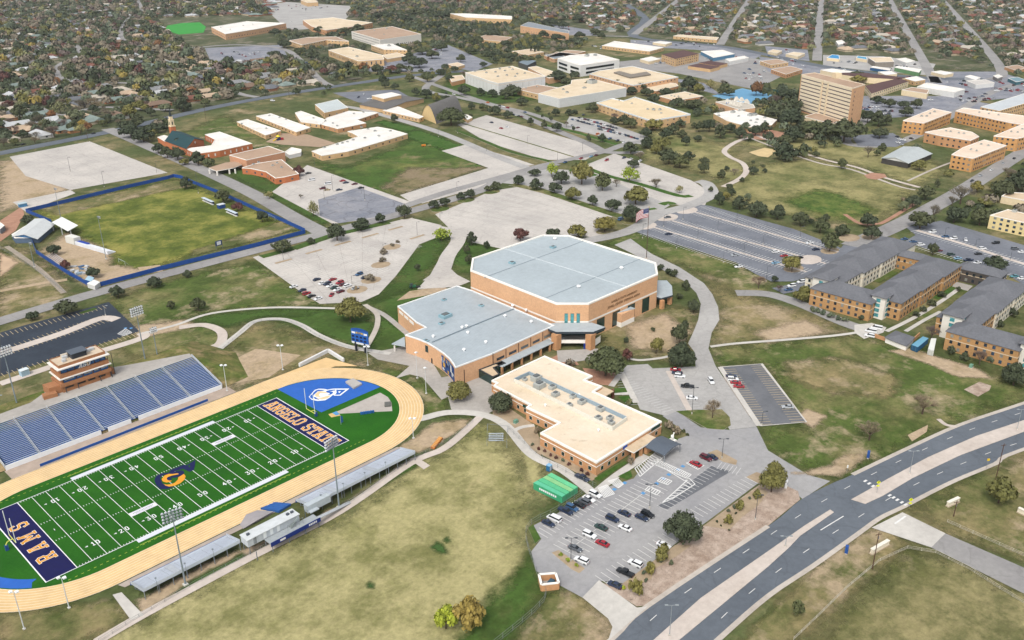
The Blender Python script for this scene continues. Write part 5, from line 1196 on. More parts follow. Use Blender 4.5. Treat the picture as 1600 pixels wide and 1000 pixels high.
# ---------------------------------------------------------------- storage containers, kiosk
def container(px, label, mt, top_m, lettering_=False, grp='green shipping containers by the lower lot', L=None):
    q = PP(px, 2.6); q = [V3((p.x, p.y, 0)) for p in q]; c = sum(q, V3((0, 0, 0)))/4
    t = thing('shipping_container', c, label, 'container', grp)
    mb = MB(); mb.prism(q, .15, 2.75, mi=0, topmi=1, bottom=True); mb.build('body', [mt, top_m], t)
    rib = MB()
    for i in range(4):
        a, b = q[i], q[(i+1) % 4]; d = (b-a); L_ = d.length; d = d/L_; n2 = V3((d.y, -d.x, 0)); n2 = n2 if n2.dot((a+b)/2-c) > 0 else -n2
        for k in range(int(L_/.6)): p = a+d*(.3+k*.6); rib.prism([p-d*.12, p+d*.12, p+d*.12+n2*.05, p-d*.12+n2*.05], .25, 2.65)
    rib.build('corrugation', mt, t)
    a, b = max(zip(q, q[1:]+q[:1]), key=lambda e: -(PJ((e[0]+e[1])/2)[1]) if (e[1]-e[0]).length < 4 else -9999) if 0 else min([(q[i], q[(i+1) % 4]) for i in range(4) if (q[(i+1) % 4]-q[i]).length < 4.5], key=lambda e: -PJ((e[0]+e[1])/2)[1])
    d = (b-a).normalized(); n2 = V3((d.y, -d.x, 0)); n2 = n2 if n2.dot((a+b)/2-c) > 0 else -n2; m_ = (a+b)/2; W = (b-a).length
    for s in (-.25, .25):
        p = m_+d*W*s; o = MB().prism([p-d*W*.23, p+d*W*.23, p+d*W*.23+n2*.07, p-d*W*.23+n2*.07], .3, 2.6, bottom=True).build('door', mt, t)
        MB().tube(p+n2*.12+V3((0, 0, .4)), p+n2*.12+V3((0, 0, 2.5)), .04, n=4).build('lock_rod', M('8a9a90'), o)
    if lettering_:
        e = [(q[i], q[(i+1) % 4]) for i in range(4) if (q[(i+1) % 4]-q[i]).length > 4.5]; a, b = min(e, key=lambda e: ((e[0]+e[1])/2-CAM).length); d = (b-a).normalized(); n2 = V3((d.y, -d.x, 0)); n2 = n2 if n2.dot((a+b)/2-c) > 0 else -n2
        if d.cross(Z).dot(n2) < 0: d = -d
        wall_text(t, 'EVERGREEN', (a+b)/2+V3((0, 0, 1.3)), d, Z, .85, wht, .1, .02, 'lettering') if 0 else None
        m2 = MB(); mm_ = (a+b)/2
        for k in range(9):
            p = mm_+d*(-3.6+k*.85); m2.prism([p, p+d*.6, p+d*.6+n2*.1, p+n2*.1], 1.2, 1.95, bottom=True)
        m2.build('lettering', wht, t)
gq = [(833,755),(878,777),(903,761),(862,739)]
def lerp2(a, b, t): return (a[0]+(b[0]-a[0])*t, a[1]+(b[1]-a[1])*t)
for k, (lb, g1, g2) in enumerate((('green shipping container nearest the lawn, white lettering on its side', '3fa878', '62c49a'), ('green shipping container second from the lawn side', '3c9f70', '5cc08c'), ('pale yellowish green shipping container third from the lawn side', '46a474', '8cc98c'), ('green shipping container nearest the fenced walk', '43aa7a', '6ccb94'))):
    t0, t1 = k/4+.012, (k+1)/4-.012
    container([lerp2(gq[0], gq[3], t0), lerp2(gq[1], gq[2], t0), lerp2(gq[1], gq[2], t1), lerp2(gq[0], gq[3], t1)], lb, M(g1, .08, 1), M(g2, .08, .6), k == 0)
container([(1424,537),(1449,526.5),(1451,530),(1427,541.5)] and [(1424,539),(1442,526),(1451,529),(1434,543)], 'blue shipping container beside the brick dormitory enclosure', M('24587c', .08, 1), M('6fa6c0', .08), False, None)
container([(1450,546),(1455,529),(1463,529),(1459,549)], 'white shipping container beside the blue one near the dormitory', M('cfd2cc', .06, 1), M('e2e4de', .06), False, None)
ks = thing('trash_enclosure', P(858,920), 'small brick bin enclosure with white coping at the lot edge', 'bin enclosure'); q = PP([(844,905),(848,897),(869,896),(873,912),(846,914)], 2.2); q = [V3((p.x, p.y, 0)) for p in [P(846,914,2.2), P(873,911,2.2), P(868,896,2.2), P(842,898,2.2)]]
MB().wallstrip(q+[q[0]], .5, 0, 2.2).build('wall', b_org, ks); MB().wallstrip(q+[q[0]], .7, 2.2, 2.45).build('coping', trim, ks); c = sum(q, V3((0, 0, 0)))/4
MB().box((c.x+.5, c.y-.5, .1), (2.2, 1.5, 1.4), .2).build('dumpster', M('3d5a6a', .1), ks); MB().prism([q[0].lerp(c, .15), q[1].lerp(c, .15), q[2].lerp(c, .15), q[3].lerp(c, .15)], .05, .12).build('slab', c_plaza, ks)
pj = thing('portable_toilet', P(858,736), 'blue portable toilet with white roof on the fenced walk', 'portable toilet'); p = P(858,735)
MB().box(p, (1.5, 1.5, 2.1), .1).build('cabin', M('2b6f9e', .08, 1), pj); MB().box(p+V3((0, 0, 2.1)), (1.6, 1.6, .3), .1).build('roof', M('8cbce0', .05), pj); MB().box((p.x-.1, p.y-.8, .2), (.8, .08, 1.8), .1).build('door', M('c9d4dc'), pj)
pj = thing('portable_toilet', P(39,584), 'pale blue portable toilet behind the press box lawn', 'portable toilet'); p = P(39,586)
MB().box(p, (3.4, 2.6, 2.6), .1).build('cabin', M('a9c4d4', .08, 1), pj); MB().box(p+V3((0, 0, 2.6)), (3.6, 2.8, .2), .1).build('roof', M('dce6ea', .05), pj)
for (u, v, lb) in ((806,661,'green electrical cabinet on gravel beside the brick building'), (1517,574,'pale green electrical cabinet on the dry grass by the dormitory')):
    t = thing('utility_cabinet', P(u, v), lb, 'utility cabinet'); p = P(u, v); MB().box(p, (2.2, 1.6, .15)).build('pad', c_walk, t); MB().box(p+V3((0, 0, .15)), (1.7, 1.2, 1.3)).build('housing', M('6f9a86', .1), t)
# ---------------------------------------------------------------- hipped roof dormitory wings
def hip(t, pts, z, rise, mt, over=.6, name='roof'):
    "hip roof over a rectangle of four ground points"
    p = [V3((q.x, q.y, 0)) for q in pts]; c = sum(p, V3((0, 0, 0)))/4
    p = [q+(q-c).normalized()*over for q in p]
    if (p[1]-p[0]).length < (p[2]-p[1]).length: p = p[1:]+p[:1]
    L, W = (p[1]-p[0]).length, (p[2]-p[1]).length; k = min(.5, W/2/L)
    m0 = (p[0]+p[3])/2; m1 = (p[1]+p[2])/2; r0 = m0.lerp(m1, k); r1 = m0.lerp(m1, 1-k); U = V3((0, 0, z)); H_ = V3((0, 0, z+rise))
    mb = MB(); vs = [q+U for q in p]+[r0+H_, r1+H_]+[q+U-V3((0, 0, .3)) for q in p]
    mb.add(vs, [(0, 1, 5, 4), (1, 2, 5), (2, 3, 4, 5), (3, 0, 4), (0, 6, 7, 1), (1, 7, 8, 2), (2, 8, 9, 3), (3, 9, 6, 0), (9, 8, 7, 6)])
    return mb.build(name, mt, t)
def wing(label, rects, h, rise, wall, walls2=None, name='dormitory_wing', grp='dormitory wings with grey hip roofs', rows=3, wstep=3.4, towers=()):
    allp = [V3((x, y, 0)) for r in rects for x, y in ((r[0], r[1]), (r[2], r[3]))]; c = sum(allp, V3((0, 0, 0)))/len(allp)
    t = thing(name, (c.x, c.y, 0), label, 'dormitory', grp)
    for i, (xa, ya, xb, yb) in enumerate(rects):
        q = [V3((xa, ya, 0)), V3((xb, ya, 0)), V3((xb, yb, 0)), V3((xa, yb, 0))]; ho = h+(.0 if i % 2 else .35)
        MB().prism(q, 0, ho, top=False).build('wall', walls2[i] if walls2 else wall, t); hip(t, q, ho, rise, r_slate)
        MB().wallstrip(q+[q[0]], .14, h*.62, h*.62+.35).build('trim_band', M('e0cdb0', .05), t)
        BINFO[t.name] = (q, 0, h)
        for a, b in ((q[0], q[1]), (q[3], q[0])):     # faces -y and -x
            L_ = (b-a).length
            for r in range(rows): win(t, a, b, max(1, int(L_/wstep)), .9+r*h/rows, 1.25, 1.5, gl_b if (r+i) % 2 else gl, 'window', .03, .08)
    for (xa, ya, s, zt) in towers:
        tq = [V3((xa, ya, 0)), V3((xa+s, ya, 0)), V3((xa+s, ya+s, 0)), V3((xa, ya+s, 0))]
        MB().prism(tq, 0, zt, top=False).build('stair_tower', M('e4e0d6', .05, k=.8), t); hip(t, tq, zt, 2.0, r_slate, 1.2, 'tower_roof')
        a, b = tq[0], tq[1]; BINFO[t.name] = (tq, 0, h)
        for r in range(4): win(t, a, b, 1, 1.0+r*(zt-1.5)/4, 2.0, 1.7, gl_teal, 'tower_window', .1, .1); win(t, tq[3], tq[0], 1, 1.0+r*(zt-1.5)/4, 2.0, 1.7, gl_teal, 'tower_window', .1, .1)
    return t
wing('grey-roofed tan dormitory wing closest to the arena road, with white stair tower', [(338, -92.6, 356, -62)], 8.6, 3.6, b_gold, towers=((346.5, -67.5, 9, 12.0), (344, -97, 6.5, 11.6)))
wcream = M('e2dccd', .06, .6, k=.8)
wing('long dormitory wing beside the dark parking lot, cream courtyard wall', [(351, -70.5, 377, -52.5), (377, -71.5, 398, -51.5), (398, -72, 420, -52), (420, -72.5, 441, -53)], 8.6, 3.9, wcream, wstep=3.6)
wing('long tan brick dormitory wing facing the green courtyard strip', [(348.5, -103, 372, -86), (372, -103.4, 398, -85.5), (398, -104.4, 422, -86)], 8.8, 3.9, b_gold, wstep=3.4)
wing('tan dormitory wing at the right edge behind two containers', [(331, -160.5, 347.5, -130.6)], 8.6, 3.6, b_gold, towers=((343.5, -132.5, 8.5, 12.0), (334, -166.5, 6.5, 11.6)))
wing('dormitory wing at the right edge with white courtyard wall', [(345, -139, 368, -121), (368, -139.6, 392, -120.4), (392, -140, 414, -121)], 8.6, 3.9, wcream, walls2=[b_gold, wcream, wcream], wstep=3.6)
wing('dormitory wing half cut off by the right photo edge', [(345, -178, 400, -160)], 8.6, 3.9, b_gold)
wing('dormitory wing entrance block right of the far courtyard', [(422, -124, 433, -102)], 6.6, 2.8, M('57504a', .1), rows=2)
wing('open stair bridge joining two dormitory wings', [(418, -88, 427, -71)], 7.4, 2.4, b_gold, rows=2)
en = thing('service_enclosure', P(1405,530), 'low brick service enclosure with grey hip roof by the dormitory', 'enclosure'); q = [P(1384,527,2.6), P(1416,540,2.6), P(1428,527,2.6), P(1400,517,2.6)]; q = [V3((p.x, p.y, 0)) for p in q]; MB().prism(q, 0, 2.6, top=False).build('wall', trim, en); hip(en, q, 2.6, 1.8, r_slate); MB().wallstrip(PP([(1366,527),(1415,544),(1436,525)], 0), .4, 0, 1.8).build('yard_wall', b_org, en)
# ---------------------------------------------------------------- other campus and town buildings
def B(name, label, roof, h, wall, roofm, n=0, rows=1, rim=.6, rimm=None, un=(), cat='building', wm=None, ww=1.6, wh=1.4, us=(1.8, 1.4, 1.0), **k):
    t = bld(name, label, roof, h, wall, roofm, rim, rimm, cat, **k)
    if n:
        for i in near_faces(t):
            a, b = face(t, i); c = max(1, int((b-a).length/n))
            for r in range(rows): win(t, a, b, c, h/rows*(r+.30), ww, min(wh, h/rows*.5), wm or gl, 'window', .04, .12)
    units(t, un, h+(k.get('z0') or 0)-rim*.5, us)
    return t
# school below the practice field
B('school_building', 'long low tan school with white roof beside the practice field', [(487,236),(503,243),(545,236),(637,209),(612,202),(590,198),(543,205),(551,208),(560,213)], 4.4, b_buff, r_white, 9, 1, un=[(507,231),(527,226),(535,224),(543,222),(552,219),(570,216),(592,213),(565,199),(575,202),(586,205),(610,205)], us=(2.4, 1.6, 1.0), cat='school')
B('school_building', 'low tan school wing with white roof nearest the playground', [(370,190),(386,186),(439,204),(415,211)], 4, b_buff, r_white, 8, 1, un=[(378,194),(416,201)], cat='school')
B('school_building', 'long white roofed school wing behind the playground', [(400,181),(423,177),(485,199),(463,206)], 4, b_buff, r_white, 8, 1, un=[(421,181),(437,184),(447,187)], cat='school')
B('school_building', 'short white roofed school wing beside the side street', [(461,176),(470,173),(512,188),(500,194),(470,190)], 4, b_buff, r_white, 8, 1, un=[(490,185)], cat='school')
B('school_building', 'white roofed school wing behind the long low school', [(510,184),(545,173),(591,176),(558,187),(572,192),(528,201),(502,194)], 4, b_org, r_white, 9, 1, un=[(553,178),(568,176),(520,193),(527,197)], cat='school')
B('metal_hall', 'pale metal hall with ridged roof behind the school wings', [(492,163),(527,155),(544,168),(507,176)], 6, b_buff, seamed('hall', 'cfd8d8', PI/2, 1), 9, 1, rim=.3, cat='hall')
# church
ch = bld('church', 'orange brick church wing with flat white roof', [(290,232),(307,240),(343,235),(394,224),(343,205.5),(320,210),(336,218),(330,227)], 5.5, b_red, r_white, .5, trim, 'church')
for i in near_faces(ch):
    a, b = face(ch, i); win(ch, a, b, max(1, int((b-a).length/6)), 1.4, 1.1, 2.2, M('e8e4dc'), 'window', .06, .1)
sc_ = thing('church_sanctuary', P(290,228), 'church sanctuary with dark green roof and white steeple', 'church')
q = [P(258,220,6), P(291,232,6), P(318,219,6), P(283,206,6)]; q = [V3((p.x, p.y, 0)) for p in q]; MB().prism(q, 0, 6, top=False).build('wall', b_red, sc_)
def gable(t, q, z, rise, mt, wallm, axis=0, over=.6):
    q = q if axis == 0 else q[1:]+q[:1]
    m0 = (q[0]+q[3])/2; m1 = (q[1]+q[2])/2; U = V3((0, 0, z)); H_ = V3((0, 0, z+rise)); d = (m1-m0).normalized()*over; w_ = (q[3]-q[0]).normalized()*over
    mb = MB(); a, b, c, e = q[0]-d-w_, q[1]+d-w_, q[2]+d+w_, q[3]-d+w_; r0, r1 = m0-d+H_, m1+d+H_; D = V3((0, 0, -.25))
    mb.add([a+U, b+U, c+U, e+U, r0, r1, a+U+D, b+U+D, c+U+D, e+U+D, r0+D, r1+D], [(0, 1, 5, 4), (2, 3, 4, 5), (7, 6, 10, 11), (9, 8, 11, 10), (0, 6, 7, 1), (2, 8, 9, 3), (0, 4, 10, 6), (4, 3, 9, 10), (1, 7, 11, 5), (5, 11, 8, 2)])
    o = mb.build('roof', mt, t); MB().add([q[0]+U, q[3]+U, m0+H_-V3((0, 0, .3))], [(0, 2, 1)]).build('gable_wall', wallm, t); MB().add([q[1]+U, q[2]+U, m1+H_-V3((0, 0, .3))], [(0, 1, 2)]).build('gable_wall', wallm, t); return o
gable(sc_, q, 6, 5.0, r_green, b_red, 0)
p = P(270,206,6); p.z = 0; x_, y_ = p.x, p.y
MB().box((x_, y_, 0), (4.4, 4.4, 11)).build('tower_base', b_red, sc_); mb = MB(); mb.box((x_, y_, 11), (4.8, 4.8, .7)); mb.box((x_, y_, 11.7), (3.6, 3.6, 5)); mb.box((x_, y_, 16.7), (4.0, 4.0, .5)); mb.box((x_, y_, 17.2), (2.6, 2.6, 2.6)); mb.build('belfry', b_cream, sc_)
MB().tube((x_, y_, 19.8), (x_, y_, 27.5), 1.3, .05, 8).build('spire', M('2a3438'), sc_)
for dx, dy_ in ((0, -1.85), (-1.85, 0)): MB().box((x_+dx, y_+dy_, 12.6), (1.0 if dx == 0 else .12, .12 if dx == 0 else 1.0, 2.8)).build('louvre', dk, sc_)
MB().tube(V3((q[1].x, q[1].y, 0)).lerp(V3((q[2].x, q[2].y, 0)), .5)+V3((.0, -.1, 7.6)), V3((q[1].x, q[1].y, 0)).lerp(V3((q[2].x, q[2].y, 0)), .5)+V3((.35, -.35, 7.6)), 1.0, n=14).build('round_window', trim, sc_)
B('church_annex', 'small brick block with flat roof at the sanctuary end', [(246,214),(256,211),(267,214),(258,221)], 5, b_red, r_white, 0, cat='church')
# centre with barrel roof beside church
B('hospital_building', 'salmon brick centre with wavy tan roof by the church drive', [(378,262),(392,263),(415,268),(430,278),(445,276),(467,271),(440,249),(400,255)], 5, b_red, r_brown, 7, 1, un=[(396,257),(404,254),(426,259),(440,262),(433,255)], cat='building')
bh = bld('barrel_hall', 'salmon brick hall with low barrel roof beside church', [(358,242),(385,250),(445,237),(420,228)], 8, brick('salmon', 'cf9a78', k=.8), r_brown, .5, trim, 'building'); a, b = face(bh, near_faces(bh)[0])
q = PP([(326,262),(338,267),(365,262),(378,257),(370,252),(352,254)], 4); t = thing('entrance_canopy', P(350,268), 'tan drive-through canopy on white posts before the salmon hall', 'canopy'); MB().prism(q, 3.5, 4, bottom=True, mi=1, topmi=0).build('roof', [r_brown, trim], t)
for p in ((328,272),(340,275),(359,272),(368,271)): c = P(*p); MB().box((c.x, c.y, 0), (.9, .9, 3.5)).build('post', trim, t)
B('trailer', 'white trailer with red emblem beside the playground', [(445,237),(452,242),(470,238),(471,233),(455,230)], 3.2, M('d9d9d9', .05, k=.8), r_white, 0, cat='trailer')
# A-frame chapel and neighbours
B('chapel_wing', 'long tan chapel wing with flat white roof', [(598,172),(622,166),(662,182),(655,185)], 4, b_buff, r_white, 6, 1, cat='building')
gp = thing('school_wing', P(600,165), 'L-shaped tan wing with dark shingle roof behind the chapel', 'building'); q = [V3((p.x, p.y, 0)) for p in PP([(562,163),(603,171),(662,154),(620,148)], 4)]; MB().prism(q, 0, 4, top=False).build('wall', b_buff, gp); gable(gp, q, 4, 2.0, r_grey, b_buff, 0)
B('upper_block', 'small tan block with white roof rising behind the dark shingle wing', [(581,149),(600,154),(627,148),(612,144)], 9, b_buff, r_white, 6, 1, rimm=trim)
af = thing('chapel', P(690,185), 'tan A-frame chapel with curved dark shingle roof', 'chapel'); A0, A1, B0, B1 = P(658,184), P(682,194), P(699,168), P(727,183); dv = (B0-A0); prof = []
A1 = A0+(A1-A0); W_ = (A1-A0); mid = A0+W_*.5; n = 10; mb = MB(); gw = MB(); HH = 15
cur = [(s*(1-abs(k/n)**1.0), HH*(1-(1-abs(k/n))**1.9)) for s in (-1,) for k in range(n+1)]
sec = [A0.lerp(mid, (k/n))+V3((0, 0, HH*(1-(1-k/n)**2.0))) for k in range(n+1)]+[mid.lerp(A1, (k/n))+V3((0, 0, HH*(1-(k/n)**2.0))) for k in range(1, n+1)]
dv = dv*1.0; m_ = len(sec); mb.add(sec+[p+dv for p in sec], [(i, i+1, m_+i+1, m_+i) for i in range(m_-1)]); mb.build('roof', r_grey, af)
MB().add([p+dv*.01 for p in sec], [tuple(range(m_))]).build('gable_wall', M('dcc08c', .07, .6, k=.8), af); MB().add([p+dv*.99 for p in sec], [tuple(reversed(range(m_)))]).build('gable_wall', M('dcc08c', .07, .6, k=.8), af)
B('side_porch', 'small tan flat roofed porch behind the chapel oak', [(721,180),(728,178),(738,183),(731,187)], 3.2, b_buff, r_white, 0)
# gymnasium and central campus
gym = B('gymnasium', 'big white walled gymnasium with sand coloured flat roof', [(727,113),(764,126),(779,130),(852,119),(800,103)], 13, b_white, r_sand, 0, rim=1.0, un=[(742,112,1.4),(757,110,1.4),(760,114,1.4),(774,113,1.4),(781,108,1.4),(789,111,1.4),(796,106,1.4),(801,109,1.4),(778,120,1.4),(792,118,1.4),(805,120,1.3),(808,116,1.4),(820,115,1.4)], band=[(10.5, .5, trim_t)], cat='gymnasium')
for i in near_faces(gym): a, b = face(gym, i); win(gym, a, b, max(2, int((b-a).length/9)), .5, .35, 9.5, M('c9c7c2', .05), 'pilaster', .02, .2)
B('gym_annex', 'low annex with brown roof between gymnasium and white-topped hall', [(808,139),(840,132),(872,137),(842,147)], 6, b_buff, r_brown, 8, 1, un=[(822,138),(839,136),(855,134)])
B('rear_block', 'low tan block with flat roof behind the gymnasium', [(825,105),(838,103),(882,117),(858,122)], 7, b_tan, r_sand, 0)
B('small_block', 'small orange block beside the gymnasium left wall', [(701,119),(722,117),(727,123),(706,128)], 5, b_org, r_tan, 0)
B('student_center', 'student hall with sand roof and deep ribbed white upper storey', [(841,146),(874,154),(979,137),(922,122),(893,125),(892,131)], 9.5, M('cfd1d2', .06, .5, k=.82), r_sand, 0, rim=.7, un=[(925,130,3.5),(913,138,1.4),(886,145,1.2),(880,140,1)], us=(2.6, 2.2, 1.2))
B('lecture_hall', 'wide tan hall with sand roof and white fascia by the full car park', [(932,160),(956,153),(974,157),(992,151),(1079,178),(1017,188)], 8.5, b_buff, stained('lec','e8d4b2','dcc6a0','a89070'), 8, 2, rim=1.6, rimm=M('dfe6ea', .04, k=.82), un=[(968,157),(987,162),(1012,171,1.2),(1021,172,1.6),(1031,172,1.6),(1033,177)])
B('library_building', 'tan hall with sunken dark skylight in its sand roof', [(921,115),(935,110),(988,103),(1060,120),(990,133),(965,127)], 9, b_tan, r_sand, 7, 2, rim=1.2, rimm=M('dfe3e4', .04, k=.82))
q = PP([(959,114),(968,112),(987,117),(1010,113),(1017,117),(985,122)], 9); t = thing('roof_skylight', q[0], 'dark chevron skylight raised on the sand roof of tan hall', 'skylight'); MB().prism(q, 8.6, 9.9).build('monitor', M('8a8278', .1), t)
B('low_pavilion', 'low tan pavilion with sand roof below the skylight hall', [(1008,138),(1030,128),(1056,130),(1060,134),(1025,142)], 4, b_org, r_sand, 0)
B('office_building', 'white modern office block with dark strip windows', [(889,97),(907,102),(968,93),(930,83),(890,86),(871,91)], 14, M('e4e4e2', .04, .5, k=.82), r_white, 0, rim=.8, un=[(917,88,3),(930,87,2.4)])
t = [o for o in bpy.data.objects if o.name.startswith('office_building')][0]
for i in near_faces(t):
    a, b = face(t, i); L_ = (b-a).length
    if L_ > 8:
        for z_ in (2.6, 7.6): win(t, a, b, 1, z_, L_*.72, 2.6, glass('1c2a30'), 'strip_window', .02, .12)
B('classroom_block', 'small orange classroom block with tan roof near the tennis courts', [(1030,150),(1070,143),(1099,150),(1055,157)], 5, b_org, r_sand, 0, un=[(1049,150),(1054,151),(1060,151),(1078,148)])
B('planetarium_block', 'tan low block with a row of white fin roofs and blue banner', [(1118,159),(1140,156),(1177,163),(1180,168),(1155,171)], 6, b_tan, M('c7bfb2', .1), 0)
for k, (u, v) in enumerate(((1138,161),(1144,163),(1150,165),(1156,166),(1152,157),(1160,158),(1168,161))):
    pass
mb = MB(); ow = [o for o in bpy.data.objects if o.name.startswith('planetarium_block')][0]
for k, (u, v) in enumerate(((1138,161),(1144,163),(1150,165),(1156,166),(1152,157),(1160,158),(1168,161))):
    q = P(u, v, 6); f = MB(); f.add([(q.x-3, q.y-1.5, 6), (q.x+3, q.y-1.5, 6), (q.x+3, q.y+2.5, 6), (q.x-3, q.y+2.5, 6), (q.x-2, q.y+1.8, 9.8), (q.x+2, q.y+1.8, 9.8)], [(0, 1, 5, 4), (1, 2, 5), (2, 3, 4, 5), (3, 0, 4)]); f.build('roof_fin', M('dcd6ca', .06), ow)
p = P(1134,171); MB().prism([p, p+V3((5, -3, 0)), p+V3((5.2, -2.6, 0)), p+V3((.2, .4, 0))], 1, 7).build('banner', M('2c68b4', .05), ow)
B('cafeteria', 'sprawling low building with white roof dotted with dark roof units', [(1115,177),(1152,171),(1180,178),(1214,187),(1206,195),(1170,198),(1135,188)], 5, b_buff, r_white, 0, un=[(1122,177),(1123,181),(1145,176,1.8),(1155,173),(1160,173),(1163,173),(1154,182),(1172,181,2),(1178,180,2),(1183,187),(1195,184),(1181,192),(1173,189),(1195,190)], us=(2.4, 1.8, 1.1))
# tower dormitory
HT = 36
tw = bld('dormitory_tower', 'tall cream and tan dormitory tower with rows of windows', [(1252,116),(1333,137.5),(1352,131.5),(1273,113)], HT, b_tan, r_brown, 1.2, trim_t, 'tower')
a, b = P(1252,116,HT), P(1333,137.5,HT); a.z = b.z = 0; d = (b-a).normalized(); nn = V3((d.y, -d.x, 0)); nn = nn if nn.dot(CAM-a) > 0 else -nn; L_ = (b-a).length
for r in range(10):
    z = 1.6+r*3.4
    for s0, s1 in ((.02, .42), (.455, .53), (.565, .985)):
        MB().prism([a+d*L_*s0, a+d*L_*s1, a+d*L_*s1+nn*.25, a+d*L_*s0+nn*.25], z+1.0, z+3.4, bottom=True).build('spandrel', M('ecdcc0', .05, .5, k=.85), tw)
        MB().prism([a+d*L_*s0, a+d*L_*s1, a+d*L_*s1+nn*.06, a+d*L_*s0+nn*.06], z+.02, z+.98, bottom=True).build('window_row', glass('6a6068', .3), tw)
for s in (.435, .55): MB().prism([a+d*L_*(s-.012), a+d*L_*(s+.012), a+d*L_*(s+.012)+nn*.5, a+d*L_*(s-.012)+nn*.5], 0, HT-.6).build('pilaster', M('e8d5b4', .05, k=.82), tw)
c_, e_ = P(1333,137.5,HT), P(1352,131.5,HT); c_.z = e_.z = 0; BINFO[tw.name] = ([c_, e_], 0, HT)
for r in range(8): win(tw, c_, c_.lerp(e_, .4), 1, 3+r*4, 1.0, 1.6, gl, 'window', .05, .15)
q = P(1307,121,HT); MB().box((q.x, q.y, HT-.6), (7, 6, 5), math.atan2(d.y, d.x)).build('lift_housing', b_cream, tw)
B('tower_lobby', 'low lobby with flat roof at the foot of the dormitory tower', [(1255,182),(1275,176),(1320,186),(1300,193)], 4.5, b_cream, r_brown, 0)
B('motel_wing', 'two storey motel wing with maroon shingle roof right of the tower', [(1352,134),(1362,146),(1420,127),(1405,122)], 6.5, b_cream, r_maroon, 6, 2, rim=.2, rimm=r_maroon)
B('motel_wing', 'rear motel wing with maroon roof behind the tower', [(1300,114),(1340,120),(1405,124),(1415,121),(1345,113)], 6.5, b_cream, r_maroon, 0, rim=.2, rimm=r_maroon)
B('shop', 'long white flat roofed shop behind the tower roof', [(1282,109),(1300,107),(1352,114),(1338,121)], 5, b_cream, r_white, 0)
# hall complex upper right
hall = dict(rim=.9, rimm=M('eee6de', .04, k=.85))
wt_roof = stained('hall', 'ecd8c4', 'e0c9b2', 'a08a74'); b_hall = brick('hall', 'cf9c62', k=.8)
B('residence_hall', 'tan residence hall with broad cream eaves left of its courtyard', [(1411,188),(1444,192),(1487,175),(1458,169)], 11, b_hall, wt_roof, 4, 3, un=[(1440,182,1.2),(1448,182,1.2),(1453,178,1.2),(1460,175,1.2)], **hall)
B('residence_hall', 'long tan residence hall closing the back of its courtyard', [(1493,173),(1577,191),(1640,200),(1640,186),(1506,168)], 11, b_hall, wt_roof, 4, 3, un=[(1530,176),(1545,178),(1560,180)], **hall)
B('residence_hall', 'tan hall with bowed glass balcony facing the lawn', [(1445,206),(1467,211),(1517,219),(1530,213),(1519,206),(1485,199)], 9, b_org, wt_roof, 5, 2, un=[(1478,205),(1485,206),(1498,208),(1506,209)], wm=glass('23404a'), **hall)
B('residence_hall', 'tan residence hall nearest the campus street corner', [(1487,241),(1521,247),(1573,227),(1538,218),(1505,230)], 11, b_hall, wt_roof, 4, 3, un=[(1517,234),(1526,236),(1533,226),(1544,228)], **hall)
B('residence_hall', 'tan residence hall at the right edge of its courtyard', [(1553,212),(1590,216),(1640,204),(1602,192)], 11, b_hall, wt_roof, 4, 3, un=[(1580,206),(1590,207),(1597,202)], **hall)
B('warehouse', 'long warehouse with pale blue-grey roof in the far right corner', [(1532,167),(1561,173),(1640,150),(1600,146)], 10, b_buff, seamed('ware', 'd0d6da', 0, 1.2), 5, 3, rim=.3, cat='warehouse')
B('warehouse', 'white flat roofed warehouse across the paved yard', [(1433,135),(1492,144),(1508,139),(1448,129)], 6, b_white, r_white, 0, cat='warehouse')
B('shop', 'cream box shop beside the white roofed warehouse', [(1409,140),(1449,146),(1452,140),(1425,136)], 6, b_cream, r_brown, 0)
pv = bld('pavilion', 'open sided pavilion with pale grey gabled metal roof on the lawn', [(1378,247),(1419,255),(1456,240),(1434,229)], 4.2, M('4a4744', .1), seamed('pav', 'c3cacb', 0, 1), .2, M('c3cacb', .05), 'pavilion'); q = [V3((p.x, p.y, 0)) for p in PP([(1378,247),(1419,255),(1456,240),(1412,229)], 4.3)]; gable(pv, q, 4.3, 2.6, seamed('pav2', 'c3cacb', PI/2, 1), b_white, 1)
B('apartment_block', 'three storey cream apartment block at the right edge', [(1547,336),(1575,327),(1640,342),(1640,356)], 8.6, M('e3cf9a', .06, .5, k=.8), r_tan, 4, 3, rim=.5, un=[(1585,331,1.6)], cat='apartment block')
B('apartment_block', 'cream apartment block partly hidden at the right edge above another', [(1565,306),(1575,300),(1640,303),(1640,320)], 5, b_cream, r_tan, 0, cat='apartment block')
# commercial strip and far halls
B('shop_row', 'long shop row with white roof and dark front behind the office block', [(941,71),(960,64),(1037,74),(1015,80)], 5, b_buff, r_white, 6, 1, cat='shops')
B('shop_row', 'shop row with a cream arcade beside the main street', [(1052,56),(1060,54),(1123,58),(1120,62)], 5, b_buff, r_sand, 8, 1, cat='shops')
B('apartment_block', 'tan three storey apartments with maroon roof near shop rows', [(1034,85),(1055,92),(1092,84),(1068,78)], 10, b_buff, r_maroon, 6, 3, rim=.2, rimm=r_maroon, cat='apartment block')
B('restaurant', 'low restaurant with maroon roof by the main street', [(1075,103),(1110,108),(1125,104),(1092,99)], 4, b_buff, r_maroon, 0, rim=.2, rimm=r_maroon, cat='restaurant')
B('restaurant', 'second maroon roofed restaurant behind the first', [(1092,98),(1122,103),(1137,99),(1108,95)], 4, b_buff, r_maroon, 0, rim=.2, rimm=r_maroon, cat='restaurant')
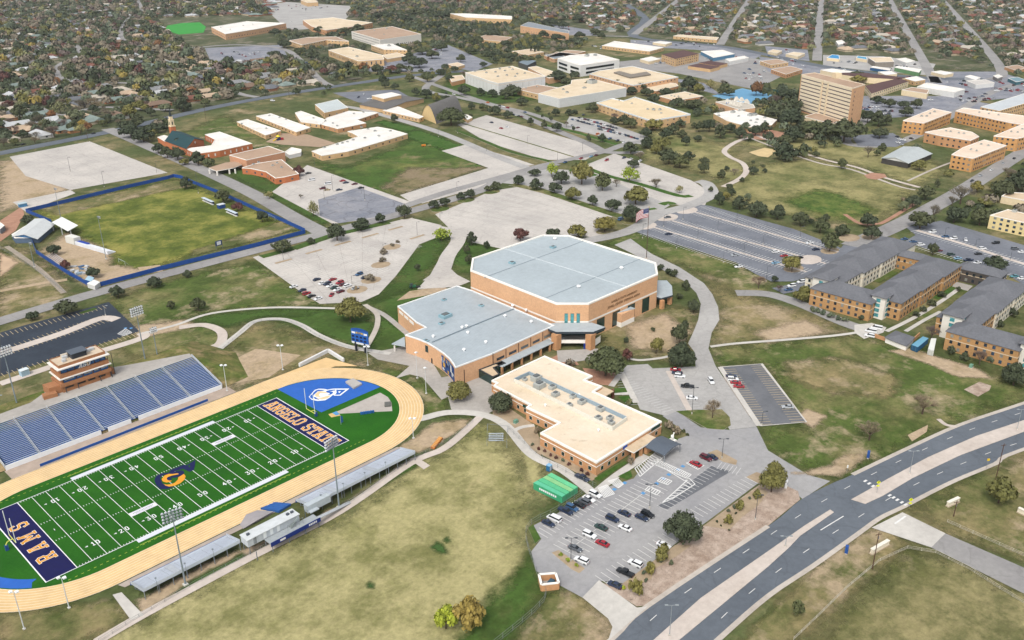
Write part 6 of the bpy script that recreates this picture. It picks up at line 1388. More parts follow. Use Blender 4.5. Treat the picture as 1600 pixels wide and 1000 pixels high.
B('shop', 'white flat shop with blue fascia on the main street', [(1095,80),(1130,78),(1148,84),(1115,90)], 5, M('5c8db0', .08, .5), r_white, 0)
B('shop', 'plain white box shop beside the main street bend', [(1133,92),(1163,87),(1170,90),(1140,96)], 5, b_white, r_white, 0)
B('shop', 'shop with a bright blue hipped roof on the main street', [(1292,90),(1300,85),(1311,86),(1312,92)], 4, b_cream, M('3f94c8', .06), 0)
B('shop', 'tan box shop with sand roof among the main street cars', [(1357,90),(1368,97),(1397,96),(1392,89)], 7, M('8f887e', .1), r_sand, 0)
B('shop', 'small teal awning shop on the main street', [(1338,90),(1340,87),(1354,89),(1355,93)], 4, b_cream, M('4a9cc4', .06), 0)
B('shop', 'white low shop among trees across the main street', [(1306,64),(1315,62),(1322,67),(1310,70)], 4, b_white, r_white, 0)
B('shop', 'green sided white shop on the main street', [(1398,105),(1402,103),(1440,108),(1436,113)], 5, M('6f9a6c', .1), r_white, 0)
B('shop', 'low white workshop in the right corner yard', [(1508,119),(1516,117),(1532,121),(1524,125)], 5, b_white, r_white, 0)
B('shop', 'pale workshop beside the low white workshop', [(1510,126),(1540,124),(1554,129),(1525,132)], 5, b_white, M('cfcac4', .1), 0)
B('canopy_station', 'white fuel canopy near the right corner crossing', [(1552,118),(1560,116),(1567,119),(1559,122)], 4.5, M('8f8a86', .1), r_white, 0, rim=.9)
B('arts_building', 'tan hall with steep grey shed roof at the campus edge', [(813,40),(826,34),(889,48),(889,52)], 12, b_tan, M('8d949a', .08), 9, 1, rim=.3)
B('hall', 'cream walled hall with white roof beside the turf pitch', [(330,42),(352,53),(402,45),(447,36),(385,33)], 10, b_tan, r_white, 7, 1, un=[(345,43),(360,46),(380,40),(395,38)], rim=.8)
B('hall', 'orange hall with stepped white and sand roofs', [(473,31),(487,41),(510,47),(560,40),(582,35),(545,31),(520,27)], 9, b_org, r_sand, 8, 1, rim=.8, un=[(500,33),(525,33)])
B('hall', 'square hall with brown roof and white balcony bands', [(549,49),(594,62),(658,53),(613,41)], 12, M('e2ddd6', .05, .5, k=.82), r_brown, 5, 3, rim=1.0, un=[(585,48),(604,45,1.6),(600,54)], wm=glass('3a3f44'))
B('hall', 'low tan hall with brown roof left of the square hall', [(452,63),(472,70),(510,62),(545,64),(525,57),(480,58)], 8, b_buff, r_brown, 7, 2, rim=.9)
B('hall', 'tan hall with tall window slots and sand roof', [(513,78),(560,95),(600,92),(598,86),(545,73)], 9, b_buff, r_sand, 6, 1, rim=.8, un=[(552,79),(558,89,2)], wh=4)
B('hall', 'small tan hall with white roof joined behind slot-window hall', [(580,70),(600,77),(636,78),(612,68)], 8, b_buff, r_white, 6, 2, rim=.8, un=[(608,72,2.4)])
B('hall', 'low tan block with sand roof below the small hall', [(597,86),(620,82),(635,87),(605,92)], 5, b_buff, r_sand, 0)
B('hall', 'tan hall with blank tower and long white roof in the trees', [(703,21),(730,21),(800,25),(800,30),(728,27)], 9, b_buff, r_white, 8, 1)
B('hall', 'tan block with sand roof beside the white-edged ribbed hall', [(855,88),(870,81),(900,84),(915,80),(885,78)], 6, b_org, r_brown, 0)
B('shelter', 'grey square hipped shelter behind the gymnasium', [(810,97),(824,92),(838,95),(824,102)], 6, M('5a5a58', .1), M('7c8a94', .06), 0, rim=.2, rimm=M('7c8a94', .06))
B('hall', 'tan flat hall at the top edge beside the car park', [(470,0),(480,4),(497,3),(490,-3)], 9, b_buff, r_sand, 0)
# soccer ground buildings
pvs = bld('clubhouse', 'white gable roofed clubhouse with blue gable beside the soccer ground', [(18,366),(23,372),(60,371),(84,350),(57,342)], 3.4, M('5b6e86', .1), r_white, .2, trim, 'clubhouse'); q = [V3((p.x, p.y, 0)) for p in PP([(20,369),(58,373),(84,351),(55,342)], 3.5)]; gable(pvs, q, 3.5, 2.2, seamed('club', 'd8dcdc', 0, .8), M('3a6ea0', .06), 1)
t = thing('grandstand_roof', P(100,362), 'square white canopy roof on posts over the soccer stand', 'canopy'); q = PP([(81,347),(97,339),(122,352),(106,361)], 5.2); MB().prism(q, 4.9, 5.2, bottom=True).build('roof', M('dfe1df', .04, k=.85), t)
for p in ((84,361),(98,367),(112,370)): c = P(*p); MB().box((c.x, c.y, 0), (.5, .5, 4.9)).build('post', M('c8ccd0'), t)
t = thing('small_stand', P(130,385), 'low white soccer stand with blue seats and announcer box', 'grandstand'); a, b = P(108,378), P(172,397); d = (b-a).normalized(); nn = V3((-d.y, d.x, 0)); mb = MB()
for i in range(6): mb.prism([a+nn*(3-i*.9)+d*8, b+nn*(3-i*.9), b+nn*(3.9-i*.9), a+nn*(3.9-i*.9)+d*8], .1, .5+i*.35)
mb.build('seating', M('dfe3ea', .05, .8, .4, k=.8), t); MB().prism([a+d*9+nn*2, a+d*19+nn*2, a+d*19-nn*1, a+d*9-nn*1], 1.6, 2.1).build('blue_seats', M('1f45a8', .08), t); MB().prism([a-nn*2+d*0, a-nn*2+d*9, a+nn*2.5+d*9, a+nn*2.5], .2, 4.4).build('announcer_box', M('d5d5cf', .05, k=.8), t)
B('kiosk', 'white roofed kiosk cut off at the left photo edge', [(-8,352),(0,347),(7,352),(0,358)], 3.4, M('8d9296', .1), r_white, 0, rim=.2)
for lb, px, mt in (('blue storage box inside the fence corner', [(133,437),(138,431),(147,434),(143,440)], M('2462a8', .06)), ('white storage box inside the fence corner', [(136,443),(147,437),(156,441),(148,447)], M('d9d9d6', .05))):
    q = PP(px, 2.5); t = thing('storage_box', (q[0].x, q[0].y, 0), lb, 'storage box'); MB().prism(q, .1, 2.5).build('body', mt, t); MB().prism([V3((p.x, p.y, 0)).lerp(V3((q[0].x+q[2].x, q[0].y+q[2].y, 0))/2, -.03) for p in q], 2.45, 2.62, bottom=True).build('lid', M('a8c8dc' if 'blue' in lb else 'eeeeea', .04), t)

# more of the shopping street
for lb, px, h, wm_, rm_ in (('tan shop with brown roof at the left bend of main street', [(1188,95),(1215,92),(1232,97),(1205,101)], 5, b_buff, r_brown), ('orange brick shop beneath trees left of tower', [(1205,108),(1235,103),(1254,108),(1228,116)], 5, b_org, r_brown),
 ('low cream shop across the main street far left', [(1200,80),(1208,77),(1222,79),(1214,83)], 4, b_cream, r_sand), ('cream shop with awning beside the far left street corner', [(1228,84),(1240,81),(1258,83),(1247,88)], 4, b_cream, r_sand),
 ('blue fronted shop on the tower side of main street', [(1360,105),(1364,103),(1392,107),(1390,110)], 4, M('2f5f8c', .08), r_white), ('white canopy shop among trees right of blue shops', [(1400,92),(1415,90),(1430,95),(1416,98)], 4, b_white, r_white),
 ('grey shop with flat roof beyond the street crossing', [(1455,112),(1470,110),(1490,114),(1476,117)], 4, b_cream, r_white), ('orange roofed shop near the right corner street', [(1570,104),(1590,101),(1604,106),(1588,110)], 4, b_org, r_brown),
 ('tan hall with white roof left of the warehouse yard', [(1412,122),(1432,119),(1446,124),(1430,127)], 5, b_buff, r_white), ('small white shop left of the white warehouse', [(1372,112),(1392,111),(1402,115),(1384,117)], 4, b_cream, r_white),
 ('dark teal fronted shop right of fuel canopy', [(1575,122),(1590,120),(1604,125),(1588,128)], 4, M('4a7884', .1), M('7a98a4', .1)), ('long tan hall with brown roof in the trees at left of arts hall', [(740,60),(760,54),(800,58),(786,65)], 6, b_buff, r_brown),
 ('low grey roofed block behind the office building', [(850,86),(868,83),(884,88),(866,92)], 5, b_tan, M('8a9298', .1)), ('flat tan block left of the office building', [(800,80),(830,76),(850,81),(822,86)], 5, b_buff, r_tan),
 ('white shop with long roof above the shop rows', [(1020,66),(1032,64),(1050,66),(1040,69)], 4, b_cream, r_white), ('white roofed store left of apartments with maroon roof', [(1000,92),(1018,88),(1032,92),(1014,96)], 4, b_cream, r_white), ('tan low store near the far campus pond trees', [(700,100),(715,97),(726,101),(712,105)], 4, b_buff, r_tan)):
    B('shop', lb, px, h, wm_, rm_, 6 if h > 4 else 0, 1, rim=.4)
# ================================================================ trees
lf = {k: leafmat(v) for k, v in dict(oak='4a523c', dark='3f483a', olive='66663f', grey='736d64', red='563c3c', purple='685e5e', gold='877a46', lime='83933a', rust='6f523c', pale='74775a', sage='556052').items()}
bark = M('5c4c40', .2, 2, .95); bark_pale = M('857a6e', .2, 2, .95)
def crown_mesh(seed, lobes, leaves, size, flat_=.8, hollow=.0, name='crown', core=True, trunk_h=.28):
    "crown of radius 1 whose foot is at z=0: leaf clumps spread over a cluster of uneven lobes, with gaps"
    rr = random.Random(seed); L = []
    for i in range(lobes):
        a = 2*PI*i/lobes+rr.uniform(-.4, .4); d = rr.uniform(.38, .68) if i else 0
        r = rr.uniform(.30, .50); L.append((d*math.cos(a), d*math.sin(a), rr.uniform(.45, .95)*flat_+(.25 if not i else 0), r))
    for i in range(max(2, lobes//2)):
        a = rr.uniform(0, 6.28); d = rr.uniform(.0, .35); L.append((d*math.cos(a), d*math.sin(a), rr.uniform(.9, 1.2)*flat_, rr.uniform(.28, .42)))
    mb = MB()
    tot = sum(l[3]**2 for l in L)
    for (x, y, z, r) in L:
        if core: mb.ball((x, y, z), r*.72, n=6, m=4, sq=.85, rr=rr)
        for _ in range(int(leaves*r*r/tot)):
            u = rr.uniform(-.75, 1); t = rr.uniform(0, 2*PI); s = math.sqrt(1-u*u); k = r*rr.uniform(.72, 1.12)
            c = V3((x+k*s*math.cos(t), y+k*s*math.sin(t), z+k*u*.85)); nn = V3((s*math.cos(t)+rr.uniform(-.7, .7), s*math.sin(t)+rr.uniform(-.7, .7), u+rr.uniform(-.5, .7))).normalized()
            e = nn.orthogonal().normalized(); e.rotate(Matrix.Rotation(rr.uniform(0, 6.28), 3, nn)); f = nn.cross(e); q = size*rr.uniform(.6, 1.35)
            mb.add([c-e*q, c-f*q*.7, c+e*q, c+f*q*.8], [(0, 1, 2, 3)])
    return mb.mesh(name, lf['oak'])
def bare_mesh(seed, twigs=260):
    rr = random.Random(seed); mb = MB()
    def grow(p, d, l, r, k):
        q = p+d*l; mb.tube(p, q, r, r*.55, 4, cap=False)
        if k == 0:
            for _ in range(5):
                e = (d+V3((rr.uniform(-.9, .9), rr.uniform(-.9, .9), rr.uniform(-.4, .8)))).normalized(); w_ = e.orthogonal().normalized()*.012; t = q+e*rr.uniform(.12, .28)
                s = p.lerp(q, rr.uniform(.3, 1)); mb.add([s-w_, s+w_, t], [(0, 1, 2)])
                f = e.cross(w_).normalized()*rr.uniform(.05, .1); mb.add([t, t+f*.7-e*.06, t-f+e*.03], [(0, 1, 2)])
            return
        for i in range(3):
            e = (d+V3((rr.uniform(-.85, .85), rr.uniform(-.85, .85), rr.uniform(-.25, .45)))).normalized(); grow(p+d*l*rr.uniform(.55, 1), e, l*rr.uniform(.62, .82), r*.6, k-1)
    for i in range(5):
        a = 2*PI*i/5+rr.uniform(-.3, .3); grow(V3((0, 0, .05)), V3((math.cos(a)*.75, math.sin(a)*.75, rr.uniform(.5, 1.1))).normalized(), .42, .035, 3)
    return mb.mesh('branches', bark_pale)
def trunk_mesh(seed):
    rr = random.Random(seed); mb = MB(); mb.tube((0, 0, 0), (0, 0, .55), .095, .07, 7); 
    for i in range(4):
        a = 2*PI*i/4+rr.uniform(-.5, .5); mb.tube((0, 0, .45), (.42*math.cos(a), .42*math.sin(a), 1.0), .05, .02, 5)
    return mb.mesh('trunk', bark)
BIGC = [crown_mesh(100+i, 11, 2600, .075) for i in range(3)]
MIDC = [crown_mesh(200+i, 8, 620, .12) for i in range(5)]
SPAR = [crown_mesh(300+i, 9, 420, .1, core=False) for i in range(3)]
BARE = [bare_mesh(400+i) for i in range(3)]
TRK = [trunk_mesh(500+i) for i in range(3)]
SHR = [crown_mesh(600+i, 5, 260, .14, .75) for i in range(2)]
CYP = []
for i in range(2):
    rr = random.Random(700+i); mb = MB()
    for k in range(420):
        z = rr.random()**.8; r = (.34*(1-z)**.7+.04)*rr.uniform(.8, 1.1); t = rr.uniform(0, 6.28); c = V3((r*math.cos(t), r*math.sin(t), z*2.6+.1)); e = V3((rr.uniform(-1, 1), rr.uniform(-1, 1), 1.6)).normalized()*.12; f = e.orthogonal().normalized()*.07
        mb.add([c-e, c-f, c+e, c+f], [(0, 1, 2, 3)])
    CYP.append(mb.mesh('crown', lf['dark']))
LOOK = dict(oak='green leafy oak', dark='dark evergreen oak', olive='olive green tree', grey='bare grey-brown tree', red='dark red tree', purple='purplish bare-twigged tree', gold='golden autumn tree', lime='yellow-green tree', rust='rust brown tree', pale='thin pale green tree', sage='grey-green tree')
TN = [0]
def tree(u, v, w, h, kind='dark', place='', big=False, name=None, group=None, z=0, shrub=False, world=None, hm=None, wm=None, lab=True):
    B_ = V3((*world, z)) if world else P(u, v, z)
    W_ = wm or WPX(B_, w); H_ = hm or max(1.0, HGT(B_, v-h)*.98)
    H_ = min(H_, W_*1.6) if not shrub and kind != 'cypress' else H_
    TN[0] += 1; i = TN[0]
    form = 'cypress' if kind == 'cypress' else ('bare' if kind in ('grey', 'purple') and not shrub else ('sparse' if kind in ('pale', 'gold', 'lime') and w < 40 and not shrub else ('big' if big else ('shrub' if shrub else 'mid'))))
    t = thing(name or ('shrub' if shrub else {'bare': 'bare_tree', 'cypress': 'cypress_tree'}.get(form, 'oak_tree' if kind in ('oak', 'dark') else 'leafy_tree')), B_)
    rz = R.uniform(0, 6.28)
    me = {'cypress': CYP, 'bare': BARE, 'sparse': SPAR, 'big': BIGC, 'mid': MIDC, 'shrub': SHR}[form][i % {'cypress': 2, 'bare': 3, 'sparse': 3, 'big': 3, 'mid': 5, 'shrub': 2}[form]]
    c = bpy.data.objects.new('branches' if form == 'bare' else ('foliage' if shrub else 'crown'), me); COL.objects.link(c); c.parent = t
    zt = {'cypress': 2.75, 'bare': 1.45, 'big': 1.38, 'mid': 1.38, 'sparse': 1.38, 'shrub': 1.3}[form]; low = 0 if form in ('shrub', 'cypress') else (.16 if form != 'bare' else .22)
    c.scale = (W_/2, W_/2, H_*(1-low)/zt) if form != 'cypress' else (W_*1.4, W_*1.4, H_/zt)
    c.location = (0, 0, H_*low); c.rotation_euler = (0, 0, rz)
    mt = lf['dark'] if kind == 'cypress' else lf[kind]
    c.material_slots[0].link = 'OBJECT'; c.material_slots[0].material = mt
    if form not in ('shrub',):
        k = bpy.data.objects.new('trunk', TRK[i % 3]); COL.objects.link(k); k.parent = t; k.scale = (W_*.30, W_*.30, H_*.55); k.rotation_euler = (0, 0, rz+1)
        if form == 'cypress': k.scale = (W_*.5, W_*.5, H_*.3)
    lk = LOOK.get(kind, 'tall narrow dark cypress')
    if shrub: lk = lk.replace('tree', 'shrub').replace('oak', 'shrub').replace('bare-twigged', 'twiggy').replace('bare ', 'twiggy ')
    if lab: auto(t, lk, place, 'shrub' if shrub else 'tree', group or ('shrubs ' if shrub else 'trees ')+place)
    return t
def trees(place, data, **k):
    for row in data.split(';'):
        f = row.split()
        if f: tree(float(f[0]), float(f[1]), float(f[2]), float(f[3]), f[4] if len(f) > 4 else 'dark', place, big='B' in f[5:] , **k)
def shrubs(place, data, **k): trees(place, data, shrub=True, **k)
trees('along the road beside the blue fence', '104 490 38 22;51 500 21 14;185 465 24 21;243 449 26 18;293 434 16 14;410 347 21 20;441 394 33 20;486 382 15 12;527 376 34 29;564 361 31 23;594 349 18 18;632 341 24 24')
trees('on the lawn north of the stadium', '310 485 26 22 dark;268 483 15 14 dark')
trees('inside the blue-fenced soccer ground', '292 295 24 22;349 317 26 24;372 330 20 16 red;43 348 22 13 dark;84 399 22 18 dark;103 420 18 16 red;146 434 24 18 dark;49 375 15 8 red')
trees('on an island of the pale car parks', '679 326 20 15;694 323 18 16;720 312 18 13;735 310 19 16;762 299 13 10;774 297 19 15')
trees('on the grass strip west of the arena', '690 376 31 22 lime;737 383 21 24 dark;729 397 13 16;733 413 15 18;761 389 11 14;652 424 10 13')
trees('between the church and salmon hall', '310 258 28 24 dark;289 258 18 12 olive;278 250 26 22;262 247 22 20;248 240 22 18;225 222 40 26;205 215 34 22;243 208 28 18;214 200 26 20;200 205 28 18;275 222 16 16')
trees('beside the old patched lot', '490 338 20 27 pale;421 311 16 14 pale;468 275 19 18 red;470 310 10 8 grey')
trees('by the tan chapel and its road', '705 196 46 30 oak B;616 192 13 16 dark;736 184 7 8;650 150 16 14;666 154 22 17;682 158 18 15 olive;697 156 15 8;602 138 14 13;617 141 15 13;600 130 12 8')
trees('on the central campus road verge', '737 171 15 13;755 173 16 13 oak;773 180 24 17;793 185 18 14;829 196 12 14;850 202 12 17;870 206 18 17;861 190 6 10;885 199 9 12 grey;896 205 6 9;919 218 7 11;921 222 7 10;941 222 14 15')
trees('in the median of campus lots', '810 289 21 17;836 275 21 12;838 297 24 21;866 302 24 19;894 312 28 22 olive;926 321 20 18;956 331 26 22;993 319 46 32 olive;877 287 30 22;909 288 40 40 olive;941 298 30 32 oak;963 292 17 15 grey;983 284 36 26 lime;1025 294 27 19 grey;1061 302 14 14 pale;862 276 22 25 lime;988 347 36 30 dark B;945 362 36 25 olive B')
trees('behind the arena roof', '813 376 27 22 red;863 370 24 14;903 371 34 22 olive')
trees('beside the central lawn path', '1100 271 19 19;1127 278 16 15;1147 274 18 13 grey;1177 273 16 15;1195 270 9 8;1177 256 6 6;1159 284 9 8;1135 268 10 10;1192 262 8 6')
trees('along the edge of blue-grey lot', '1124 320 20 22;1134 312 14 14 olive;1155 327 28 24;1168 314 13 14 sage;1182 339 36 27;1143 306 14 14;1140 296 12 10;1214 343 26 26;1250 353 30 25;1266 350 10 10;1281 364 29 27 oak;1290 346 14 13;1315 368 26 20;1355 355 30 24;1361 374 30 24;1296 393 30 33 oak;1237 425 30 28 olive')
trees('around the sloping lawn beside the arena', '1071 454 15 19;1061 467 12 10;1083 488 22 22;1185 451 24 24 purple;1025 553 21 28 olive;980 563 19 20 red;1062 538 30 36;1065 574 46 42 dark B;946 588 64 48 oak B;1070 515 14 16;1110 300 10 10')
trees('beside the curved path north of the track', '548 503 48 40 olive B')
trees('beside the walk between annex and brick building', '717 624 40 30 olive B;783 642 46 32 dark B')
trees('on the islands of the lower parking lot', '1113 653 30 34 grey;1065 848 60 48 dark B;1205 769 48 52 olive B')
trees('in the olive field at the bottom', '697 982 40 40 lime;734 984 54 54 gold')
trees('on the lawn beside the boulevard', '1441 647 48 36 grey;1358 688 46 34 grey;1560 786 50 42 olive')
trees('around the dormitory wings', '1583 602 42 38 dark B;1530 570 28 28 purple;1455 530 26 26 purple;1253 472 32 28 olive;1218 457 17 14 purple;1457 399 16 22;1554 422 42 24;1210 440 12 10;1345 500 10 9')
trees('along the campus street right', '1437 357 44 30;1458 343 24 28 grey;1500 319 42 36 grey;1487 322 18 20 grey;1525 300 24 20 olive;1490 348 34 28;1530 352 34 30;1540 322 30 16 olive;1566 312 36 34;1592 300 40 42;1575 282 30 24 grey;1425 324 26 22;1445 312 28 24;1410 330 18 18 sage;1464 293 10 15;1436 266 26 18 olive;1430 240 16 18 sage;1356 246 20 22 grey;1370 244 13 12 oak;1378 236 16 14;1315 264 17 19 oak')
trees('below the tall dormitory tower', '1318 222 58 40;1290 215 40 30;1265 215 40 30 oak;1240 222 40 28;1235 200 44 34;1216 190 40 34;1250 165 30 30;1225 160 30 24;1210 165 24 22 purple;1192 150 14 14;1181 150 20 26 rust;1140 150 16 14;1128 148 18 14;1228 250 44 30;1226 228 26 20;1275 245 14 10;1255 244 10 8;1355 192 22 22;1372 198 26 28;1385 196 20 20;1389 168 22 16;1370 162 22 14;1412 170 20 14;1415 182 24 18;1432 170 20 18;1374 216 28 18;1340 130 28 14 olive;1337 122 24 12;1300 212 30 20;1340 205 10 18 cypress')
trees('in the grove before central halls', '1020 204 30 20 olive;1010 232 24 20;1035 234 28 22 olive;985 240 28 20;1000 250 20 16 grey;1045 256 36 26;1062 262 30 22 oak;1025 240 20 16 olive;1065 215 18 14;1072 228 16 18;1090 222 14 12;1040 218 24 20;1052 210 20 18;1076 250 22 16;990 262 22 14;1100 258 18 14;1092 206 16 18;1108 206 22 22;1125 216 22 24;1140 208 20 18;1155 216 22 20;1165 205 18 16 sage;1180 212 24 18;1195 208 24 20;1240 178 30 28;1010 215 22 18;975 195 22 18;960 188 14 14 purple;925 176 22 18;960 195 18 14;985 200 24 18 oak;840 175 12 10;868 182 16 14;890 181 16 12;800 150 30 20;815 165 20 16;770 152 20 14;790 155 24 18;752 150 18 14;725 149 22 18;920 142 24 18;965 137 20 14;1000 142 24 14;985 148 24 14;1010 150 24 14;1040 150 26 14;1075 142 30 26;1092 146 20 18 olive;1110 138 16 16 pale;1130 138 18 16 grey;1020 160 20 12;1060 165 24 14;1085 170 28 16;870 128 36 20;885 135 24 16;900 120 14 10;820 100 30 16;795 95 24 14;770 92 22 14;755 105 14 10;725 118 18 8 purple')
trees('among the far campus halls', '520 110 24 18;545 108 20 14;570 112 22 16 rust;590 116 22 18 dark;612 114 22 14 red;625 112 24 14;655 106 30 18;640 100 30 20;675 92 24 16;660 85 30 14 oak;690 80 20 14;640 128 18 14 oak;600 130 18 14;668 128 22 18 oak;690 118 16 12;703 128 16 12;710 112 14 10;720 97 16 14;735 85 20 14;745 70 26 16;770 60 26 16;790 75 20 14;760 88 20 14;725 55 30 16;705 60 26 14;690 55 24 14;680 45 24 14;660 50 20 12;630 35 30 14;600 30 30 14;650 25 30 14;690 30 30 14;560 50 24 14;540 55 30 14;520 60 24 12;500 52 22 12;470 60 20 12;430 55 22 12;445 75 24 14;470 85 20 12;490 92 24 14;430 90 22 12;850 60 20 14;870 65 26 14;900 68 24 12;905 60 20 12;930 55 20 12;840 75 16 8;810 78 10 6;880 45 20 14;860 40 30 14;905 35 26 14;940 60 14 10;830 85 5 14 cypress;836 86 5 14 cypress;841 85 5 14 cypress')
shrubs('in the lot beds west of the arena', '613 385 8 6 grey;621 380 8 6 grey;600 397 16 10 grey;598 410 13 10 grey;578 439 20 12 grey;557 453 9 8 grey')
shrubs('in beds along the lower lot', '1035 876 28 28 olive;1018 895 22 20 olive;993 929 26 28 olive;1158 796 20 17 olive;1183 778 18 14 olive;1137 817 17 16 olive;1245 962 26 26 oak;1041 872 8 8 sage;1032 880 7 8 sage;1048 882 9 9 sage;1006 898 8 8 sage;1010 910 8 8 sage;1171 781 6 6 sage;1146 795 8 8 sage;1138 801 7 7 sage;1150 804 5 5 dark;1120 817 5 5 dark;1126 823 4 4 dark;1139 830 4 4 dark;876 868 8 6 lime;887 878 9 7 lime;900 886 8 7 lime;974 922 8 8 lime')
shrubs('in beds round the cream-roofed building', '842 703 6 6 red;851 707 6 6 red;861 713 6 6 red;869 718 7 7 red;879 722 7 7 sage;889 728 7 7 red;908 738 8 8 red;918 744 8 8 red;890 573 18 14 grey;1045 671 16 16 grey;1057 677 15 14 grey;985 726 12 16 grey;840 678 12 14 grey;832 697 6 6 sage;1068 675 7 6 oak;1074 681 6 5 oak;985 632 14 10 pale;1020 518 8 8 dark;979 535 10 10 dark;1032 422 14 10 dark;1044 430 18 12 dark;1054 432 14 12 dark')
shrubs('along the dormitory walls', '1268 487 12 10 sage;1276 489 12 10 sage;1287 492 12 10 sage;1298 497 14 10 sage;1308 500 12 9 sage;1320 503 12 9 sage;1430 495 14 10 dark;1442 487 12 10 dark;1470 465 16 12 dark;1455 478 16 12 dark;1505 562 18 14 dark;1485 555 16 16 dark;1545 567 14 12 sage;1385 425 12 10 dark;1360 437 12 10 dark;1580 495 20 16 dark;1560 510 16 12 dark;1497 455 10 8 dark;1410 315 10 8 grey')
shrubs('at the foot of central halls', '1088 128 10 6 olive;848 183 6 6;858 180 6 5;897 178 14 8;930 172 12 8;1000 178 20 10 dark;1062 199 22 14;1045 196 16 10;1084 200 14 10')
NCAMP = TN[0]
# ================================================================ cars
rub = M('1c1d1f', .1, 2, .8); cgl = glass('182026', .08); lamp_w = M('e8ecee', .02, k=.85); lamp_r = M('8a1c1c', .02)
def paint(hexc):
    mt, N, L, b = nm('car_paint_'+hexc); c = lin(hexc, .8); n = noise(N, L, 1.3, 3)
    r = ramp(N, L, n.outputs[0], [(.3, tuple(x*.93 for x in c[:3])+(1,)), (.7, c)]); L.new(r.outputs[0], b.inputs['Base Color']); b.inputs['Roughness'].default_value = .32; b.inputs['Coat Weight'].default_value = .35; b.inputs['Coat Roughness'].default_value = .1
    return mt
PC = dict(white=paint('e6e8ea'), black=paint('15181d'), navy=paint('1c2c48'), blue=paint('33587f'), silver=paint('a6abb0'), grey=paint('5c6168'), red=paint('9c1c2a'), maroon=paint('5c1826'), green=paint('24403c'), tan=paint('a8946c'), teal=paint('4c8a94'), orange=paint('cf6a24'), lightblue=paint('7fa8c4'), yellow=paint('d8b42c'))
def loft(secs):
    "closed skin through cross sections given as (x, half width, z low, z high, half width at top)"
    mb = MB(); n = 8; vs = []
    for x, w, z0, z1, wt in secs:
        zm = z0+(z1-z0)*.55; vs += [(x, -w*.92, z0), (x, -w, zm), (x, -wt, z1-.04), (x, -wt*.8, z1), (x, wt*.8, z1), (x, wt, z1-.04), (x, w, zm), (x, w*.92, z0)]
    fs = []
    for i in range(len(secs)-1):
        for j in range(n): fs.append((i*n+j, (i+1)*n+j, (i+1)*n+(j+1) % n, i*n+(j+1) % n))
    fs += [tuple(range(n))[::-1], tuple(range((len(secs)-1)*n, len(secs)*n))]
    fs = [tuple(reversed(f)) for f in fs]
    return mb.add(vs, fs)
KIND = {}
def carkind(k, body, cab, glassc, wheels, L, bed=None, roof=None):
    b = loft(body); KIND[k] = dict(body=b.mesh('body', PC['white'], smooth=False), cabin=loft(cab).mesh('roof', PC['white']), glass=loft(glassc).mesh('window_glass', cgl))
    w = MB(); w.tube((0, -.11, 0), (0, .11, 0), .33, n=10, mi=0); w.tube((0, -.12, 0), (0, .12, 0), .19, n=8, mi=1); KIND[k]['wheel'] = w.mesh('wheel', [rub, M('8d9196', .05)]); KIND[k]['wheels'] = wheels; KIND[k]['L'] = L
    h = MB(); h.box((L/2-.06, .62, .58), (.16, .34, .16)); KIND[k]['headlight'] = h.mesh('headlight', lamp_w); h = MB(); h.box((L/2-.06, -.62, .58), (.16, .34, .16)); KIND[k]['headlight2'] = h.mesh('headlight', lamp_w)
    h = MB(); h.box((-L/2+.05, .66, .72), (.14, .3, .18)); KIND[k]['tail'] = h.mesh('tail_light', lamp_r); h = MB(); h.box((-L/2+.05, -.66, .72), (.14, .3, .18)); KIND[k]['tail2'] = h.mesh('tail_light', lamp_r)
    if bed: KIND[k]['bed'] = bed.mesh('cargo_bed', M('22252a', .1))
    # merged version for cars seen small
    m_ = loft(body); c_ = loft(cab); m_.add(c_.v, c_.f, 0); g_ = loft(glassc); m_.add(g_.v, g_.f, 1)
    for x in wheels:
        for y in (-.78, .78): m_.tube((x, y-.1, .33), (x, y+.1, .33), .33, n=8, mi=2)
    if bed: m_.add(bed.v, bed.f, 2)
    KIND[k]['far'] = m_.mesh('car', [PC['white'], cgl, rub])
carkind('sedan', [(-2.35,.78,.35,.80,.7),(-2.2,.88,.25,.95,.78),(-1.3,.9,.22,1.0,.8),(.9,.9,.22,.98,.8),(1.9,.88,.25,.86,.78),(2.3,.78,.32,.7,.68)], [(-1.05,.62,1.38,1.43,.6),(-.6,.66,1.38,1.48,.62),(.25,.66,1.38,1.46,.62)], [(-1.65,.74,.95,1.0,.7),(-1.0,.76,.95,1.41,.62),(.25,.76,.95,1.43,.62),(1.05,.76,.95,.99,.7)], (-1.4, 1.45), 4.7)
carkind('suv', [(-2.3,.86,.4,1.05,.8),(-2.2,.93,.3,1.12,.84),(-1.0,.94,.28,1.12,.86),(1.0,.94,.28,1.1,.86),(2.05,.92,.3,1.0,.82),(2.35,.84,.38,.85,.74)], [(-2.0,.74,1.66,1.72,.68),(-1.5,.76,1.66,1.80,.7),(.35,.74,1.66,1.76,.68)], [(-2.2,.86,1.08,1.12,.8),(-1.95,.82,1.08,1.69,.74),(.3,.82,1.08,1.70,.74),(1.1,.84,1.08,1.12,.78)], (-1.4, 1.45), 4.8)
carkind('van', [(-2.6,.9,.4,1.1,.86),(-2.5,.96,.3,1.25,.88),(1.5,.96,.3,1.2,.88),(2.3,.94,.3,1.0,.84),(2.6,.86,.38,.85,.76)], [(-2.45,.84,1.85,1.95,.78),(-2.0,.86,1.85,2.02,.8),(1.0,.84,1.85,1.98,.78)], [(-2.5,.9,1.2,1.25,.86),(-2.4,.88,1.2,1.88,.82),(1.0,.88,1.2,1.88,.82),(1.9,.88,1.15,1.2,.82)], (-1.6, 1.65), 5.3)
bd = MB(); bd.box((-1.75, 0, 1.02), (1.9, 1.5, .06))
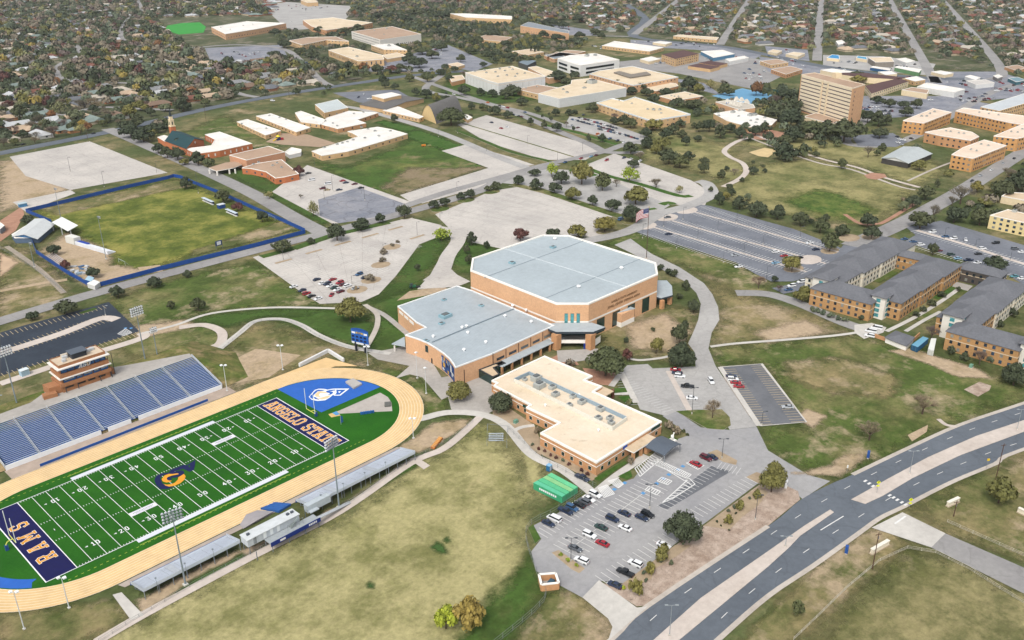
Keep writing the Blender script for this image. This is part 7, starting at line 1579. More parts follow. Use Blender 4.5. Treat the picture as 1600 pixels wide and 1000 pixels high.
carkind('pickup', [(-2.8,.9,.45,1.06,.86),(-2.7,.95,.38,1.1,.88),(-.7,.96,.36,1.1,.88),(1.2,.96,.36,1.1,.88),(2.4,.94,.36,1.02,.84),(2.75,.86,.42,.9,.76)], [(-.75,.76,1.72,1.78,.7),(-.4,.78,1.72,1.86,.72),(.75,.76,1.72,1.82,.7)], [(-.85,.86,1.05,1.1,.82),(-.75,.82,1.05,1.75,.74),(.75,.82,1.05,1.76,.74),(1.5,.86,1.05,1.1,.8)], (-1.75, 1.75), 5.6, bd)
CN = [0]
COLW = dict(navy='dark blue', lightblue='light blue', maroon='dark maroon', green='dark green')
def car(u, v, kind, col, du, dv, place, detail=True, group=None, z=.06, gone=None):
    A = P(u, v, .7+z); D = P(u+du, v+dv, .7+z)-A; yaw = math.atan2(D.y, D.x); CN[0] += 1
    if R.random() < .5 and detail is not None: yaw += PI
    look = f"{COLW.get(col, col)} {kind}"
    if detail:
        t = thing('parked_car', (A.x, A.y, z)); t.rotation_euler = (0, 0, yaw); K_ = KIND[kind]
        for key, nm_ in (('body', 'body'), ('cabin', 'roof'), ('glass', 'window_glass'), ('headlight', 'headlight'), ('headlight2', 'headlight'), ('tail', 'tail_light'), ('tail2', 'tail_light'), ('bed', 'cargo_bed')):
            if key in K_:
                o = bpy.data.objects.new(nm_, K_[key]); COL.objects.link(o); o.parent = t
                if key in ('body', 'cabin'): o.material_slots[0].link = 'OBJECT'; o.material_slots[0].material = PC[col]
        for x in K_['wheels']:
            for y in (-.82, .82):
                o = bpy.data.objects.new('wheel', K_['wheel']); COL.objects.link(o); o.parent = t; o.location = (x, y, .33)
    else:
        t = bpy.data.objects.new('parked_car', KIND[kind]['far']); COL.objects.link(t); t.location = (A.x, A.y, z); t.rotation_euler = (0, 0, yaw)
        t.material_slots[0].link = 'OBJECT'; t.material_slots[0].material = PC[col]
    auto(t, look, place, kind if kind != 'suv' else 'suv', group or 'cars '+place)
    return t
KC = dict(s='sedan', u='suv', v='van', p='pickup'); CC = dict(W='white', K='black', N='navy', B='blue', S='silver', G='grey', R='red', M='maroon', E='green', T='tan', L='teal', O='orange', C='lightblue', Y='yellow')
def cars(place, du, dv, data, detail=True, **k):
    for row in data.split(';'):
        f = row.split()
        if f: car(float(f[0]), float(f[1]), KC[f[2][0]], CC[f[2][1]], *( (float(f[3]), float(f[4])) if len(f) > 3 else (du, dv)), place, detail, **k)
cars('beside the green containers', 20, 9.5, '857 817 sN;866 810 vW;884 798 pN;894 793 uB;905 788 sK;913 783 uG;920 779 sW;930 772 uW')
cars('in the middle rows of the lower lot', 20, 8.6, '957 810 uN;975 801 sN;1012 803 uK;1003 808 sN;977 824 sW;939 823 sE;921 835 uW;941 848 sR;899 856 sG;909 875 uW')
cars('in the row nearest the boulevard planting', 20, 9, '1037 851 sW;993 880 uW;977 894 pK;961 913 sN')
cars('on the walk by the brick building', 20, 9.5, '910 746 pN')
cars('beside the striped bays of the lower lot', 20, 9.5, '1087 724 sR;1103 715 uM;1112 713 sN')
cars('in the small lot right of the brick building', 20, 1.4, '1056 577 sR;1058 582 sN;1062 587 uW;1074 603 pK;1081 621 sW')
cars('driving down the campus road', 10, 15, '1111 595 uW')
cars('in the narrow dark lot by the road', 20, .8, '1143 587 sN;1145 592 uW;1150 597 sR;1154 603 sR;1231 635 sS')
W_L = 'in the pale lot left of the arena'
cars(W_L, 15, -5, '459 447 sW;472 453 sN;479 458 uR;487 462 sK;497 466 sW;495 436 sN;504 442 sW;511 443 uN;516 446 sW;520 436 sR;531 441 uR;536 444 sM;543 446 uW;522 449 sE;527 452 sW;532 455 sM;518 460 sR 8 -9;561 428 uB;570 433 sN;555 450 sS', detail=False)
cars('beside the salmon hall lot', 15, -2, '530 296 sN;512 287 vW;504 294 uM;511 296 sT;487 281 vW;482 270 sK;535 282 sR;540 285 sN;554 287 sM;564 293 sK', detail=False)
cars('in the striped blue-grey lot', 15, -2, '1045 365 sN;1043 339 sG;1148 398 sS;1154 416 sW;1265 379 sW;1212 393 uW;1225 399 sR;1212 410 sC;1275 389 sN;1249 402 sK;1252 440 uW;1237 446 uW;1232 452 sB', detail=False)
cars('on the drive behind the arena', 15, -7, '970 342 vB', detail=False)
cars('in the lot behind dormitory wings', 15, -1.5, '1457 362 uW;1477 369 sB;1490 372 uW;1509 374 sW 3 9;1535 388 uW;1529 396 sK;1556 379 uK;1586 388 uG;1597 393 sW;1439 382 uW;1413 373 sB;1427 377 sB;1467 391 sM;1486 397 uE;1497 403 sC;1513 406 pN;1527 410 sW;1585 431 sL;1597 434 sW', detail=False)
cars('on the service drive before the dormitory', 15, 3, '1370 512 vW;1361 517 vW;1359 524 uW', detail=False)
cars('along the campus street on the right', 12, -7, '1532 274 sS;1519 282 sK;1549 265 sW;1567 254 sS;1585 247 sK', detail=False)
cars('in the small lot below the long halls', 10, 3, '1402 213 sK;1405 217 sW;1403 222 sW;1412 218 sW;1408 225 sS;1424 216 sK', detail=False)
PL = 'in the crowded lot before wide hall'
rc = random.Random(4)
for (a, b, n) in (((893,186),(960,204),15), ((903,183),(966,201),13), ((934,201),(985,213),11), ((962,207),(998,217),8)):
    for k in range(n):
        t = (k+.2+rc.random()*.4)/n
        car(a[0]+(b[0]-a[0])*t, a[1]+(b[1]-a[1])*t, rc.choice(('sedan', 'sedan', 'suv', 'suv', 'pickup')), rc.choice(('white', 'white', 'silver', 'black', 'navy', 'grey', 'blue', 'red', 'maroon')), 9, 3.5, PL, False)
cars(PL, 9, -3, '903 199 sM;893 196 sS;934 209 uO;953 216 sB;965 219 sN;975 222 sW;912 179 sN', detail=False)
cars('along the central campus road', 12, 3, '762 160 uO;793 168 uR;786 166 sW;781 165 sK;803 179 sN;807 180 sW;811 181 sE;815 182 sM;820 175 sB;768 191 sN;783 200 sR;792 198 sW;709 147 uW;697 145 sK;734 165 uY', detail=False)
cars('at the far side of median lot', 12, -5, '948 250 uR;883 253 sB;932 242 sM;924 244 sC;908 247 sR;975 246 sN;986 248 sW;1000 251 sW', detail=False)
cars('on the residential street corner left', 12, -3, '146 208 sK;426 157 vW 14 1;36 225 sK', detail=False)
LC = 'among the shops on the main street'
rc = random.Random(9); dc = MB(); DCM = [PC[c] for c in ('white', 'silver', 'black', 'navy', 'grey', 'red', 'maroon', 'blue')]+[cgl, rub]; NLC = 0
for (u0, v0, u1, v1, n) in ((1210,93,1270,103,9),(1300,96,1345,98,10),(1310,104,1420,120,16),(1365,104,1420,112,5),(1400,100,1440,108,10),(1480,125,1520,135,10),(1555,142,1600,138,14),(1550,128,1600,134,12),(1010,95,1040,99,10),(1100,88,1160,95,12),(1180,100,1240,96,12),(1160,108,1200,125,12),(1060,62,1120,72,12),(1010,90,1040,100,8),(1410,164,1440,158,8),(1300,165,1380,172,20),(1380,178,1430,172,14),(865,42,890,46,9),(660,72,690,86,20),(470,94,510,101,12),(1500,152,1560,160,10),(925,70,950,76,8),(1200,72,1260,98,8),(340,80,430,88,16),(450,30,540,38,20),(420,8,540,16,24),(1330,120,1440,128,14),(1450,142,1540,156,14),(990,64,1090,70,10),(560,146,620,156,6)):
    for k in range(n):
        u, v = u0+(u1-u0)*rc.random(), v0+(v1-v0)*(k+.5)/n+rc.uniform(-1, 1); kd = rc.choice(('sedan', 'suv', 'pickup', 'sedan')); ci = rc.choice((0, 0, 0, 1, 1, 2, 3, 4, 5, 6, 7)); du, dv = rc.choice((9, 3)), rc.uniform(-3, 3)
        NLC += 1
        if v > 92 and NLC % 2 == 0 and CN[0] < 290: car(u, v, kd, ('white', 'silver', 'black', 'navy', 'grey', 'red', 'maroon', 'blue')[ci], du, dv, LC, False)
        else:
            A = P(u, v, .7); D = P(u+du, v+dv, .7)-A; y_ = math.atan2(D.y, D.x); ca, sa = math.cos(y_), math.sin(y_); me = KIND[kd]['far']
            o = len(dc.v); dc.v += [(A.x+c.co.x*ca-c.co.y*sa, A.y+c.co.x*sa+c.co.y*ca, c.co.z+.06) for c in me.vertices]
            for p in me.polygons: dc.f.append(tuple(i+o for i in p.vertices)); dc.mi.append((ci, 8, 9)[p.material_index])
o = dc.build('distant_cars', DCM); o['kind'] = 'stuff'; tag(o, 'tiny far cars parked between the shops and halls near the top', 'cars')
# ================================================================ neighbourhoods
rt = random.Random(21)
def inpoly(x, y, pts):
    c = False; j = len(pts)-1
    for i in range(len(pts)):
        if (pts[i][1] > y) != (pts[j][1] > y) and x < (pts[j][0]-pts[i][0])*(y-pts[i][1])/(pts[j][1]-pts[i][1])+pts[i][0]: c = not c
        j = i
    return c
NBL = [(-60,232),(0,233),(60,225),(185,198),(300,172),(400,146),(470,136),(560,126),(500,108),(440,96),(330,100),(265,60),(240,30),(330,25),(420,25),(445,-2),(445,-14),(-80,-14)]
NBR = [(870,-14),(1690,-14),(1690,106),(1600,104),(1455,92),(1370,80),(1280,82),(1210,72),(1130,64),(1000,52),(930,48),(900,30),(820,38),(780,10)]
MID = [(445,-14),(870,-14),(900,30),(815,38),(700,18),(560,28),(480,24),(440,5)]
FAR_ROADS = [o for o in bpy.data.objects if o.name.startswith('road')]
RPX = []
for o in FAR_ROADS:
    vv = o.data.vertices
    for i in range(0, len(vv)-1, 2): RPX.append(((vv[i].co+vv[i+1].co)/2, (vv[i].co-vv[i+1].co).length/2))
seg = {}
for o in FAR_ROADS:
    vv = o.data.vertices
    for i in range(0, len(vv)-3, 2):
        a = (vv[i].co+vv[i+1].co)/2; b = (vv[i+2].co+vv[i+3].co)/2; w_ = (vv[i].co-vv[i+1].co).length/2
        if (b-a).length > 400 or w_ > 14: continue
        k = max(1, int((b-a).length/6))
        for j in range(k+1):
            p = a.lerp(b, j/k); seg.setdefault((int(p.x//20), int(p.y//20)), []).append((p.x, p.y, w_))
def nearroad(x, y, m_):
    gx, gy = int(x//20), int(y//20)
    for i in (-1, 0, 1):
        for j in (-1, 0, 1):
            for (px, py, w_) in seg.get((gx+i, gy+j), ()):
                if (px-x)**2+(py-y)**2 < (w_+m_)**2: return True
    return False
occ = {}
def freep(x, y, r):
    gx, gy = int(x//30), int(y//30)
    for i in (-1, 0, 1):
        for j in (-1, 0, 1):
            for (px, py, pr) in occ.get((gx+i, gy+j), ()):
                if (px-x)**2+(py-y)**2 < (pr+r)**2: return False
    return True
def take(x, y, r): occ.setdefault((int(x//30), int(y//30)), []).append((x, y, r))
for nme, (pts, z0, h) in BINFO.items():
    c = sum(pts, V3((0, 0, 0)))/len(pts); r = max((p-c).length for p in pts); n_ = max(1, int(r/8))
    for i in range(len(pts)):
        for k in range(4):
            for s in (.25, .6, .95): p = c.lerp(pts[i].lerp(pts[(i+1) % len(pts)], k/4), s); take(p.x, p.y, max(5, r*.22))
# houses in loose rows
roofs = [('grey', M('8f9092', .12, .6)), ('brown', M('86705f', .14, .6)), ('tan', M('c2ab92', .12, .6)), ('pale tan', M('bdb4a6', .08, .6)), ('dark grey', M('6f7278', .12, .6)), ('reddish brown', M('7d5244', .14, .6)), ('pale grey', M('c0c2c4', .1, .6)), ('green-grey', M('7f8d88', .1, .6))]
hw = [M('d8c8ae', .06), M('b8835c', .1), M('dad8d2', .05), M('a57456', .1), M('c8b89c', .06)]
HV = []
def house_mesh(kind, L_, W_, lwing):
    w = MB(); r = MB()
    def part(x0, y0, x1, y1, hip_):
        q = [V3((x0, y0, 0)), V3((x1, y0, 0)), V3((x1, y1, 0)), V3((x0, y1, 0))]; w.prism(q, 0, 2.9, top=False, mi=0)
        o = .7; a, b, c, d = V3((x0-o, y0-o, 2.85)), V3((x1+o, y0-o, 2.85)), V3((x1+o, y1+o, 2.85)), V3((x0-o, y1+o, 2.85)); lx, ly = x1-x0, y1-y0; rise = min(lx, ly)*.27
        if lx >= ly: k = ly/2 if hip_ else 0; e0, e1 = V3((x0-o+k, (y0+y1)/2, 2.85+rise)), V3((x1+o-k, (y0+y1)/2, 2.85+rise)); f = [(0, 1, 5, 4), (1, 2, 5), (2, 3, 4, 5), (3, 0, 4)]
        else: k = lx/2 if hip_ else 0; e0, e1 = V3(((x0+x1)/2, y0-o+k, 2.85+rise)), V3(((x0+x1)/2, y1+o-k, 2.85+rise)); f = [(0, 1, 4), (1, 2, 5, 4), (2, 3, 5), (3, 0, 4, 5)]
        r.add([a, b, c, d, e0, e1], f)
    part(-L_/2, -W_/2, L_/2, W_/2, kind == 'hip')
    if lwing: part(L_/2-W_*.9, -W_/2-W_*.7, L_/2, 0, kind == 'hip')
    r.box((-L_*.2, .5, 3.4), (.8, .8, 2.0), mi=1); D = MB()
    for x in (-.36, -.1, .3): D.box((x*L_, -W_/2-.04, .9), (1.7, .1, 1.3))
    D.box((.08*L_, -W_/2-.04, 0), (1.1, .1, 2.1)); D.box((-L_/2-.04, 0, .9), (.1, 1.8, 1.3))
    return w.mesh('wall', hw[0]), r.mesh('roof', [roofs[0][1], hw[1]]), D
for kind, L_, W_, lw in (('hip', 22, 12, True), ('gable', 20, 11, False), ('hip', 25, 12, False), ('gable', 23, 11.5, True), ('hip', 18, 11, True)):
    a, b, D = house_mesh(kind, L_, W_, lw); wn = []
    for x in (-.36, -.1, .3): m2 = MB(); m2.box((x*L_, -W_/2-.04, .9), (1.7, .1, 1.3)); wn.append(('window', m2.mesh('window', gl)))
    m2 = MB(); m2.box((.08*L_, -W_/2-.04, 0), (1.1, .1, 2.1)); wn.append(('door', m2.mesh('door', M('5a3a2c', .1)))); m2 = MB(); m2.box((-L_/2-.04, 0, .9), (.1, 1.8, 1.3)); wn.append(('window', m2.mesh('window', gl)))
    HV.append((a, b, kind, wn))
far_mb = MB(); NH = [0]; cand = []
def world_cells(poly, step, jit):
    W_ = [P(u, v) for u, v in poly]; xs = [p.x for p in W_]; ys = [p.y for p in W_]; pl = [(p.x, p.y) for p in W_]
    y = min(ys)
    while y < max(ys):
        x = min(xs)
        while x < max(xs):
            X, Y = x+rt.uniform(-jit, jit), y+rt.uniform(-jit, jit)
            if inpoly(X, Y, pl): yield X, Y
            x += step
        y += step
for side, poly, st_ in (('left', NBL, 31), ('right', NBR, 33)):
    for X, Y in world_cells(poly, st_, 6):
        if not nearroad(X, Y, 12) and freep(X, Y, 11) and rt.random() < .8: cand.append((PJ((X, Y, 0))[2], X, Y, side)); take(X, Y, 10)
cand.sort()
for k, (d_, X, Y, side) in enumerate(cand):
    hv = rt.choice(HV); col, rm = rt.choice(roofs); yaw = rt.choice((0, 0, PI/2, PI, -PI/2))+(0 if side == 'left' else -.55)+rt.uniform(-.06, .06); wm_ = rt.choice(hw)
    u, v, _ = PJ((X, Y, 3))
    if k < 290 and -10 < u < 1610 and v > -4:
        t = thing('house', (X, Y, 0)); t.rotation_euler = (0, 0, yaw); a = bpy.data.objects.new('wall', hv[0]); b = bpy.data.objects.new('roof', hv[1])
        for o, mt in ((a, wm_), (b, rm)): COL.objects.link(o); o.parent = t; o.material_slots[0].link = 'OBJECT'; o.material_slots[0].material = mt
        if d_ < 1050:
            for n_, me in hv[3]: o = bpy.data.objects.new(n_, me); COL.objects.link(o); o.parent = t
        nb = 'front' if d_ < 900 else ('middle' if d_ < 1150 else 'back')
        tag(t, f"{col} {hv[2]}-roofed house among trees in the {nb} rows of the {'upper left' if side == 'left' else 'upper right'} neighbourhood", 'house', f'{col} {hv[2]}-roofed houses, {nb} rows, {side} neighbourhood')
    else:
        ca, sa = math.cos(yaw), math.sin(yaw)
        for me, mi in ((hv[0], hw.index(wm_)), (hv[1], 5+[r_[0] for r_ in roofs].index(col))):
            far_mb.add([(X+c.co.x*ca-c.co.y*sa, Y+c.co.x*sa+c.co.y*ca, c.co.z) for c in me.vertices], [tuple(p.vertices) for p in me.polygons], mi)
o = far_mb.build('distant_houses', hw+[r_[1] for r_ in roofs]); o['kind'] = 'stuff'; tag(o, 'distant low house roofs scattered among the far trees near the top edge', 'houses')
# tree cover: the nearest as trees of their own, the rest one canopy
kinds = ['dark']*14+['oak']*6+['sage']*8+['grey']*12+['purple']*3+['olive']*4+['pale']*2+['rust', 'red', 'gold']
def inlot(x, y):
    return any(bb[0]-2 < x < bb[1]+2 and bb[2]-2 < y < bb[3]+2 and inpoly(x, y, q) for q, bb in LB)
LB = [(q, (min(p[0] for p in q), max(p[0] for p in q), min(p[1] for p in q), max(p[1] for p in q))) for q in LOTS]
CAMPUS = [([(560,18),(700,10),(830,14),(860,40),(850,64),(760,80),(690,72),(640,58),(560,48)], .75), ([(430,48),(560,50),(640,60),(720,80),(760,100),(700,118),(640,124),(540,118),(480,100),(430,92)], .5), ([(700,78),(860,66),(930,62),(900,84),(820,100),(740,108)], .55),
 ([(860,110),(930,128),(980,140),(1060,126),(1130,140),(1240,140),(1250,185),(1220,200),(1100,190),(1000,150),(900,130)], .42), ([(1170,140),(1250,150),(1255,200),(1310,200),(1330,225),(1230,255),(1150,215),(1090,205),(1100,185),(1180,200)], .45), ([(1480,275),(1540,268),(1640,240),(1640,330),(1560,345),(1490,350)], .4), ([(1540,92),(1640,100),(1640,140),(1560,130)], .5), ([(1340,120),(1440,150),(1380,176),(1340,160)], .25), ([(225,195),(262,190),(262,215),(300,238),(330,262),(290,262),(240,240)], .45), ([(400,150),(470,138),(560,130),(560,140),(470,158)], .2)]
tc = []
for side, poly, st_, keep in [('left', NBL, 13.5, .8), ('right', NBR, 14, .66), ('middle', MID, 12, .85)]+[('campus', q, 11.5, k*1.25) for q, k in CAMPUS]:
    for X, Y in world_cells(poly, st_, 5):
        if rt.random() < keep and not nearroad(X, Y, 2.0) and not inlot(X, Y):
            r = rt.uniform(3.4, 6.8)+(2.4 if rt.random() < .3 else 0)*(side != 'right') if side != 'campus' else rt.uniform(3, 5.6)
            if freep(X, Y, {'left': -2.6, 'right': -1.4}.get(side, 2.5)): tc.append((PJ((X, Y, 0))[2], X, Y, r, side))
tc.sort(); LIM = 90; nn_ = 0; VV = []; FF = []; MI = []; ofs = 0
def lowcrown(seed):
    rr = random.Random(seed); vs = []; fs = []
    for i in range(58):
        u = rr.uniform(-.35, 1); t = rr.uniform(0, 6.28); s = math.sqrt(1-u*u); k = rr.uniform(.55, 1.05); c = V3((k*s*math.cos(t), k*s*math.sin(t), .62+.5*k*u)); n_ = V3((s*math.cos(t)+rr.uniform(-.6, .6), s*math.sin(t)+rr.uniform(-.6, .6), u+rr.uniform(-.2, .8))).normalized(); e = n_.orthogonal().normalized(); e.rotate(Matrix.Rotation(rr.uniform(0, 6.28), 3, n_)); f = n_.cross(e); q = rr.uniform(.16, .34); b = len(vs); vs += [c-e*q, c-f*q*.75, c+e*q, c+f*q*.8]; fs.append((b, b+1, b+2, b+3))
    return np.array([tuple(v) for v in vs]), np.array(fs)
LOW = [lowcrown(k) for k in range(8)]; mk = ['dark', 'oak', 'sage', 'grey', 'olive', 'pale', 'rust', 'red', 'purple', 'gold']
for (d_, X, Y, r, side) in tc:
    kd = rt.choice(kinds) if side != 'campus' else rt.choice(('dark', 'dark', 'dark', 'oak', 'sage', 'olive', 'grey')); u, v, _ = PJ((X, Y, 3)); H_ = r*rt.uniform(1.3, 1.9)
    if nn_ < LIM and side in ('left', 'right') and 5 < u < 1595 and v > 0:
        nn_ += 1; t = tree(0, 0, 20, 0, kd, '', world=(X, Y), hm=H_, wm=2*r, lab=False); tag(t, f'{LOOK[kd]} between houses along the near edge of the {side} neighbourhood', 'tree', f'{LOOK[kd]}s at the near edge of the {side} neighbourhood')
    elif -120 < u < 1720:
        vs, fs = LOW[rt.randrange(8)]; a = rt.uniform(0, 6.28); ca, sa = math.cos(a), math.sin(a); x_ = vs[:, 0]*r; y_ = vs[:, 1]*r
        VV.append(np.stack([X+x_*ca-y_*sa, Y+x_*sa+y_*ca, vs[:, 2]*H_*.85], 1)); FF.append(fs+ofs); ofs += len(vs); MI.append(np.full(len(fs), mk.index(kd)))
V_ = np.concatenate(VV).astype(np.float32); F2 = np.concatenate(FF).astype(np.int32); M2 = np.concatenate(MI).astype(np.int32)
me = bpy.data.meshes.new('distant_trees'); me.vertices.add(len(V_)); me.vertices.foreach_set('co', V_.ravel()); me.loops.add(F2.size); me.loops.foreach_set('vertex_index', F2.ravel()); me.polygons.add(len(F2)); me.polygons.foreach_set('loop_start', np.arange(0, F2.size, 4, dtype=np.int32)); me.polygons.foreach_set('material_index', M2)
for k in mk: me.materials.append(lf[k])
me.update(calc_edges=True); o = bpy.data.objects.new('distant_trees', me); COL.objects.link(o); o['kind'] = 'stuff'; tag(o, 'continuous far tree canopy over the neighbourhoods along the top of the photo', 'trees')
print('TOWN', NH, len(cand), len(tc), len(F2), 'campus trees', NCAMP, 'cars', CN)
# ================================================================ lamps, fence, signs, flag
def lamp(u, v, vt, place, heads=1, mt=None, dark=True, du=1.0):
    b = P(u, v, .06); h = max(3.5, HGT(b, vt)); t = thing('street_lamp', b); m_ = M('4a4f55', .08, 1, .5) if dark else M('9aa2a6', .06, 1, .4)
    MB().tube(b, b+V3((0, 0, h)), .11, .07, 7).build('pole', m_, t); f = MB(); f.tube(b, b+V3((0, 0, .7)), .3, .3, 8); f.build('footing', M('c9c4ba', .1), t)
    top = b+V3((0, 0, h))
    for s in ((1,) if heads == 1 else (1, -1)):
        d = RT*s*du; d.z = 0
        MB().beam(top, top+d*1.3+V3((0, 0, .15)), .1, .1).build('arm', m_, t); q = top+d*1.4+V3((0, 0, .05)); l = MB(); l.box((q.x, q.y, q.z), (.9, .5, .18), YAW-PI/2, mi=0); l.box((q.x, q.y, q.z-.03), (.6, .36, .03), YAW-PI/2, mi=1); l.build('lamp_head', [m_, lamp_w], t)
    auto(t, ('dark' if dark else 'pale')+(' double-headed' if heads == 2 else '')+' lamp post', place, 'lamp post', 'lamp posts '+place)
def lamps(place, data, **k):
    for row in data.split(';'):
        f = [float(x) for x in row.split()]; lamp(f[0], f[1], f[2], place, **k)
lamps('in the lower parking lot', '892 877 841;1015 794 757;1128 716 686;1081 647 606', heads=2)
lamps('beside the narrow dark lot or boulevard', '1190 664 643;1180 812 774')
lamps('in the boulevard median', '1046 994 946;1227 854 838;1421 741 705;1589 671 640', heads=2, dark=False)
lamps('in the pale lot left of the arena', '443 407 386;534 379 358;652 368 347;599 390 383;550 443 431;688 353 333')
lamps('around the salmon hall lot', '520 298 274;570 313 290;507 312 297;492 263 246;714 296 284')
lamps('in the bare pale lot at upper left', '110 268 246;163 292 268;245 270 252;310 302 268')
lamps('in the striped blue-grey lot', '1067 343 324;1037 354 336;1004 372 350;1057 388 369;1090 375 356;1130 410 392;1162 397 378;1121 362 343;1151 348 330;1192 382 364;1197 440 416;1250 372 354')
lamps('in the lot behind dormitory wings', '1475 375 356;1524 386 374;1578 408 392')
lamps('across the median campus car parks', '910 236 222;871 252 238;824 226 212;715 208 190;685 214 199;760 238 226;1001 213 203')
lamps('beside the stadium or its dark lot', '3 644 618;165 493 478', dark=False)
# soccer ground fence of blue panels
bl = M('1f4f9c', .12, .5, .6)
def panelfence(px, label, h=2.6):
    pts = PP(px); t = thing('blue_fence', pts[0], label, 'fence', 'blue fence runs round the soccer ground')
    for a, b in zip(pts[:-1], pts[1:]):
        MB().wallstrip([a, b], .12, .1, h).build('panel', bl, t); L_ = (b-a).length; k = max(1, int(L_/6))
        if k < 45:
            me = MB().tube((0, 0, 0), (0, 0, h+.15), .09, n=4).mesh('post', M('3a63a6', .08))
            for i in range(k): p = a.lerp(b, i/k); o = bpy.data.objects.new('post', me); COL.objects.link(o); o.parent = t; o.location = (p.x-pts[0].x, p.y-pts[0].y, 0)
panelfence([(41,332),(200,294),(262,280),(272,277)], 'blue fence along the bare pale lot')
panelfence([(272,277),(283,279),(304,288),(345,304),(400,329),(440,346),(477,363)], 'blue fence along the street to the salmon hall')
panelfence([(477,365),(400,386),(250,423),(145,451)], 'blue fence along the road above the stadium')
panelfence([(145,451),(100,425),(57,396),(51,379)], 'blue fence along the dirt strip by the clubhouse')
panelfence([(41,332),(60,340),(81,349)], 'short blue fence between clubhouse roof and lot corner')
sb_ = thing('gate_hut', P(36,322), 'small blue entrance gate at the fence corner by the pale lot', 'gate'); p = P(36,323); MB().box(p, (5, 3, 2.4)).build('wall', M('4f86b0', .08), sb_); MB().box(p+V3((0, 0, 2.4)), (5.6, 3.6, .3)).build('roof', M('b8ccd4', .06), sb_)
for (u, v, lb) in ((327,316,'left white team shelter on the soccer touchline'), (364,334,'right white team shelter on the soccer touchline')):
    p = P(u, v); t = thing('team_shelter', p, lb, 'shelter', 'soccer team shelters'); a = P(u-8, v-3); b = P(u+8, v+4); MB().wallstrip([a, b], .2, .1, 2.2).build('back_wall', M('2b3c58', .1), t); d = (b-a).normalized(); nn = V3((d.y, -d.x, 0)); MB().prism([a-nn*.3, b-nn*.3, b+nn*2, a+nn*2], 2.2, 2.35, bottom=True).build('roof', M('c8d4e0', .05), t); MB().prism([a+nn*.3, b+nn*.3, b+nn*1.4, a+nn*1.4], .05, .5).build('bench', M('e4e4e2', .05), t)
p = P(346,325); t = thing('ticket_booth', p, 'small blue booth with white roof between the team shelters', 'booth'); MB().box(p, (4.4, 3.4, 2.6)).build('wall', M('1f4a8c', .08), t); MB().box(p+V3((0, 0, 2.6)), (4.8, 3.8, .25)).build('roof', M('d4dce2', .05), t)
p = P(343,389); t = thing('soccer_scoreboard', p, 'white and navy soccer scoreboard by the blue fence', 'scoreboard'); a, b = P(338,391), P(348,388)
for q in (a, b): MB().tube(q, q+V3((0, 0, 3)), .15).build('post', M('5c6670'), t)
MB().wallstrip([a, b], .3, 2.4, 5.4).build('board', M('24406e', .08), t); nn = V3((-(a-b).normalized().y*-1, 0, 0)); d = (b-a).normalized(); nn = V3((d.y, -d.x, 0)); MB().prism([a.lerp(b, .2)+nn*.2, a.lerp(b, .8)+nn*.2, a.lerp(b, .8)+nn*.3, a.lerp(b, .2)+nn*.3], 2.9, 5.0, bottom=True).build('panel', M('dfe3e8', .05), t)
def smallmast(u, v, vt, lb): 
    t = mast(u, v, vt, lb, 2, 3, (1, .2), 0, .6, 'soccer ground floodlight masts')
smallmast(166, 405, 337, 'slim floodlight mast by the soccer stand, right one'); smallmast(95, 340, 293, 'slim floodlight mast behind the square white canopy'); smallmast(54, 417, 378, 'slim floodlight mast on the dirt strip'); smallmast(277, 420-59, 340, 'slim floodlight mast near the blue fence corner') if 0 else None
# US flag on its pole behind the arena
b = P(1010, 404); h = HGT(b, 324); t = thing('flagpole', b, 'tall dark flagpole behind the arena', 'flagpole'); MB().tube(b, b+V3((0, 0, h)), .22, .12, 8).build('pole', M('5a463e', .08), t); MB().ball(tuple(b+V3((0, 0, h+.2))), .3).build('finial', M('c8a850', .05), t); MB().tube(b, b+V3((0, 0, .5)), 1.2, 1.0, 12).build('footing', c_walk, t)
fl = MB(); fd = (-RT); fd.z = 0; fd.normalize(); nx, ny = 16, 13; top = b+V3((0, 0, h-.4)); FW_, FH_ = 8.6, 5.2
def fp(i, j): x = i/nx; y = j/ny; w_ = math.sin(x*7)*.35*x; return top+fd*(FW_*x*.82)+V3((-fd.y, fd.x, 0))*w_-V3((0, 0, FH_*y+x*x*3.2+.15*math.sin(x*6)))
for i in range(nx):
    for j in range(ny): fl.add([fp(i, j), fp(i+1, j), fp(i+1, j+1), fp(i, j+1)], [(0, 1, 2, 3)], 2 if (i < 7 and j < 7) else (j % 2))
for i in range(5):
    for j in range(4):
        c = fp(.8+i*1.3, .9+j*1.6)
        for s in (-1, 1): q = c+V3((-fd.y, fd.x, 0))*.05*s; fl.add([q+fd*.13, q+V3((0, 0, .13)), q-fd*.13, q-V3((0, 0, .13))], [(0, 1, 2, 3)], 1)
f = fl.build('flag', [M('a82a3c', .06), M('e6e4e4', .04), M('25346e', .06)]); tag(f, 'striped flag with stars flying from the tall pole behind arena', 'flag')
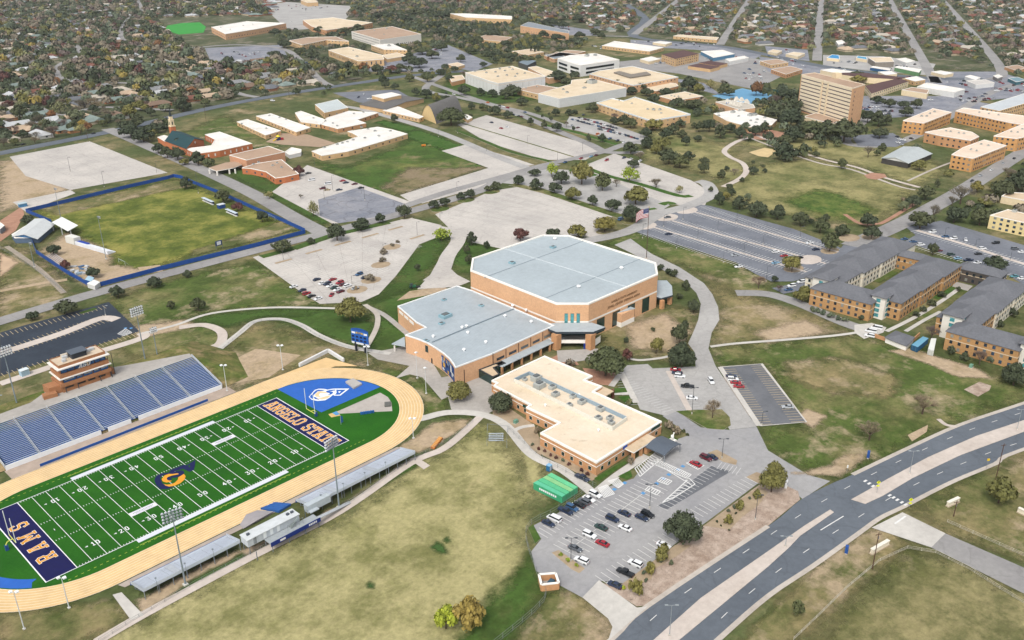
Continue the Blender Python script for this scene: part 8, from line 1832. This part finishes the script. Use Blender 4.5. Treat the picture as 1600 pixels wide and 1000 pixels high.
# small signs and poles near the boulevard
def sign(u, v, vt, lb, col, w_, h_, nm_='road_sign', diamond=False):
    b = P(u, v, .1); h = HGT(b, vt); t = thing(nm_, b, lb, 'sign'); MB().tube(b, b+V3((0, 0, h)), .05, n=5).build('post', M('8b9094'), t); c = b+V3((0, 0, h-h_*.6)); s = V3((RT.x, RT.y, 0)).normalized(); n_ = V3((s.y, -s.x, 0))
    n_ = n_ if n_.dot(CAM-c) > 0 else -n_
    q = [(0, -1), (1, 0), (0, 1), (-1, 0)] if diamond else [(-1, -1), (1, -1), (1, 1), (-1, 1)]
    m_ = MB(); m_.add([c+s*(x*w_/2)+V3((0, 0, y*h_/2))+n_*.08 for x, y in q]+[c+s*(x*w_/2)+V3((0, 0, y*h_/2))+n_*.03 for x, y in q], [(0, 1, 2, 3), (7, 6, 5, 4)]); m_.build('panel', M(col, .05, k=.85), t)
    if diamond:
        g = MB(); g.box((c.x+n_.x*.1, c.y+n_.y*.1, c.z-.35), (.12, .12, .6)); g.box((c.x+n_.x*.1, c.y+n_.y*.1, c.z+.3), (.2, .2, .2)); g.build('symbol', dk, t); m3 = MB(); m3.add([c+s*(x*.5)+V3((0, 0, -1.35+y*.3))+n_*.06 for x, y in ((-1, -1), (1, -1), (1, 1), (-1, 1))], [(0, 1, 2, 3)]); m3.build('lower_plate', M(col, .05, k=.85), t)
sign(1370, 770, 750, 'yellow diamond crossing sign on the boulevard median', 'd8dc28', 1.5, 1.5, diamond=True); sign(1421, 793, 777, 'yellow diamond crossing sign at the side road corner', 'd8dc28', 1.5, 1.5, diamond=True); sign(1541, 733, 716, 'small yellow post sign on the boulevard verge by pole', 'd8b828', .9, .9)
sign(1323, 738, 726, 'upright white marker post on the verge', 'd8dad8', .5, 1.2, 'marker_post')
for (u, v, vt, lb) in ((1356,716,705,'blue sign box on the lawn above the boulevard'), (1322,865,853,'blue sign box on the verge below the boulevard')):
    b = P(u, v); h = HGT(b, vt); t = thing('sign_box', b, lb, 'sign', 'blue sign boxes by the boulevard'); MB().box(b+V3((0, 0, .5)), (1.3, .9, h-.5), .3).build('cabinet', M('27549c', .08), t); MB().box(b, (1.0, .7, .5), .3).build('base', c_walk, t)
for (p0, p1, lb) in (((1361,866),(1387,851),'cream low monument wall beside the leaning power pole'), ((1480,792),(1497,784),'cream low monument wall on dirt right of side road'), ((1590,800),(1606,808),'white slab at the right photo edge on the dirt')):
    a, b = P(*p0), P(*p1); t = thing('monument_wall', a, lb, 'monument wall'); MB().wallstrip([a, b], .8, 0, 1.7).build('wall', M('e2d8c2', .06, .6, k=.8), t); MB().wallstrip([a, b], 1.1, 1.7, 1.9).build('coping', M('f0eadc', .04), t); MB().wallstrip([a-(b-a)*.04, b+(b-a)*.04], 1.3, 0, .3).build('base', M('b8a890', .08), t)
def pole(u, v, vt, lb, h=None):
    b = P(u, v); h = HGT(b, vt); t = thing('utility_pole', b, lb, 'utility pole', 'wooden utility poles'); MB().tube(b, b+V3((0, 0, h)), .17, .11, 7).build('pole', M('5a3f34', .12, 2), t); MB().beam(b+V3((-.9, .5, h-.7)), b+V3((.9, -.5, h-.7)), .14, .16).build('crossarm', M('5a3f34', .12, 2), t); MB().tube(b+V3((.25, 0, h-2.4)), b+V3((.25, 0, h-1.5)), .2).build('transformer', M('8b9096', .08), t)
pole(1363, 889, 832, 'brown utility pole beside the cream monument wall'); pole(1555, 752, 693, 'brown utility pole on the verge right of the boulevard'); pole(1490, 807, 782, 'thin brown utility pole before the second monument wall')
for (u, v, vt, lb) in ((452,152,140,'utility pole at the far street corner'), (322,190,166,'utility pole near the church lawn'), (138,222,207,'utility pole by the left residential street'), (82,218,206,'utility pole beside the left street near houses')): pole(u, v, vt, lb)
p = P(1228, 762); t = thing('entrance_sign', p, 'white upright entrance sign by the lot tree near boulevard', 'sign'); MB().box(p, (1.5, .7, 2.9), .3).build('slab', M('e2e4e4', .04, k=.85), t); MB().box(p+V3((-.1, -.38, 1.3)), (.8, .06, .9), .3).build('emblem', M('2c3a66', .06), t)
p = P(1050, 689); t = thing('white_statue', p, 'white statue on a plinth in the lawn bed by the porch', 'statue'); MB().box(p, (2.4, 2.4, .5)).build('plinth', trim, t); s = MB(); s.box(p+V3((0, 0, .5)), (1.2, .9, .8)); s.ball((p.x, p.y, 1.9), .65, sq=1.2); s.tube(p+V3((.3, 0, 2.0)), p+V3((.9, 0, 2.9)), .3, .16); s.ball((p.x+.9, p.y, 3.0), .3); s.build('figure', M('e6e6e2', .05, k=.85), t)
# odds and ends
p = P(775, 690); t = thing('bleacher', p, 'small aluminium bench stand beside the curved walk', 'bleacher'); d = RT.copy(); d.z = 0; n_ = V3((-d.y, d.x, 0)); m_ = MB()
for i in range(5): m_.prism([p-d*2.8+n_*i*.75, p+d*2.8+n_*i*.75, p+d*2.8+n_*(i*.75+.4), p-d*2.8+n_*(i*.75+.4)], .3+i*.32, .38+i*.32, bottom=True)
m_.build('seating', al_white, t); f_ = MB()
for s in (-2.4, 0, 2.4): f_.beam(p+d*s+V3((0, 0, .2)), p+d*s+n_*3.4+V3((0, 0, 1.7)), .1, .1); f_.beam(p+d*s+n_*3.2, p+d*s+n_*3.2+V3((0, 0, 1.7)), .1, .1)
f_.build('frame', steel, t)
t = thing('batting_cage', P(775, 697), 'grey frame of posts round the small bench stand', 'frame'); c4 = PP([(761,697),(792,700),(793,676),(762,673)]); m_ = MB()
for q in c4: m_.tube(q, q+V3((0, 0, 3)), .08, n=5)
for a, b in zip(c4, c4[1:]+c4[:1]): m_.beam(a+V3((0, 0, 2.95)), b+V3((0, 0, 2.95)), .08, .08)
m_.build('frame', steel, t)
a, b = P(676,702), P(689,686); t = thing('hurdle_stack', a, 'orange stack of hurdles on the bare earth beside the track', 'hurdles'); MB().wallstrip([a, b], 1.5, .1, .9).build('frames', M('c87a3a', .1, 1), t); m_ = MB()
for k in range(8): q = a.lerp(b, (k+.5)/8); m_.box((q.x, q.y, .9), (.5, 1.5, .12))
m_.build('bars', M('e0a860', .08), t)
t = thing('tractor_mower', P(645,450), 'green mowing tractor parked on the grass west of the arena', 'tractor'); p = P(645,450); m_ = MB(); m_.box(p+V3((0, 0, .5)), (3.2, 1.5, 1.0), -.4); m_.build('body', M('2e6a4a', .1), t); MB().box(p+V3((-.7, .2, 1.5)), (1.3, 1.2, 1.2), -.4).build('cab', M('39484a', .08), t); MB().box(p+V3((2.6, -1.2, .15)), (2.4, 2.0, .4), -.4).build('mower_deck', M('23262a', .08), t)
for dx, dy_, r_ in ((-1.1, .9, .7), (-1.3, -.4, .7), (1.2, .2, .45), (1.0, -.9, .45)): MB().tube(p+V3((dx, dy_-.15, r_)), p+V3((dx, dy_+.15, r_)), r_, n=10).build('wheel', rub, t)
p = P(662, 229); t = thing('orange_mower', p, 'orange tractor with yellow trailer on the practice field grass', 'tractor'); MB().box(p+V3((0, 0, .5)), (3.6, 1.8, 1.3), -.5).build('body', M('d8862a', .08), t); MB().box(p+V3((4.2, -2.6, .3)), (3, 1.8, .8), -.5).build('trailer', M('8a8a5a', .08), t)
for k in range(4): q = p+V3(((-1, 1)[k % 2]*1.1, (-1, 1)[k//2]*.9, .5)); MB().tube(q-V3((0, .15, 0)), q+V3((0, .15, 0)), .5, n=8).build('wheel', rub, t)
# tennis courts
mb = MB()
for k in range(4):
    a = (1125+12*k, 148.5-2.6*k+0); q = PP([(a[0]+2, a[1]), (a[0]+38, a[1]+9)]); mb.strip(q, .3, .16)
struct('court_lines', mb, p_white)
meshfence('windscreen_fence', [(1172,137),(1218,146),(1240,150)], 3.0, 'dark green windscreen fence behind the blue tennis courts', mt=M('2a5c5a', .08)); tt = [o for o in bpy.data.objects if o.name.startswith('windscreen_fence')][0]; q = PP([(1172,137),(1218,146),(1240,150)]); MB().wallstrip(q, .1, .2, 3.2).build('screen', M('28605e', .08), tt)
# playground
p = P(435, 219); t = thing('playground_frame', p, 'colourful playground climbing frame with yellow slide', 'playground'); MB().box(p, (3, 3, 3.2)).build('tower', M('2c3c70', .1), t); MB().add([p+V3((-1.5, 0, 2.4)), p+V3((-1.5, -1.4, 2.4)), p+V3((-6, -1.4, .3)), p+V3((-6, 0, .3)), p+V3((-1.5, 0, 2.1)), p+V3((-1.5, -1.4, 2.1)), p+V3((-6, -1.4, .05)), p+V3((-6, 0, .05))], [(0, 3, 2, 1), (4, 5, 6, 7), (0, 4, 7, 3), (1, 2, 6, 5)]).build('slide', M('d8b428', .06), t); MB().box(p+V3((3, -1, 0)), (2.5, 2.5, 1.8)).build('deck', M('a83038', .08), t); MB().tube(p+V3((0, 0, 3.2)), p+V3((0, 0, 5)), 2.4, .1, 6).build('roof', M('d8c83c', .06), t)
sheet('bare_ground', [(415,222),(440,208),(480,210),(525,224),(500,230),(440,226)], .06, M('b09880', .12, .3))
# turf pitch far left
sheet('playing_field', [(257,47),(262,40),(285,36),(312,35),(322,42),(318,51),(280,54)], .12, M('2f9a34', .08, .1))
# goals on the soccer field
for (u, v, lb) in ((196,415,'left soccer goal frame near the fence corner'), (430,345,'soccer goal frame near the upper fence corner')):
    a = P(u, v); b = P(u-10, v-5); t = thing('soccer_goal', a, lb, 'goal', 'soccer goals'); m_ = MB()
    for q in (a, b): m_.tube(q, q+V3((0, 0, 2.4)), .07, n=5); m_.beam(q+V3((0, 0, 2.4)), q+V3((1.8, -.5, .1)), .05, .05)
    m_.beam(a+V3((0, 0, 2.4)), b+V3((0, 0, 2.4)), .12, .12); m_.build('frame', M('c8d4d4', .05), t)

# stacked gear inside the soccer fence
rq = random.Random(3)
t = thing('equipment_stack', P(115,424), 'piles of white and blue boards stacked inside the blue fence', 'equipment')
for k in range(11):
    p = P(106+rq.random()*32, 416+rq.random()*14); MB().box((p.x, p.y, .05), (rq.uniform(1.5, 4), rq.uniform(1, 2), rq.uniform(.4, 1.2)), rq.uniform(0, 3)).build('board_pile', M(rq.choice(('d4d8dc', '8fa4b8', '4d6f96', 'b8bcc0')), .1, 1), t)
a, b = P(72,400), P(96,416); t = thing('stored_bleacher', a, 'low stored bleacher rows along the blue fence by the dirt strip', 'bleacher'); d = (b-a).normalized(); nn = V3((-d.y, d.x, 0)); mb = MB()
for i in range(5): mb.prism([a+nn*i*.9, b+nn*i*.9, b+nn*(i*.9+.5), a+nn*(i*.9+.5)], .2+i*.25, .3+i*.25, bottom=True)
mb.build('seating', M('c8bfc0', .08, 1), t); mb = MB()
for s in (.05, .5, .95): q = a.lerp(b, s); mb.beam(q+V3((0, 0, .1)), q+nn*4.4+V3((0, 0, 1.2)), .1, .1)
mb.build('frame', steel, t)
meshfence('chain_fence', [(0,388),(20,400),(60,425),(102,458)], 1.6, 'wire fence along the ball field dirt left of the soccer ground')
# ---------------------------------------------------------------- labels
ORD = ['first', 'second', 'third', 'fourth', 'fifth', 'sixth', 'seventh', 'eighth', 'ninth', 'tenth', 'eleventh', 'twelfth']
def ordinal(i):
    if i < 12: return ORD[i]
    n = i+1
    return '%d%s' % (n, 'th' if 10 <= n % 100 <= 20 else {1: 'st', 2: 'nd', 3: 'rd'}.get(n % 10, 'th'))
bpy.context.view_layer.update()
def upx(o):
    return PJ(o.matrix_world.translation)[0]
for (look, place), L in AUTO.items():
    L.sort(key=upx)
    for i, o in enumerate(L):
        if len(L) == 1: o['label'] = f'{look} {place}'
        elif len(L) == 2: o['label'] = f'{look} {place}, the {"left" if i == 0 else "right"} one of two'
        elif i == 0: o['label'] = f'{look} {place}, leftmost of {len(L)}'
        elif i == len(L)-1: o['label'] = f'{look} {place}, rightmost of {len(L)}'
        else: o['label'] = f'{look} {place}, {ordinal(i)} from left of {len(L)}'
# ---------------------------------------------------------------- light
EL, AZ = math.radians(52), math.radians(205)     # sun height; compass direction it shines from (from +x, counter-clockwise)
w = bpy.data.worlds.new('World'); sc.world = w; w.use_nodes = True
N, L = w.node_tree.nodes, w.node_tree.links
bg = N['Background']; sky = N.new('ShaderNodeTexSky'); sky.sky_type = 'NISHITA'; sky.sun_disc = False
sky.sun_elevation = EL; sky.sun_rotation = PI/2-AZ; sky.dust_density = 4; sky.air_density = 1.2; sky.ozone_density = 1
hs = N.new('ShaderNodeHueSaturation'); hs.inputs['Saturation'].default_value = .28
L.new(sky.outputs[0], hs.inputs['Color']); L.new(hs.outputs[0], bg.inputs[0]); bg.inputs[1].default_value = .145
sl = bpy.data.lights.new('sun', 'SUN'); sl.energy = 1.35; sl.angle = math.radians(14); sl.color = (1, .945, .85)
so = bpy.data.objects.new('sun', sl); COL.objects.link(so)
so.rotation_euler = Vector((-math.cos(EL)*math.cos(AZ), -math.cos(EL)*math.sin(AZ), -math.sin(EL))).to_track_quat('-Z', 'Y').to_euler()
so.location = (0, 0, 400)
vs = sc.view_settings; vs.view_transform = 'Standard'; vs.look = 'None'; vs.gamma = 1; vs.use_curve_mapping = False
vs.exposure = 0.6
sc.cycles.max_bounces = 5; sc.cycles.diffuse_bounces = 3; sc.cycles.use_denoising = True

# ---------------------------------------------------------------- air
hm = bpy.data.materials.new('haze_air'); hm.use_nodes = True; N, L = hm.node_tree.nodes, hm.node_tree.links
N.remove(N['Principled BSDF']); pv_ = N.new('ShaderNodeVolumePrincipled'); pv_.inputs['Color'].default_value = (.86, .9, .95, 1); pv_.inputs['Density'].default_value = .000038; pv_.inputs['Anisotropy'].default_value = .2
L.new(pv_.outputs[0], [n for n in N if n.type == 'OUTPUT_MATERIAL'][0].inputs['Volume'])
hz = MB(); hz.prism([(-2900, -2900), (8900, -2900), (8900, 8900), (-2900, 8900)], -1.5, 190, bottom=True); ho = hz.build('haze', hm); ho['kind'] = 'stuff'; ho['label'] = 'thin pale haze in the air over the whole town'; ho['category'] = 'haze'
